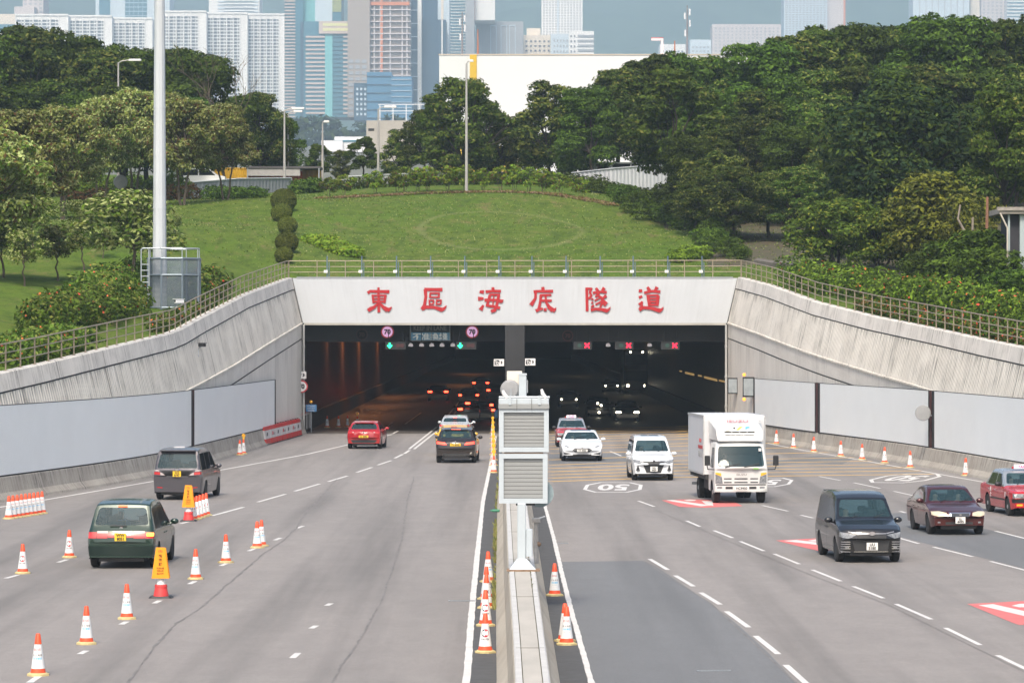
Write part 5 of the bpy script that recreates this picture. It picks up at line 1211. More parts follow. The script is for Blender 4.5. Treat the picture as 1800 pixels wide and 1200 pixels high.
def at(px, py, xoff=0): g = G(px, py); return Vector((g.x+xoff, g.y, 0))
def park(t_fn, px_c, py, L, yaw):
    """bumper centre on the ground at a point, body stretching away along the heading"""
    g = G(px_c, py); return (g.x-math.sin(yaw)*L/2, g.y+math.cos(yaw)*L/2, 0)
VANP = [(0, .66), (.03, .80), (.12, .90), (.45, 1.0), (1.0, 1.10), (1.12, 1.14), (1.78, 1.66), (2.05, 1.75), (2.6, 1.81), (3.6, 1.81), (4.3, 1.77), (4.45, 1.72), (4.62, 1.25), (4.69, 1.0), (4.7, .85)]
def vanS(**k):
    S = dict(L=4.7, W=1.73, belt=1.0, prof=VANP, wsi=(5, 6), rwi=(11, 13), rwz=(1.1, 1.62), tum=.17, wf=.85, wr=3.7, r=.325, pillars=(2.35, 3.35), doors=(1.35, 2.4, 3.4), handles=(2.25, 2.6), seats=(2.15, 3.0, 3.85), bowf=.2, bowr=.07, cp=-.02); S.update(k); return S
# --- black people carrier
S = vanS(paint=paint('black_paint', (.006, .007, .010)), rim='dark', plate_f=('UU/5180', .46, True), plate_fo=.01, handlem=TRIM, sideglass=DGLASS,
  top=[('roof_panel', M('gloss_roof', (.01, .01, .012), .12, coat=.6), [[(-.5, 2.2), (.5, 2.2), (.5, 3.0), (-.5, 3.0)]])],
  front=[('headlight', HL, [[(.40, .76), (.62, .66), (.84, .70), (.84, .84), (.62, .80)]], True), ('headlight_trim', DCH, [[(.40, .79), (.62, .83), (.62, .855), (.40, .815)]], True),
   ('grille', GRID, [[(-.39, .66), (.39, .66), (.40, .76), (-.40, .76)]], False), ('grille_bar', DCH, [[(-.39, .785), (.39, .785), (.39, .805), (-.39, .805)]], False), ('red_strip', M('red_trim', (.5, .05, .04), .4), [[(-.36, .685), (.36, .685), (.36, .70), (-.36, .70)]], False),
   ('lower_grille', GRID, [[(-.44, .33), (.44, .33), (.5, .60), (-.5, .60)]], False), ('bumper_trim', CHROME, [[(-.46, .27), (.46, .27), (.46, .315), (-.46, .315)]], False), ('bumper_trim', CHROME, [[(.50, .25), (.78, .27), (.80, .33), (.56, .31)]], True)]
   +[('fog_louvre', CHROME, [[(.56, z), (.80, z), (.80, z+.022), (.56, z+.022)]], True) for z in (.38, .44, .50, .56)]+[('fog_light', HL, [[(.6, .405), (.7, .405), (.7, .435), (.6, .435)]], True)],
  side=[('sill_trim', M('dark_chrome', (.3, .29, .28), .3, .6), [[(1.4, .27), (3.2, .27), (3.2, .36), (1.4, .36)]])])
yaw = .062; t = car('people_carrier', 'black people carrier with chrome louvres driving towards the camera, in front of the maroon saloon', 'car', S, park(None, 1533, 990, 4.7, yaw), yaw)
emblem(t, -2.36, .80, .08, CHROME, 1); extra(t, 'roof_spoiler', paint('black_paint', (.006, .007, .010)), [(-.6, .6, 2.1, 2.38, 1.74, 1.78)])
def seat_person(t, y, side, L, shirt, label):
    c, s = math.cos(t.rotation_euler.z), math.sin(t.rotation_euler.z); lx, ly = side, y-L/2
    return person((t.location.x+c*lx-s*ly, t.location.y+s*lx+c*ly, .60 if True else 0), t.rotation_euler.z, label, shirt)
seat_person(t, 2.05, -.38, 4.7, SK['pale'], 'driver in a beige top behind the windscreen of the black people carrier')
# --- white people carrier
WP = paint('white_car_paint', (.66, .69, .72))
S = vanS(paint=WP, rim='alloy', plate_f=('NU/4959', .50, True), plate_fo=.01, top=[('sunroof', M('gloss_roof', (.01, .01, .012)), [[(-.38, 2.35), (.38, 2.35), (.38, 2.95), (-.38, 2.95)]])],
  front=[('headlight', HL, [[(.40, .78), (.60, .70), (.80, .76), (.84, .88), (.62, .86)]], True), ('grille', GRID, [[(-.30, .33), (.30, .33), (.47, .74), (-.47, .74)], [(-.47, .742), (.47, .742), (.5, .82), (-.5, .82)]], False)]
   +[('grille_bar', CHROME, [[(-.49, z), (.49, z), (.49, z+.028), (-.49, z+.028)]], False) for z in (.70, .765, .83)]+[('fog_duct', TRIM, [[(.56, .42), (.74, .42), (.66, .64), (.64, .64)]], True), ('fog_light', HL, [[(.58, .36), (.70, .36), (.70, .415), (.58, .415)]], True), ('lip', CHROME, [[(-.8, .25), (.8, .25), (.8, .27), (-.8, .27)]], False)])
yaw = .035; t = car('people_carrier', 'white people carrier with a wide chrome grille between the white saloon and the truck', 'car', S, park(None, 1149.5, 845, 4.7, yaw), yaw)
emblem(t, -2.36, .84, .05, CHROME, 1); seat_person(t, 2.05, -.38, 4.7, SK['grey'], 'driver in dark clothes behind the windscreen of the white people carrier')
# --- grey people carrier seen from behind
GP = paint('grey_metallic', (.075, .072, .085), .28, .4)
P2 = [(0, .66), (.03, .84), (.12, .94), (.45, 1.03), (1.05, 1.12), (1.2, 1.16), (1.95, 1.72), (2.25, 1.81), (2.8, 1.88), (3.9, 1.88), (4.45, 1.84), (4.6, 1.80), (4.78, 1.30), (4.86, 1.08), (4.87, .9)]
S = vanS(L=4.87, W=1.84, belt=1.06, prof=P2, paint=GP, wr=3.85, wf=.9, r=.335, rwz=(1.17, 1.70), pillars=(2.5, 3.55), doors=(1.45, 2.55, 3.6), plate_r=('WZ/8747', .97, True), plate_ro=.0,
  rear=[('tail_light', TLW, [[(.42, .90), (.62, .93), (.62, 1.03), (.50, .97)]], True), ('tail_light', TLR, [[(.63, .93), (.88, .95), (.88, 1.05), (.63, 1.03)]], True), ('tail_light_upper', TLW, [[(.66, 1.055), (.88, 1.075), (.88, 1.13), (.66, 1.10)]], True),
   ('plate_recess', TRIM, [[(-.45, .88), (.45, .88), (.60, 1.085), (-.60, 1.085)]], False), ('reversing_light', TLW, [[(.26, 1.03), (.45, 1.03), (.47, 1.075), (.26, 1.075)]], True), ('trim_strip', CHROME, [[(-.4, .862), (.4, .862), (.4, .878), (-.4, .878)]], False), ('reflector', TLR, [[(.55, .44), (.75, .46), (.75, .49), (.55, .48)]], True)],
  side=[('badge_trim', CHROME, [[(2.9, .5), (3.3, .5), (3.3, .52), (2.9, .52)]])])
yaw = PI-.075
def park_r(px_c, py, L, phi):   # rear bumper centre on the ground, car heading away, turned phi towards +X
    g = G(px_c, py); return (g.x+math.sin(phi)*L/2, g.y+math.cos(phi)*L/2, 0)
t = car('people_carrier', 'dark grey people carrier driving away behind the bunched cones', 'car', S, park_r(311, 879, 4.87, .075), PI-.075)
emblem(t, 2.425, 1.13, .08, CHROME, 1); extra(t, 'roof_spoiler', GP, [(-.66, .66, 2.0, 2.36, 1.80, 1.84)]); extra(t, 'roof_pod', M('grey_plastic', (.5, .5, .52)), [(-.1, .3, .9, 1.3, 1.89, 1.93)])
# --- green people carrier
GN = paint('dark_green_paint', (.012, .035, .026), .25, .2)
P3 = [(0, .6), (.05, .76), (.2, .86), (.9, 1.0), (1.05, 1.04), (2.0, 1.60), (2.3, 1.69), (2.9, 1.75), (3.7, 1.73), (4.15, 1.68), (4.25, 1.64), (4.55, 1.12), (4.66, .98), (4.74, .8), (4.75, .7)]
S = vanS(L=4.75, W=1.79, belt=.98, prof=P3, paint=GN, wsi=(4, 5), rwi=(10, 11), rwz=(1.14, 1.58), wf=.95, wr=3.85, r=.32, pillars=(2.35, 3.3), doors=(1.4, 2.4, 3.35), plate_r=('WW/8051', .84, True), plate_ro=-.01, tum=.2, rearglass=GLASS, seats=(2.2, 3.1),
  rear=[('tail_light', TLR, [[(.34, .80), (.62, .80), (.62, .93), (.34, .93)]], True), ('brake_light', TLR, [[(.63, .80), (.86, .80), (.87, .96), (.63, .96)]], True), ('reversing_light', TLW, [[(.34, .935), (.62, .935), (.62, .99), (.34, .99)]], True), ('red_strip', TLR, [[(.16, .82), (.33, .82), (.33, .95), (.16, .95)]], True),
   ('bumper', M('dark_bumper', (.008, .02, .016), .4), [[(-.89, .34), (.89, .34), (.89, .60), (-.89, .60)]], False), ('reflector', TLR, [[(.62, .50), (.78, .50), (.78, .55), (.62, .55)]], True)])
t = car('people_carrier', 'dark green people carrier with its indicator lit, driving away past the cones', 'car', S, park_r(211.5, 1000, 4.75, .03), PI-.03)
emblem(t, 2.22, 1.06, .06, CHROME, 1); extra(t, 'brake_light_high', BLIT, [(-.12, .12, 1.88, 1.93, 1.60, 1.645)]); extra(t, 'indicator_light', AMBL, [(-.86, -.68, 2.18, 2.345, .86, .95)]); extra(t, 'rear_wiper', TRIM, [(-.15, .3, 2.2, 2.23, 1.12, 1.14)])
c_, s_ = math.cos(PI-.03), math.sin(PI-.03)
for lx, ly, lab, sh in ((-.38, 2.0, 'driver seen through the rear window of the dark green people carrier', 'grey'), (.38, 2.0, 'passenger seen through the rear window of the dark green people carrier', 'blue')):
    y = ly-4.75/2; person((t.location.x+c_*lx-s_*y, t.location.y+s_*lx+c_*y, .62), PI-.03, lab, SK[sh])
# --- maroon saloon
MR = paint('maroon_paint', (.060, .007, .008), .22, .3)
PS = [(0, .58), (.04, .66), (.15, .72), (.6, .83), (1.15, .91), (1.28, .94), (2.0, 1.35), (2.25, 1.41), (2.8, 1.43), (3.2, 1.38), (3.4, 1.33), (3.95, 1.02), (4.1, .99), (4.5, .96), (4.56, .9), (4.58, .7)]
def salS(**k):
    S = dict(L=4.58, W=1.7, belt=.90, prof=PS, wsi=(5, 6), rwi=(10, 11), tum=.36, wf=.88, wr=3.42, r=.31, pillars=(2.45, ), doors=(1.4, 2.5), handles=(2.35, 3.2), seats=(2.2, 3.15), bowf=.2, bowr=.12, cp=.12); S.update(k); return S
S = salS(paint=MR, plate_f=('LL/4495', .47, True), plate_fo=.01, front=[('headlight', M('amber_headlamp', (.62, .56, .42), .2, var=.3, vs=10), [[(.38, .60), (.62, .57), (.82, .62), (.82, .72), (.60, .73), (.40, .69)]], True), ('grille_surround', CHROME, [[(-.27, .56), (.27, .56), (.34, .70), (-.34, .70)]], False), ('bumper_intake', GRID, [[(-.42, .33), (.42, .33), (.42, .41), (-.42, .41)]], False), ('fog_light', HL, [[(.58, .37), (.66, .37), (.66, .42), (.58, .42)]], True), ('bumper_line', TRIM, [[(-.84, .515), (.84, .515), (.84, .53), (-.84, .53)]], False)])
yaw = .07; t = car('saloon_car', 'maroon four-door saloon driving towards the camera between the black people carrier and the taxi', 'car', S, park(None, 1688, 941, 4.58, yaw), yaw)
extra(t, 'grille', M('grille_blue_grey', (.09, .10, .12), .4, .5), [(-.28, .28, -2.32, -2.275, .575, .685)]); emblem(t, -2.33, .63, .04, CHROME, 1); extra(t, 'rear_spoiler', MR, [(-.6, .6, 2.05, 2.2, 1.05, 1.08), (-.5, -.45, 2.1, 2.15, .97, 1.05), (.45, .5, 2.1, 2.15, .97, 1.05)])
seat_person(t, 2.1, -.36, 4.58, SK['blue'], 'driver in the maroon saloon').location.z = .42; seat_person(t, 2.1, .36, 4.58, SK['white'], 'front passenger in the maroon saloon').location.z = .42
# --- white electric saloon
PT = [(0, .52), (.05, .62), (.2, .72), (.7, .86), (1.2, .95), (1.35, .98), (2.25, 1.37), (2.6, 1.43), (3.1, 1.43), (3.7, 1.34), (4.0, 1.26), (4.6, 1.06), (4.8, 1.02), (4.93, .95), (4.96, .85), (4.97, .7)]
S = salS(L=4.97, W=1.96, paint=WP, belt=.93, prof=PT, wf=.95, wr=3.9, r=.35, pillars=(2.7,), doors=(1.55, 2.75), handles=(2.55, 3.5), plate_f=('TY 3903', .53, False), plate_fo=.03, tum=.4, wsmat=GLASS,
  top=[('sunroof', M('gloss_roof', (.01, .01, .012)), [[(-.5, 2.35), (.5, 2.35), (.45, 3.3), (-.45, 3.3)]])],
  front=[('headlight', HL, [[(.52, .69), (.70, .66), (.88, .76), (.86, .80), (.70, .73)]], True), ('nose_cone', GRID, [[(-.34, .44), (.34, .44), (.48, .55), (.34, .64), (-.34, .64), (-.48, .55)]], False), ('air_intake', GRID, [[(.52, .36), (.84, .32), (.88, .44), (.64, .40)]], True), ('lower_intake', GRID, [[(-.44, .29), (.44, .29), (.44, .345), (-.44, .345)]], False)])
yaw = .012; t = car('saloon_car', 'white sloping saloon with an oval black nose, in front of the distant taxi', 'car', S, park(None, 1023.5, 811, 4.97, yaw), yaw)
extra(t, 'emblem', CHROME, [(-.04, .04, -2.55, -2.5, .60, .68)])
seat_person(t, 2.3, -.4, 4.97, SK['grey'], 'driver behind the bluish windscreen of the white saloon').location.z = .40
# --- taxis
TR_ = paint('taxi_red', (.42, .012, .02), .25); TS = paint('taxi_silver', (.42, .45, .47), .25, .6)
PX = [(0, .62), (.02, .78), (.1, .83), (.6, .90), (1.25, .97), (1.35, 1.0), (1.98, 1.42), (2.15, 1.48), (2.7, 1.52), (3.2, 1.50), (3.4, 1.46), (3.85, 1.05), (4.0, 1.01), (4.6, .98), (4.68, .92), (4.69, .7)]
def taxiS(**k):
    return salS(L=4.69, W=1.69, belt=.94, prof=PX, tum=.26, wf=.78, wr=3.46, r=.315, rim='steel', pillars=(2.5,), doors=(1.35, 2.55), handles=(2.4, 3.25), handlem=CHROME, paint=TR_, roofmat=TS, bowf=.08, bowr=.06, mirm=TRIM,
     front=[('headlight', HL, [[(.46, .62), (.80, .62), (.80, .77), (.46, .77)]], True), ('grille', GRID, [[(-.43, .62), (.43, .62), (.43, .76), (-.43, .76)]], False), ('bumper', TRIM, [[(-.84, .46), (.84, .46), (.84, .595), (-.84, .595)]], False), ('indicator', M('amber_lens', (.8, .4, .02)), [[(.5, .36), (.7, .36), (.7, .42), (.5, .42)]], True)],
     side=[('side_strip', TRIM, [[(1.15, .50), (3.05, .50), (3.05, .56), (1.15, .56)]]), ('badge', SGW, [[(1.0, .62), (1.1, .62), (1.1, .80), (1.0, .80)]])], **k)
def taxi_bits(t):
    extra(t, 'roof_sign', M('taxi_sign', (.8, .72, .8), .4, emit=(.9, .8, .95), es=.25), [(-.26, .26, -.32, -.2, 1.53, 1.67)]); o = text('TAXI', .13, (0, -.335, 1.6), M('taxi_letters', (.45, .02, .2), .5), t, depth=.006, bold=.003)
    extra(t, 'roof_lamp', TLR, [(-.34, -.28, -.3, -.2, 1.53, 1.6)])
    m = MB(); m.lathe([(.14, -2.40), (.14, -2.38)], 20, (.02, 0, .53), 'y'); m.build('seat_badge', M('taxi_green', (.02, .3, .16), .5), t); text('5', .13, (.02, -2.41, .54), SGW, t, depth=.006); text('SEATS', .05, (.02, -2.41, .46), SGW, t, depth=.006)
    for s in (1, -1):
        for i, ch in enumerate('的士'): text(ch, .17, (s*.855, .62, .82-.18*i), SGW, t, depth=.006, bold=.004, rz=s*PI/2, name='lettering')
yaw = .11; t = car('taxi', 'red taxi with a silver roof leaving the view beside the maroon saloon', 'taxi', taxiS(), park(None, 1824, 908, 4.69, yaw), yaw); taxi_bits(t)
seat_person(t, 2.1, -.36, 4.69, SK['white'], 'taxi driver in a white shirt in the taxi beside the maroon saloon').location.z = .45
t = car('taxi', 'red taxi with a silver roof emerging from the tunnel behind the white saloon', 'taxi', taxiS(), park(None, 1006, 786, 4.69, .01), .01); taxi_bits(t)
seat_person(t, 2.1, -.36, 4.69, SK['blue'], 'driver of the taxi emerging from the tunnel').location.z = .45
# --- red hatchback (rear)
RD = paint('bright_red_paint', (.32, .004, .01), .2)
PH = [(0, .55), (.08, .66), (.3, .76), (.9, .88), (1.1, .92), (2.0, 1.36), (2.35, 1.44), (3.0, 1.45), (3.6, 1.38), (3.75, 1.34), (4.12, 1.02), (4.25, .95), (4.33, .85), (4.35, .6)]
def hatS(**k):
    S = dict(L=4.35, W=1.8, belt=.92, prof=PH, wsi=(4, 5), rwi=(9, 10), rwz=(1.04, 1.31), tum=.36, wf=.85, wr=3.48, r=.32, pillars=(2.4,), doors=(1.35, 2.4), handles=(2.2,), seats=(2.1, 3.0), bowf=.2, bowr=.16, cp=.1); S.update(k); return S
S = hatS(paint=RD, plate_r=('KY 5596', .66, False), plate_ro=.0, rear=[('tail_light', TLW, [[(.52, .86), (.60, .86), (.60, .90), (.52, .90)]], True), ('lower_bumper', TRIM, [[(-.6, .32), (.6, .32), (.7, .48), (-.7, .48)]], False), ('diffuser_strip', CHROME, [[(-.45, .26), (.45, .26), (.45, .295), (-.45, .295)]], False), ('tail_light', TLR, [[(.61, .80), (.80, .80), (.80, .90), (.61, .90)]], True)])
t = car('hatchback_car', 'bright red hatchback about to enter the tunnel', 'car', S, park_r(639, 789, 4.35, .05), PI-.05); emblem(t, 2.19, .90, .05, CHROME, 1); extra(t, 'roof_spoiler', RD, [(-.5, .5, 1.5, 1.72, 1.36, 1.39)])
# --- dark SUV
DK = paint('dark_brown_black', (.018, .013, .014), .22, .2)
PU = [(0, .72), (.05, .86), (.2, .96), (1.0, 1.06), (1.2, 1.10), (2.0, 1.54), (2.35, 1.62), (3.0, 1.64), (3.7, 1.58), (3.9, 1.54), (4.3, 1.16), (4.5, 1.06), (4.62, .95), (4.66, .7)]
S = hatS(L=4.66, W=1.89, belt=1.04, sill=.3, prof=PU, paint=DK, rwz=(1.18, 1.50), wf=.88, wr=3.72, r=.36, tum=.3, plate_r=('TT 8392', .87, False), plate_ro=-.01, cp=.08,
  rear=[('tail_light', TLB, [[(.42, .86), (.88, .90), (.88, 1.02), (.50, .98)]], True), ('bumper_trim', CHROME, [[(-.74, .52), (-.60, .46), (.60, .46), (.74, .52), (.6, .50), (-.6, .50)][0:4], [(-.78, .50), (-.70, .42), (-.66, .45), (-.72, .53)]], False), ('diffuser_strip', CHROME, [[(-.5, .33), (.5, .33), (.5, .365), (-.5, .365)]], False), ('lower_bumper', TRIM, [[(-.6, .37), (.6, .37), (.6, .455), (-.6, .455)]], False)])
t = car('suv', 'black SUV with glowing tail lights braking behind the yellow car', 'car', S, park_r(800.5, 814, 4.66, .035), PI-.035); emblem(t, 2.335, 1.02, .05, CHROME, 1); extra(t, 'brake_light_high', BLIT, [(-.22, .22, 1.62, 1.68, 1.555, 1.59)]); extra(t, 'roof_spoiler', DK, [(-.55, .55, 1.5, 1.7, 1.545, 1.575)])
for s in (-1, 1): m = MB(); m.tube([(s*.72, -.5, 1.60), (s*.72, -.3, 1.66), (s*.72, 1.2, 1.63), (s*.72, 1.4, 1.56)], .02, 6); m.build('roof_rail', CHROME, t)
# --- yellow car and silver saloon in the same lane
S = hatS(paint=paint('yellow_paint', (.72, .40, .03), .25), L=4.4, plate_r=('PX 2284', .7, False), rear=[('tail_light', TLR, [[(.58, .84), (.82, .84), (.82, .94), (.58, .94)]], True)])
S['prof'] = [(d*4.4/4.35, z*1.04 if z > .9 else z) for d, z in PH]; S['prof'][-1] = (4.4, .6); S['rwz'] = (1.08, 1.36)
t = car('hatchback_car', 'yellow car mostly hidden between the black SUV and the silver saloon', 'car', S, park_r(797, 801, 4.4, .03), PI-.03); extra(t, 'brake_light_high', TLR, [(-.15, .15, 1.5, 1.55, 1.42, 1.45)])
SV = paint('silver_paint', (.52, .56, .58), .25, .4)
S = salS(paint=SV, W=1.78, rear=[('tail_light', TLR, [[(.42, .80), (.84, .82), (.84, .94), (.50, .90)]], True), ('trunk_trim', CHROME, [[(-.40, .88), (.40, .88), (.40, .91), (-.40, .91)]], False)], plate_r=('LM 1702', .80, False))
t = car('saloon_car', 'silver saloon ahead of the yellow car at the tunnel mouth', 'car', S, park_r(798.5, 775, 4.58, .03), PI-.03); extra(t, 'brake_light_high', BLIT, [(-.1, .1, 1.35, 1.4, 1.3, 1.33)])
# --- cars inside the tunnel: dark, lamps lit
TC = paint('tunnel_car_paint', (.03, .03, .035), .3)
def lamps(t, y, pts, mat, w=.13, h=.07, nm='tail_light'):
    for x, z in pts: m = MB(); m.bbox(x-w, x+w, y-.03, y+.03, z-h, z+h, .02); m.build(nm, mat, t)
RDL = M('tail_lamp_bright', (1, .1, .05), .3, emit=(1, .05, .02), es=7)
tin = [('hatchback_car', 'dark hatchback with lit tail lights in the tunnel lane beyond the red hatchback', hatS, 770, 705, ((.72, .85), (-.72, .85)), .18),
       ('saloon_car', 'dark saloon with round tail lights in the tunnel between the lane lines', salS, 824, 712, ((.72, .85), (-.72, .85)), .12),
       ('saloon_car', 'dark saloon with a bright high brake light directly ahead of the silver saloon', salS, 822, 742, ((.0, 1.30), (.5, .9)), .16),
       ('hatchback_car', 'dark car braking in the tunnel beside the lamp-topped cones', hatS, 851, 741, ((-.62, .8), (-.5, 1.15)), .12),
       ('saloon_car', 'distant dark car in the tunnel whose tail lights are the highest pair', salS, 845, 687, ((.7, .85), (-.7, .85)), .16),
       ('hatchback_car', 'distant dark car in the tunnel lane beside the central pier', hatS, 872, 702, ((.7, .85), (-.7, .85)), .16)]
protoC = {}
for nm, lab, sp, px, py, pts, lw in tin:
    S = sp(paint=TC, sideglass=DGLASS, rearglass=DGLASS, wsmat=DGLASS); L = S['L']
    if sp not in protoC: protoC[sp] = t = car(nm, lab, 'car', S, park_r(px, py, L, .0), PI)
    else:
        t = dup(protoC[sp], park_r(px, py, L, .0), PI, lab, 'cars inside the tunnel')
        for ch in list(t.children):
            if ch.name.startswith('tail_light'): bpy.data.objects.remove(ch)
    t['group'] = 'cars inside the tunnel'; lamps(t, L/2-.02, pts, RDL, lw)
WL = HLIT
ton = [('saloon_car', 'dark car with wide bright headlights just inside the tunnel on the truck side', salS, 1103, 741, ((.62, .66), (-.62, .66)), 'hl', .17),
       ('hatchback_car', 'dark car with one visible lamp deep in the tunnel beside the taxi', hatS, 1053, 733, ((-.1, 1.0), (.15, .85), (0, .35)), 'hl', .07),
       ('saloon_car', 'dark saloon with dipped headlights in the tunnel lane beside the central pier', salS, 1000, 716, ((.6, .66), (-.6, .66)), 'hl', .06), ('hatchback_car', 'farthest small car with pinpoint headlights in the truck side tube', hatS, 1075, 690, ((.6, .7), (-.6, .7)), 'hl', .08), ('saloon_car', 'unlit dark car in the outer lane of the truck side tube', salS, 1196, 712, ((.6, .66),), 'hl', .05)]
for nm, lab, sp, px, py, pts, _, lw in ton:
    L = 4.4; t = dup(protoC[sp], (*park(None, px, py, L, 0)[:2], 0), 0, lab, 'cars inside the tunnel')
    for ch in list(t.children):
        if ch.name.startswith('tail_light'): bpy.data.objects.remove(ch)
    lamps(t, -L/2-.08, pts, HLIT, lw, .06, 'headlight')
# --- double-deck bus deep in the truck side tube
c = P(1119, 698, 336); t = thing('double_decker_bus', 'dark double-deck bus with lit lamps high up, deep in the tunnel', 'bus', (c.x, 336, 0), 0, 'cars inside the tunnel'); BUS = paint('bus_paint', (.05, .035, .03), .3)
m = MB(); m.bbox(-1.25, 1.25, 0, 11, .35, 4.35, .12); m.build('body', BUS, t); m = MB(); m.box(-1.1, 1.1, -.02, -.003, 1.3, 2.3); m.box(-1.1, 1.1, -.02, -.003, 2.9, 3.9); m.build('windscreen', DGLASS, t)
lamps(t, -.03, ((-.85, .85), (.85, .85)), HLIT, .13, .1, 'headlight'); lamps(t, -.03, ((-.6, 4.15), (.6, 4.15)), HLIT, .08, .08, 'marker_light'); wheels(t, .48, .28, [(s*1.08, y) for s in (-1, 1) for y in (2.4, 8.2)], 'steel')
# --- box truck
t = thing('box_truck', 'white box truck with a roof fairing, standing tallest among the oncoming vehicles', 'truck'); yaw = .075
gx0 = G(1303.5, 885); Lt = 6.3; t.location = (gx0.x-math.sin(yaw)*Lt/2, gx0.y+math.cos(yaw)*Lt/2, 0); t.rotation_euler = (0, 0, yaw)
y0 = -Lt/2; TWH = paint('truck_white', (.58, .59, .58), .35); BXW = M('box_white', (.62, .64, .66), .45, var=.08, vs=1.5, stretch=(1, 1, .3)); DIRT = M('chassis_dark', (.03, .03, .03), .8)
# cab: lofted shell
cw = .96; rows = []
cp = [(0, .42, 1.25), (.02, .40, 1.32), (.08, .38, 1.42), (.20, .38, 1.72), (.36, .38, 2.08), (.46, .38, 2.17), (.7, .38, 2.22), (1.2, .40, 2.24), (1.72, .45, 2.24), (1.76, .46, 2.20)]
bm = bmesh.new(); rr = []
ysl = sorted(set([c[0] for c in cp]+[.3, .5, .6, .72, .85, 1.0, 1.12, 1.3, 1.5]))
for y in ysl:
    zt = tab([(c[0], c[2]) for c in cp], y); zb = tab([(c[0], c[1]) for c in cp], y)
    if .40 < y < 1.30: zb = max(zb, .40+math.sqrt(max(0, .45**2-(y-.85)**2)))
    half = []
    for f in (0, .15, .35, .6, .8, 1): z = lerp(zb, min(1.3, zt-.06), f); half.append((cw*(1-.02*max(0, (.6-z))), z))
    h = zt-half[-1][1]
    for f in (.25, .5, .75, .93): z = half[5][1]+(h-.04)*f; half.append((cw-.10*max(0, z-1.3), z))
    xt = half[-1][0]; half += [(xt-.05, zt-.015), (xt*.6, zt), (0, zt+.01)]
    rr.append([(x, y, z) for x, z in half]+[(-x, y, z) for x, z in reversed(half[:-1])])
m = MB(); m.ring([[(x, y+y0+.14*(x/cw)**2*max(0, 1-y/1.0), z) for x, y, z in r_] for r_ in rr]); n = len(rr[0])
for k in (0, (len(rr)-1)*n):
    for i in range(n//2-1): m.f.append((k+i, k+i+1, k+n-2-i, k+n-1-i)); m.mi.append(0)
    m.f.append((k+n//2-1, k+n//2, k+n//2+1)); m.mi.append(0)
vs = [bm.verts.new(v) for v in m.v]
for f in m.f: bm.faces.new([vs[i] for i in f])
bmesh.ops.recalc_face_normals(bm, faces=bm.faces)
for f in bm.faces: f.smooth = True
bm.normal_update()
cf = lambda f: f.normal.y < -.2 and f.calc_center_median().y < y0+.7
panel(bm, t, 'F', rnd([(-.85, 1.33), (.85, 1.33), (.79, 2.06), (-.79, 2.06)], .09), cf, 'windscreen', GLASS)
for s in (1, -1):
    panel(bm, t, 'S', rnd([(y0+.42, 1.28), (y0+1.28, 1.28), (y0+1.28, 2.0), (y0+.62, 2.0)], .06), lambda f: f.normal.x*s > .5, 'side_window', GLASS)
    panel(bm, t, 'F', [[(s*.66, .72), (s*.93, .72), (s*.93, 1.06), (s*.70, .98)]], cf, 'headlight', HL, .004)
    panel(bm, t, 'F', [[(s*.72, .985), (s*.93, 1.07), (s*.93, 1.12), (s*.72, 1.10)]], cf, 'indicator', M('amber_lens', (.8, .4, .02)), .004)
for z in (.74, .87): 
    for x0_, x1_ in ((-.62, -.34), (-.24, .24), (.34, .62)): panel(bm, t, 'F', [[(x0_, z), (x1_, z), (x1_, z+.045), (x0_, z+.045)]], cf, 'grille_slot', GRID, 0)
panel(bm, t, 'F', [[(-.90, .655), (.90, .655), (.90, .70), (-.90, .70)]], cf, 'bumper_gap', TRIM)
for s in (1, -1): panel(bm, t, 'F', [[(s*.30, .52), (s*.56, .52), (s*.56, .61), (s*.30, .61)]], cf, 'bumper_slot', GRID); panel(bm, t, 'F', [[(s*.68, .54), (s*.86, .54), (s*.86, .61), (s*.68, .61)]], cf, 'fog_light', HL)
me = bpy.data.meshes.new('cab'); bm.to_mesh(me); me.materials.append(TWH); link(me, 'cab', t)
for v in bm.verts: v.co -= v.normal*.025
bmesh.ops.reverse_faces(bm, faces=bm.faces); ml = bpy.data.meshes.new('interior_lining'); bm.to_mesh(ml); ml.materials.clear(); ml.materials.append(INT); link(ml, 'interior_lining', t); bm.free()
m = MB(); m.box(-.85, .85, y0+.25, y0+.6, 1.0, 1.28); m.build('dashboard', INT, t); m = MB(); m.box(-.85, .85, y0+1.35, y0+1.6, .8, 1.7); m.build('seat', SEATM, t)
m = MB(); m.bbox(-1.13, 1.13, y0+1.86, Lt/2, .98, 3.13, .03); m.build('cargo_box', BXW, t)
m = MB()
for s in (-1, 1): m.box(s*1.135-.012, s*1.135+.012, y0+1.85, y0+1.93, .96, 3.14); m.box(s*1.135-.012, s*1.135+.012, y0+1.94, Lt/2, 3.06, 3.14); m.box(s*1.135-.012, s*1.135+.012, y0+1.94, Lt/2, .96, 1.03)
m.build('box_edging', M('aluminium', (.55, .56, .57), .4, .6), t)
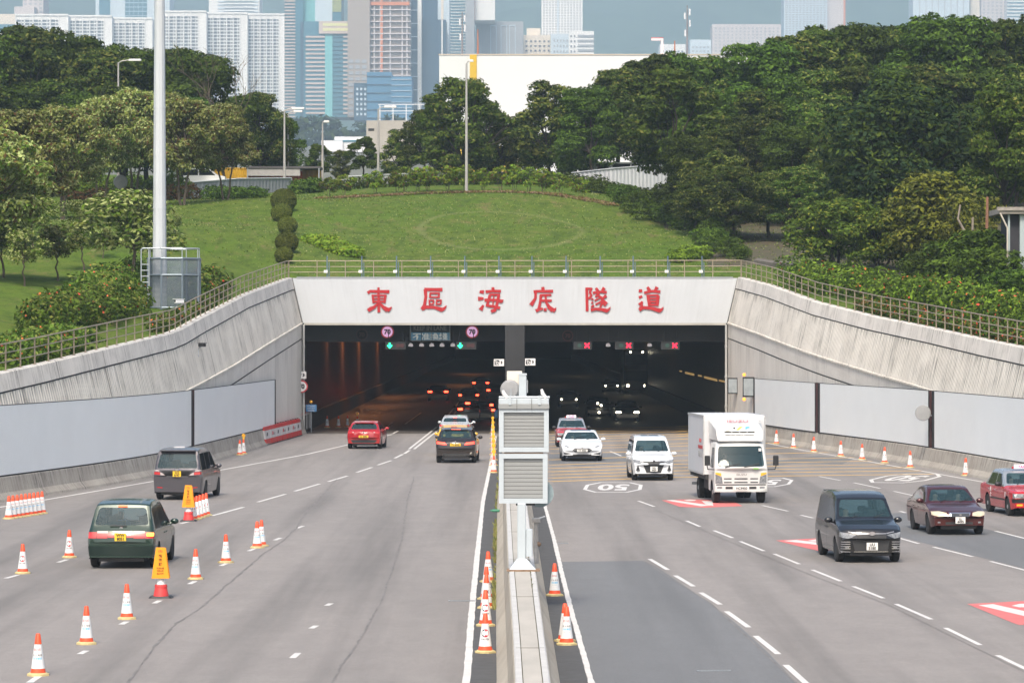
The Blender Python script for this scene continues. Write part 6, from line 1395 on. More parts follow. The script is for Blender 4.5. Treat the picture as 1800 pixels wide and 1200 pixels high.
# fairing
m = MB(); fr = [[(-.80, y0+.38, 2.24), (.80, y0+.38, 2.24)], [(-.84, y0+.42, 2.42), (.84, y0+.42, 2.42)], [(-.84, y0+.55, 2.62), (.84, y0+.55, 2.62)], [(-.74, y0+1.1, 2.92), (.74, y0+1.1, 2.92)], [(-.72, y0+1.45, 2.97), (.72, y0+1.45, 2.97)]]
q = [p for r_ in fr for p in r_]; bk = [(-.95, y0+1.75, 2.3), (.95, y0+1.75, 2.3), (.95, y0+1.75, 2.95), (-.95, y0+1.75, 2.95)]
m.add(q+bk, [(0, 1, 3, 2), (2, 3, 5, 4), (4, 5, 7, 6), (6, 7, 9, 8), (8, 9, 12, 13), (1, 11, 3), (3, 11, 12), (3, 12, 5), (5, 12, 7), (7, 12, 9), (0, 2, 10), (2, 13, 10), (2, 4, 13), (4, 6, 13), (6, 8, 13)]); m.build('roof_fairing', TWH, t, smooth=True, sharp=.5)
text('ISUZU', .15, (0, y0+1.02, 2.94), M('fairing_red', (.5, .1, .12), .5), t, depth=.01, sx=1.9, rx=-.9, name='lettering')
def fy(z): return y0+tab([(2.42, .42), (2.62, .55), (2.92, 1.1)], z)-.02
text('PRINTING FORCE COMPANY', .085, (0, fy(2.46), 2.46), PLT, t, depth=.01, sx=.95, rx=-.57); m = MB()
for i in range(4): m.box(-.55+i*.28, -.30+i*.28, fy(2.56)-.01, fy(2.56)+.02, 2.545, 2.585)
m.build('logo_bars', PLT, t)
for nm, mt, pl in (('logo_yellow', M('logo_yellow', (.7, .55, .1), .5), [(-.12, 2.63), (-.02, 2.64), (.16, 2.76), (.04, 2.75)]), ('logo_blue', M('logo_blue', (.1, .4, .65), .5), [(.22, 2.62), (.30, 2.70), (.42, 2.72), (.36, 2.76), (.24, 2.74)]), ('logo_dot', PLT, [(-.2, 2.68), (-.14, 2.68), (-.14, 2.73), (-.2, 2.73)]), ('logo_cream', M('logo_cream', (.6, .58, .45), .5), [(-.5, 2.6), (-.4, 2.6), (-.24, 2.72), (-.32, 2.72)])):
    m = MB(); m.add([(x, fy(z)-.012, z) for x, z in pl], [tuple(range(len(pl)))]); m.build(nm, mt, t)
text('ISUZU', .09, (0, y0-.012, 1.05), PLT, t, depth=.012, sx=1.5); m = MB(); m.bbox(-.25, .25, y0-.035, y0-.015, .50, .62, .004); pl = m.build('number_plate', PLW, t); text('HC9950', .12, (0, y0-.04, .56), PLT, pl, depth=.006, bold=.003)
text('ISUZU', .2, (-1.145, y0+2.7, 2.2), M('side_red', (.5, .03, .03), .5), t, depth=.006, rz=-PI/2); m = MB(); m.box(-1.146, -1.132, y0+2.15, y0+3.3, 1.9, 2.02); m.build('side_logo', M('side_red', (.5, .03, .03)), t); text('印力公司', .26, (-1.145, y0+2.7, 1.7), M('print_grey', (.3, .3, .3)), t, depth=.006, rz=-PI/2)
m = MB(); m.box(-.42, .42, y0+.5, Lt/2-.1, .55, .80); m.box(-1.05, 1.05, y0+1.9, Lt/2-.02, .80, .975); m.box(-.95, -.5, y0+2.0, y0+3.1, .45, .78); m.box(.5, .95, y0+2.0, y0+3.1, .45, .78); m.build('chassis', DIRT, t); m = MB(); m.box(-1.0, 1.0, Lt/2-.06, Lt/2, .42, .52); m.build('under_run_bar', STEEL, t)
wheels(t, .39, .24, [(s*.82, y0+.85) for s in (-1, 1)]+[(s*.86, y0+4.6) for s in (-1, 1)]+[(s*.6, y0+4.6) for s in (-1, 1)], 'steel')
for s in (-1, 1):
    m = MB(); m.tube([(s*.92, y0+.2, 1.22), (s*1.22, y0+.0, 1.24), (s*1.26, y0-.02, 1.42)], .02, 6); m.bbox(s*1.24-.10, s*1.24+.10, y0-.06, y0+.02, 1.38, 1.74, .03); m.build('side_mirror', TRIM, t)
for x in (-.5, .2): m = MB(); m.tube([(x-.1, y0+.02, 1.31), (x+.45, y0+.07, 1.44)], .016, 5); m.build('wiper', TRIM, t)
m = MB(); m.box(.66, .76, y0+.285, y0+.30, 1.88, 1.98); m.build('sticker', SGW, t)
m = MB(); m.box(.44, .62, y0+.02, y0+.035, 1.24, 1.28); m.build('green_badge', M('badge_green', (.2, .5, .08), .5), t)
c_, s_ = math.cos(yaw), math.sin(yaw); lx, ly = -.45, y0+1.22; person((t.location.x+c_*lx-s_*ly, t.location.y+s_*lx+c_*ly, 1.0), yaw, 'truck driver in a pale shirt behind the windscreen of the white box truck', SK['pale'])
# ================================================================ TREES, HEDGES, FLOWERS
def leafmat(name, col, col2, rough=.75):
    m = M(name, col, rough, spec=.15); n, l = NT(m); b = n['Principled BSDF']
    tc = node(m, 'ShaderNodeTexCoord'); t = node(m, 'ShaderNodeTexNoise'); t.inputs['Scale'].default_value = .55; t.inputs['Detail'].default_value = 3; l.new(tc.outputs['Object'], t.inputs['Vector'])
    oi = node(m, 'ShaderNodeObjectInfo'); g = node(m, 'ShaderNodeNewGeometry')
    r = node(m, 'ShaderNodeMapRange'); r.inputs[1].default_value = .35; r.inputs[2].default_value = .65; l.new(t.outputs['Fac'], r.inputs[0])
    c = mixc(m, r.outputs[0], col, col2)
    c = mixc(m, math_n(m, 'MULTIPLY', g.outputs['Random Per Island'], .55), c, tuple(x*.45 for x in col))
    hs = node(m, 'ShaderNodeHueSaturation'); l.new(c, hs.inputs['Color']); l.new(math_n(m, 'ADD', .62, math_n(m, 'MULTIPLY', oi.outputs['Random'], .8)), hs.inputs['Value']); l.new(math_n(m, 'ADD', .485, math_n(m, 'MULTIPLY', oi.outputs['Random'], .03)), hs.inputs['Hue'])
    l.new(hs.outputs[0], b.inputs['Base Color'])
    tr = node(m, 'ShaderNodeBsdfTranslucent'); l.new(hs.outputs[0], tr.inputs[0]); mx = node(m, 'ShaderNodeMixShader'); mx.inputs[0].default_value = .22
    l.new(b.outputs[0], mx.inputs[1]); l.new(tr.outputs[0], mx.inputs[2]); l.new(mx.outputs[0], n['Material Output'].inputs[0]); return m
L_DARK = leafmat('leaf_dark', (.040, .072, .008), (.062, .105, .012)); L_MID = leafmat('leaf_mid', (.085, .148, .014), (.12, .18, .022)); L_LIGHT = leafmat('leaf_light', (.30, .35, .12), (.40, .43, .18))
L_OLIVE = leafmat('leaf_olive', (.15, .19, .035), (.21, .215, .05)); L_BROWN = leafmat('leaf_brown', (.13, .075, .03), (.17, .09, .035)); L_LIME = leafmat('leaf_lime', (.16, .27, .02), (.22, .33, .03)); L_BLUE = leafmat('leaf_bluish', (.024, .060, .020), (.038, .082, .024))
L_YEL = leafmat('leaf_yellow_green', (.20, .25, .025), (.27, .28, .035)); L_BALL = leafmat('leaf_clipped', (.135, .18, .025), (.18, .21, .035)); FLO = M('flower_red', (.48, .05, .02), .6); FLO2 = M('flower_orange', (.55, .13, .03), .6)
BARK = M('bark', (.13, .10, .075), .9, var=.5, vs=6); BARKD = M('bark_dark', (.05, .04, .032), .9, var=.4, vs=6); BARKP = M('bark_pale', (.28, .24, .19), .9, var=.4, vs=5)
def leaves(name, blobs, n, size, mats, wts, seed, up=.5, shell=.72, elong=1.6, parent=None, lumpy=1.0):
    """thousands of small leaf faces scattered through the outer part of each clump"""
    g = np.random.default_rng(seed); B = np.array([(*c, *(r if hasattr(r, '__len__') else (r, r, r*.8))) for c, r in blobs], float)
    w = (B[:, 3]*B[:, 4]+B[:, 4]*B[:, 5]); w /= w.sum(); k = g.choice(len(B), n, p=w)
    d = g.normal(size=(n, 3)); d /= np.linalg.norm(d, axis=1)[:, None]; d[:, 2] = np.where((d[:, 2] < -.35) & (g.random(n) < .55), -d[:, 2], d[:, 2])
    lump = 1+lumpy*(.16*np.sin(d[:, 0]*7+k*1.3)*np.sin(d[:, 1]*6+k)+.12*np.sin(d[:, 2]*9+k*2.1))
    rr = (shell+(1.06-shell)*g.random(n)**.6)*lump
    c = B[k, :3]+d*B[k, 3:]*rr[:, None]
    nr = d*.8+g.normal(size=(n, 3))*.55; nr[:, 2] += up; nr /= np.linalg.norm(nr, axis=1)[:, None]
    a = np.cross(nr, g.normal(size=(n, 3))); a /= np.linalg.norm(a, axis=1)[:, None]; b = np.cross(nr, a)
    s = (size*(.6+.8*g.random(n)))[:, None]/2
    V = np.stack([c-a*s*elong, c-b*s*.75, c+a*s*elong, c+b*s*.75], 1).reshape(-1, 3)
    me = bpy.data.meshes.new(name); me.vertices.add(4*n); me.vertices.foreach_set('co', V.ravel()); me.loops.add(4*n); me.loops.foreach_set('vertex_index', np.arange(4*n)); me.polygons.add(n)
    me.polygons.foreach_set('loop_start', np.arange(0, 4*n, 4)); me.polygons.foreach_set('loop_total', np.full(n, 4))
    for m in mats: me.materials.append(m)
    me.polygons.foreach_set('material_index', g.choice(len(mats), n, p=np.array(wts)/sum(wts)).astype(np.int32)); me.update(); me.validate()
    return link(me, name, parent)
def limb(m, a, b, r0, r1, rnd_, n=5, bend=.12):
    a, b = Vector(a), Vector(b); L = (b-a).length; pts = [a.lerp(b, i/n)+(Vector((rnd_.uniform(-1, 1), rnd_.uniform(-1, 1), rnd_.uniform(-.5, .5)))*L*bend*(.0 if i in (0, n) else 1)*.6) for i in range(n+1)]
    m.tube(pts, [lerp(r0, r1, i/n) for i in range(n+1)], 6)
def tree_proto(name, H, Rr, nb, nl, size, mats, wts, seed, trunk=BARKD, base=.35, br=(.30, .45), flat=1.0, multi=1, r0=.2, droop=0, shell=.66, twigs=False):
    g = random.Random(seed); t = thing(name, 'x', 'tree'); blobs = []; tm = MB()
    for i in range(nb):
        u = (i+.5)/nb; z = H*(base+(1-base)*u*.92); prof = math.sin(min(1, max(.12, (z/H-base+.12)/(1-base)))*PI*.86+.18)**.7
        a = i*2.4+g.uniform(-.5, .5); q = Rr*prof*g.uniform(.35, .85); r = Rr*g.uniform(*br)
        z = min(z, H-r*.8*flat); blobs.append(((q*math.cos(a), q*math.sin(a), z-droop*q), (r, r, r*.72*flat)))
    leaves('crown', blobs, nl, size, mats, wts, seed, parent=t, shell=shell)
    for k in range(multi):
        a = 2*PI*k/multi+.5; off = .0 if multi == 1 else .12*Rr; top = (Vector((off*2.2*math.cos(a), off*2.2*math.sin(a), H*(base+.12))) if multi > 1 else Vector((g.uniform(-.3, .3), g.uniform(-.3, .3), H*(base+.1))))
        limb(tm, (off*.3*math.cos(a), off*.3*math.sin(a), -.3), top, r0/multi**.4, r0*.6/multi**.4, g, 6, .05)
        for i, (c, r) in enumerate(blobs):
            if i % multi == k: limb(tm, top*g.uniform(.75, 1.0), Vector(c)+Vector((0, 0, r[2]*.3)), r0*.38, r0*.1, g, 4, .1)
            if i % multi == k and twigs:
                for _ in range(3): limb(tm, Vector(c), Vector(c)+Vector((g.uniform(-1, 1), g.uniform(-1, 1), g.uniform(.2, 1)))*r[0]*.9, r0*.12, r0*.04, g, 3, .1)
    tm.build('trunk', trunk, t, smooth=True, fix=False); KIDS[t.name] = list(t.children); t.location = (0, 0, -500); return t
TP = {
 'wood1': tree_proto('broadleaf_tree', 12, 4.6, 15, 20000, .23, [L_DARK, L_MID], [.7, .3], 1, base=.22, r0=.28),
 'wood2': tree_proto('broadleaf_tree', 12, 4.2, 12, 17000, .23, [L_DARK, L_MID, L_OLIVE], [.6, .3, .1], 2, base=.3, br=(.26, .42), r0=.25),
 'wood3': tree_proto('broadleaf_tree', 12, 5.2, 30, 20000, .23, [L_DARK, L_OLIVE], [.75, .25], 3, base=.25, br=(.2, .34), r0=.3, flat=.8),
 'round': tree_proto('round_tree', 10, 5.0, 34, 30000, .20, [L_BLUE, L_DARK, L_MID], [.55, .3, .15], 4, base=.12, br=(.3, .4), shell=.8, r0=.3),
 'low': tree_proto('small_tree', 4.8, 3.0, 26, 14000, .15, [L_MID, L_DARK, L_YEL], [.5, .35, .15], 5, base=.25, br=(.25, .36), multi=3, r0=.16),
 'yel': tree_proto('small_tree', 5.5, 2.8, 24, 11000, .16, [L_YEL, L_OLIVE, L_DARK], [.45, .35, .2], 6, base=.25, br=(.25, .36), multi=2, r0=.13, shell=.5),
 'bau': tree_proto('flowering_street_tree', 10, 5.4, 40, 24000, .20, [L_LIGHT, L_OLIVE, L_MID, L_BROWN], [.36, .34, .18, .12], 7, trunk=BARK, base=.34, br=(.15, .27), r0=.2, multi=2, shell=.35, flat=.75),
 'sap': tree_proto('sapling', 4.0, 1.5, 12, 3600, .11, [L_LIGHT, L_MID, L_OLIVE], [.4, .4, .2], 8, trunk=BARK, base=.42, br=(.3, .5), r0=.06, shell=.25),
 'open': tree_proto('spreading_tree', 10, 5.6, 44, 16000, .22, [L_DARK, L_MID, L_OLIVE], [.5, .35, .15], 9, base=.12, br=(.14, .25), r0=.26, shell=.3, flat=.7, twigs=True),
 'cas': tree_proto('feathery_tree', 9, 3.6, 22, 9000, .22, [L_OLIVE, L_DARK], [.5, .5], 10, base=.15, br=(.2, .32), r0=.18, shell=.35, twigs=True),
 'shrub': tree_proto('shrub', 1.9, .8, 9, 800, .13, [L_MID, L_LIME, L_BROWN, L_YEL], [.3, .35, .1, .25], 11, trunk=BARK, base=.3, br=(.3, .5), r0=.035, multi=3, shell=.3),
 'bush': tree_proto('bush', 1.9, 1.5, 12, 4500, .11, [L_MID, L_DARK], [.5, .5], 12, base=.1, br=(.35, .5), r0=.05, multi=2),
}
usedT = set()
def tree(k, px, D, H, label, group=None, sx=1.0, rz=None, zoff=0, ybase=None, name=None):
    p = TP[k]; h0 = {'wood1': 12, 'wood2': 12, 'wood3': 12, 'round': 10, 'low': 4.8, 'yel': 5.5, 'bau': 10, 'sap': 4, 'open': 10, 'cas': 9, 'shrub': 1.9, 'bush': 1.9}[k]
    g = ground_at(px, D); g.z += zoff
    if ybase is not None: g.z = CH-(ybase-582)*D/FP
    s = H/h0; rz = R.uniform(0, 6.28) if rz is None else rz
    if k in usedT: o = dup(p, g, rz, label, group, (s*sx, s*sx, s))
    else: usedT.add(k); o = p; o.location = g; o.rotation_euler = (0, 0, rz); o.scale = (s*sx, s*sx, s); o['label'] = label; o['group'] = group or ''
    if not group and 'group' in o: del o['group']
    return o
def Ht(px, D, ytop): z = TZ((px-900)*D/FP, D); return CH-(ytop-582)*D/FP-z
def treeT(k, px, D, ytop, label, **kw): return tree(k, px, D, Ht(px, D, ytop), label, **kw)
# wood on the right: from far to near
wl = 'tree in the %s row of the dense wood, %s from the warehouse side'; wg = 'trees of the dense wood'
for i, (px, yt) in enumerate(((1040, 150), (1085, 118), (1135, 95), (1190, 92), (1245, 96), (1290, 108), (1345, 72), (1395, 58), (1440, 42), (1490, 40), (1545, 50), (1600, 42), (1650, 22), (1700, 42), (1750, 36), (1800, 30), (1850, 30))):
    treeT(('wood1', 'wood3', 'wood2')[i % 3], px, 285+(i*37) % 17, yt, wl % ('far', nth(i)), group=wg)
for i, (px, yt) in enumerate(((1228, 150), (1250, 165), (1275, 175), (1330, 150), (1385, 130), (1440, 120), (1500, 108), (1560, 118), (1620, 110), (1690, 120), (1750, 118), (1805, 110))):
    treeT(('wood2', 'wood1', 'wood3')[i % 3], px, 264+(i*23) % 11, yt, wl % ('middle', nth(i)), group=wg)
for i, (px, yt) in enumerate(((1205, 235), (1262, 220), (1320, 200), (1378, 215), (1435, 190), (1480, 200), (1740, 190), (1790, 170), (1840, 170))):
    treeT(('wood1', 'wood2', 'wood3')[i % 3], px, 246+(i*31) % 9, yt, wl % ('front', nth(i)), group=wg)
for i, (px, yt) in enumerate(((1235, 300), (1290, 290), (1350, 300), (1402, 290))): treeT('wood3', px, 236-(i % 2)*4, yt, nth(i)+' low tree at the dark foot of the wood, from the lawn side', group='low trees at the wood foot', sx=1.25)
treeT('round', 1590, 214, 145, 'big round dark glossy tree standing out of the wood, wider than its neighbours', sx=1.08)
treeT('low', 1478, 201, 348, 'low spreading tree with dense green leaves over the stone path', sx=1.25); treeT('low', 1548, 199, 372, 'low green tree joined to the spreading tree by the stone path', sx=1.15)
treeT('yel', 1640, 196, 300, 'yellow-green tree in front of the big round tree', sx=1.2); treeT('yel', 1700, 188, 360, 'small yellow-green tree beside the bare pruned trunks', sx=1.0)
treeT('wood2', 1770, 208, 150, 'tall tree with a pale trunk behind the small shed', sx=.9)
treeT('wood2', 1180, 256, 112, 'tree with a leaning trunk at the end of the pale fence, over the lawn', sx=1.0)
# centre trees
treeT('open', 812, 292, 130, 'broad spreading tree in front of the white warehouse, beside the tall lamp post', sx=1.05); treeT('wood2', 765, 303, 165, 'dark dense tree at the mast side of the broad spreading tree', sx=.8); treeT('wood1', 850, 302, 175, 'dense dark tree standing behind the broad spreading tree', sx=.8); treeT('wood3', 925, 300, 195, 'dense tree below the warehouse wall beside the feathery tree', sx=.9); treeT('cas', 880, 296, 195, 'small dark tree between the two spreading trees')
treeT('cas', 965, 292, 138, 'feathery olive tree to the truck side of the broad spreading tree', sx=1.25); treeT('open', 1010, 290, 165, 'spreading tree at the edge of the wood behind the lawn', sx=.9); treeT('wood2', 1085, 290, 125, 'dark tree at the lawn side edge of the wood', sx=.95)
treeT('wood2', 640, 318, 240, 'small dark tree behind the curved lamp post at the crest', sx=1.2); treeT('cas', 600, 325, 262, 'small bush-like tree at the edge of the harbour gap', sx=1.2); treeT('cas', 700, 310, 225, 'dark tree between the curved lamp post and the broad spreading tree', sx=1.2); treeT('wood3', 745, 305, 190, 'dark tree tucked against the broad spreading tree', sx=.8)
for i, (px, yt) in enumerate(((1262, 262), (1225, 275))): treeT('cas', px, 238, yt, ('thin', 'denser')[i]+' understorey tree by the pale fence under the wood edge', sx=1.2)
# left back trees
lw = '%s dark tree in the %s row behind the pale-leaved trees, from the view edge'; lg = 'dark trees behind the mast side lawn'
for i, (px, yt) in enumerate(((-60, 60), (-10, 48), (45, 42), (85, 52), (128, 62), (175, 85), (222, 78), (258, 95), (305, 82), (348, 88))):
    treeT(('wood1', 'wood2', 'wood3')[i % 3], px, 300+(i*29) % 13, yt, lw % (nth(i), 'far'), group=lg)
for i, (px, yt) in enumerate(((-30, 130), (30, 150), (90, 140), (150, 160), (215, 150), (320, 165))): treeT(('wood2', 'wood1')[i % 2], px, 284+(i % 3)*4, yt, lw % (nth(i), 'near'), group=lg, sx=1.15)
treeT('wood3', 455, 305, 160, 'rounded dark tree behind the orange container', sx=1.0); treeT('wood2', 415, 308, 172, 'dark tree below the leafless one', sx=.8); treeT('wood1', 498, 308, 205, 'dark tree beside the twin street lamps', sx=.8); treeT('wood2', 560, 318, 252, 'low dark tree at the harbour gap', sx=1.2); treeT('bush', 488, 314, 268, 'pale green bush over the orange container', sx=1.2)
# leafless tree
bt = thing('bare_tree', 'leafless tree against the pale apartment blocks', 'tree', ground_at(398, 296)); g_ = random.Random(4); m = MB()
hb = Ht(398, 296, 95)
def branch(a, d, L, r, k):
    b = a+d*L; limb(m, a, b, r, r*.55, g_, 3, .12)
    if k:
        for _ in range(3): dd = (d+Vector((g_.uniform(-.8, .8), g_.uniform(-.5, .5), g_.uniform(-.1, .5)))).normalized(); branch(a.lerp(b, g_.uniform(.6, 1)), dd, L*g_.uniform(.55, .8), r*.5, k-1)
branch(Vector((0, 0, 0)), Vector((0, 0, 1)), hb*.45, .16, 4); m.build('trunk', BARK, bt, fix=False)
# flowering street trees on the left
for i, (px, D, yt, sx, lab) in enumerate(((-40, 180, 200, 1.0, 'pale-leaved tree half out of view at the mast side edge'), (28, 204, 190, .95, 'large pale-leaved tree at the edge of the view, overhanging the lawn'), (112, 236, 185, .9, 'pale-leaved tree second from the edge of the view'), (180, 256, 170, .85, 'pale-leaved tree with a forked trunk, third from the edge of the view'), (238, 262, 155, .8, 'tall pale-leaved tree just before the mast'),
     (322, 250, 170, .85, 'pale-leaved tree with a forked trunk just beyond the mast'), (395, 254, 180, .8, 'rusty-tinted pale-leaved tree standing in front of the grey fence'), (285, 268, 160, .8, 'pale-leaved tree crossing behind the mast'), (-40, 206, 260, 1.0, 'low pale-leaved tree at the very edge above the flowering hedge'))):
    treeT('bau', px, D, yt, lab, sx=sx, group='pale flowering street trees')
for i, (px, D, yt, sx) in enumerate(((42, 178, 400, 1.2), (100, 186, 392, 1.3), (148, 194, 385, 1.2), (182, 200, 400, 1.1), (222, 182, 330, 1.5), (255, 190, 360, 1.4), (310, 215, 375, 1.0), (135, 210, 350, 1.2), (10, 186, 380, 1.5), (62, 202, 340, 1.5))):
    treeT('sap', px, D, yt, ordn[i]+' of ten thin young trees on the lawn beside the high mast', sx=sx, group='young trees on the lawn')
# young shrubs along the crest
for i, (px, D, h) in enumerate(((578, 266, 1.7), (605, 267, 1.9), (660, 270, 2.0), (697, 271, 1.9), (712, 271, 2.2), (735, 272, 2.1), (752, 272, 2.2), (788, 272, 2.2), (818, 271, 2.3), (848, 270, 2.0), (880, 270, 2.2), (905, 269, 2.3), (930, 268, 2.2), (955, 267, 2.2), (985, 266, 1.9), (1020, 264, 1.8))):
    tree('shrub', px, D, h*.95, nth(i)+' leggy young shrub along the lawn crest, counted from the mast side', group='shrubs along the lawn crest', sx=1.1)
for i, (px, D, h) in enumerate(((1095, 262, 1.5), (1120, 256, 1.6), (1150, 252, 1.8), (1175, 250, 1.6), (1205, 246, 1.5), (1230, 240, 1.6), (1262, 232, 1.7), (1215, 256, 1.6))): tree('bush', px, D, h, nth(i)+' dark bush down the shady lawn edge below the wood', group='bushes at the lawn edge', sx=1.1)
for i, (px, D, h) in enumerate(((1280, 222, 1.3), (1300, 219, 1.0), (1245, 226, 1.6))): tree('bush', px, D, h, ('rounded dark bush beside the path end', 'small dark bush by the lintel railing corner', 'larger dark bush above the lime hedge corner')[i], sx=1.0)
for i, (px, D, h, s) in enumerate(((1745, 172, 2.2, 1.3), (1690, 178, 2.4, 1.4), (1725, 176, 3.0, 1.2), (1620, 186, 1.4, 1.2), (1785, 166, 1.5, 1.5), (1650, 182, 1.8, 1.4))): tree('bush', px, D, h, nth(i)+' green bush in the thicket between the shed and flowering hedge', group='thicket beside the shed', sx=s)
# clipped globe bushes
for i, (px, py, w) in enumerate(((498.5, 372, 54), (495, 391, 44), (505.5, 411, 41), (504, 444, 48), (499, 464, 38))):
    c = on_ground(px, py); r = w*.86*c.y/FP/2; t = thing('clipped_bush', ordn[i]+' of five clipped round bushes in the column down the lawn edge, from the top', 'bush', c, 0, 'clipped round bushes')
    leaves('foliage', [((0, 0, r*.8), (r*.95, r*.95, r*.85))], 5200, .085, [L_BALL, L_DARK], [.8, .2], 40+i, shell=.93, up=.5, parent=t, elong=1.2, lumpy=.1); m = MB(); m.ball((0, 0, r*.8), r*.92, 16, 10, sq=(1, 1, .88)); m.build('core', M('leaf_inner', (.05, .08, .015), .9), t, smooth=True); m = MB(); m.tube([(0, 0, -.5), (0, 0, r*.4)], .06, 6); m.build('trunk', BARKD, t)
# hedges: leaves scattered over boxes that follow the ground
def off(s, D, o): x, z = wtop(s, D); return (900+(x+s*o)*FP/D, D)
def og(px, py): c = on_ground(px, py, 128); return (px, c.y)
def hedge(label, path, w, h, n, size, mats, wts, seed, name='hedge', fl=0, flc=(FLO, FLO2), lump=.25, zo=0):
    pts = [ground_at(px, D) for px, D in path]; base = pts[0].copy(); t = thing(name, label, 'hedge', base); blobs = []; g = random.Random(seed)
    for a, b in zip(pts[:-1], pts[1:]):
        L = (b-a).length; k = max(2, int(L/(w*.55)))
        for i in range(k):
            c = a.lerp(b, (i+.5)/k)-base; hh = h*g.uniform(1-lump, 1+lump*.5); c.z = TZ(c.x+base.x, c.y+base.y)-base.z+hh*.42+zo; blobs.append((tuple(c+Vector((g.uniform(-.2, .2)*w, g.uniform(-.2, .2)*w, 0))), (w*.62, w*.62, hh*.62)))
    leaves('foliage', blobs, n, size, mats, wts, seed, parent=t, shell=.78)
    if fl: leaves('blossoms', blobs, fl, size*1.0, list(flc), [1]*len(flc), seed+1, parent=t, shell=.97, elong=1.0)
    return t
for i, (pa, w, h, n, f, lab) in enumerate((
    ([off(-1, 133, 1.6), off(-1, 139, 1.8), off(-1, 144, 2.0)], 1.8, 1.0, 6000, 130, 'flowering bush mass at the edge of the view behind the beige railing'), ([og(72, 588), og(130, 574), og(190, 560), og(238, 550)], 1.9, 1.6, 12000, 260, 'dense red-flowering bush mass beside the caged mast'),
    ([og(150, 545), og(195, 520), og(250, 500)], 1.9, 1.5, 8000, 190, 'red-flowering bush directly behind the mast cage'), ([off(-1, 181, 2.2), off(-1, 187, 2.1)], 1.7, 1.6, 4500, 160, 'red-flowering bush to the lintel side of the mast cage'), ([off(-1, 160, 1.3), off(-1, 170, 1.3), off(-1, 180, 1.2)], .7, .6, 3500, 110, 'low flowering bush between the cage and the railing'))):
    hedge(lab, pa, w, h, n, .15, [L_MID, L_OLIVE, L_DARK], [.5, .2, .3], 60+i, 'flowering_bush', f)
hedge('long green hedge with red flowers behind the railing above the mirror side wall', [off(1, 199, 1.9), off(1, 190, 2.6), off(1, 180, 3.0), off(1, 170, 3.2), off(1, 158, 3.2), off(1, 144, 3.2), off(1, 134, 3.2)], 2.0, 1.45, 30000, .15, [L_MID, L_LIME, L_DARK], [.5, .25, .25], 70, 'flowering_hedge', 800)
hedge('dark lower flowering hedge strip right behind the mirror side railing', [off(1, 178, 1.25), off(1, 168, 1.3), off(1, 155, 1.3), off(1, 142, 1.3), off(1, 134, 1.3)], .8, .65, 10000, .13, [L_DARK, L_MID, L_BROWN], [.5, .3, .2], 71, 'flowering_hedge', 450)
hedge('bright lime green ground cover beside the clipped round bushes', [(545, 226), (560, 224), (590, 221), (625, 218)], 1.5, .75, 6500, .14, [L_LIME, L_YEL], [.8, .2], 72, 'lime_hedge'); hedge('bright lime green ground cover at the railing corner on the wood side', [(1188, 219), (1215, 221), (1238, 222)], 1.3, .9, 5000, .14, [L_LIME, L_MID], [.8, .2], 73, 'lime_hedge')
hedge('dark clipped hedge below the grey fence on the mast side', [(365, 262), (410, 264), (455, 266)], 1.2, .9, 5000, .13, [L_DARK, L_MID], [.6, .4], 74); hedge('rounded dark hedge at the end of the grey fence', [(520, 276), (540, 277), (558, 278)], 1.3, 1.1, 5500, .13, [L_DARK, L_MID], [.5, .5], 75)
hedge('low dark hedge behind the crest shrubs', [(600, 284), (660, 287), (720, 288), (800, 288), (880, 287), (960, 284), (1060, 280)], .9, .9, 9000, .14, [L_MID, L_DARK], [.5, .5], 76); hedge('dark hedge below the pale fence at the edge of the wood', [(1040, 272), (1100, 268), (1170, 262)], 1.2, .9, 6000, .14, [L_DARK, L_MID], [.7, .3], 77)
hedge('green clipped hedge beyond the pale-leaved trees', [(120, 268), (190, 268), (265, 268), (330, 270)], 1.3, 1.5, 9000, .13, [L_MID, L_LIME], [.7, .3], 78, zo=.4); hedge('reddish-brown hedge in front of the green clipped hedge', [(120, 264), (190, 264), (250, 264), (345, 264)], 1.1, 1.0, 8000, .13, [L_BROWN, L_DARK], [.7, .3], 79)
o = hedge('strip of dry reddish grass along the crest of the lawn', [(560, 262.5), (600, 264), (660, 266), (740, 267.5), (850, 267.5), (950, 266), (1020, 263.5), (1080, 260)], .9, .16, 9000, .11, [L_BROWN, M('dry_leaf', (.22, .15, .09), .9), L_OLIVE], [.35, .35, .3], 80, 'dry_grass'); o['category'] = 'grass'; o['kind'] = 'stuff'
# loose tufts over the lawn so that it is not a bare sheet
def scatter_grass():
    g = np.random.default_rng(5); n = 26000; D = 209+g.random(n)*64; X = (g.random(n)-.5)*D*2200/FP-3; z = terr(np.stack([X, D], 1)) if n <= 1 else np.concatenate([terr(np.stack([X[i:i+4000], D[i:i+4000]], 1)) for i in range(0, n, 4000)])
    a = g.random(n)*6.28; h = .04+.08*g.random(n)**2; w = .05; c = np.stack([X, D, z], 1); d = np.stack([np.cos(a)*w, np.sin(a)*w, np.zeros(n)], 1); t = c+np.stack([g.normal(size=n)*.04, g.normal(size=n)*.04, h], 1)
    V = np.stack([c-d, c+d, t], 1).reshape(-1, 3); me = bpy.data.meshes.new('grass_tufts'); me.from_pydata(V.tolist(), [], np.arange(3*n).reshape(-1, 3).tolist())
    for m_ in (L_MID, L_LIGHT, L_LIME): me.materials.append(m_)
    me.polygons.foreach_set('material_index', g.choice(3, n, p=[.45, .45, .1]).astype(np.int32)); tag(link(me, 'grass_tufts'), 'short grass on the lawn above the tunnel mouth', 'grass', kind='stuff')
scatter_grass()
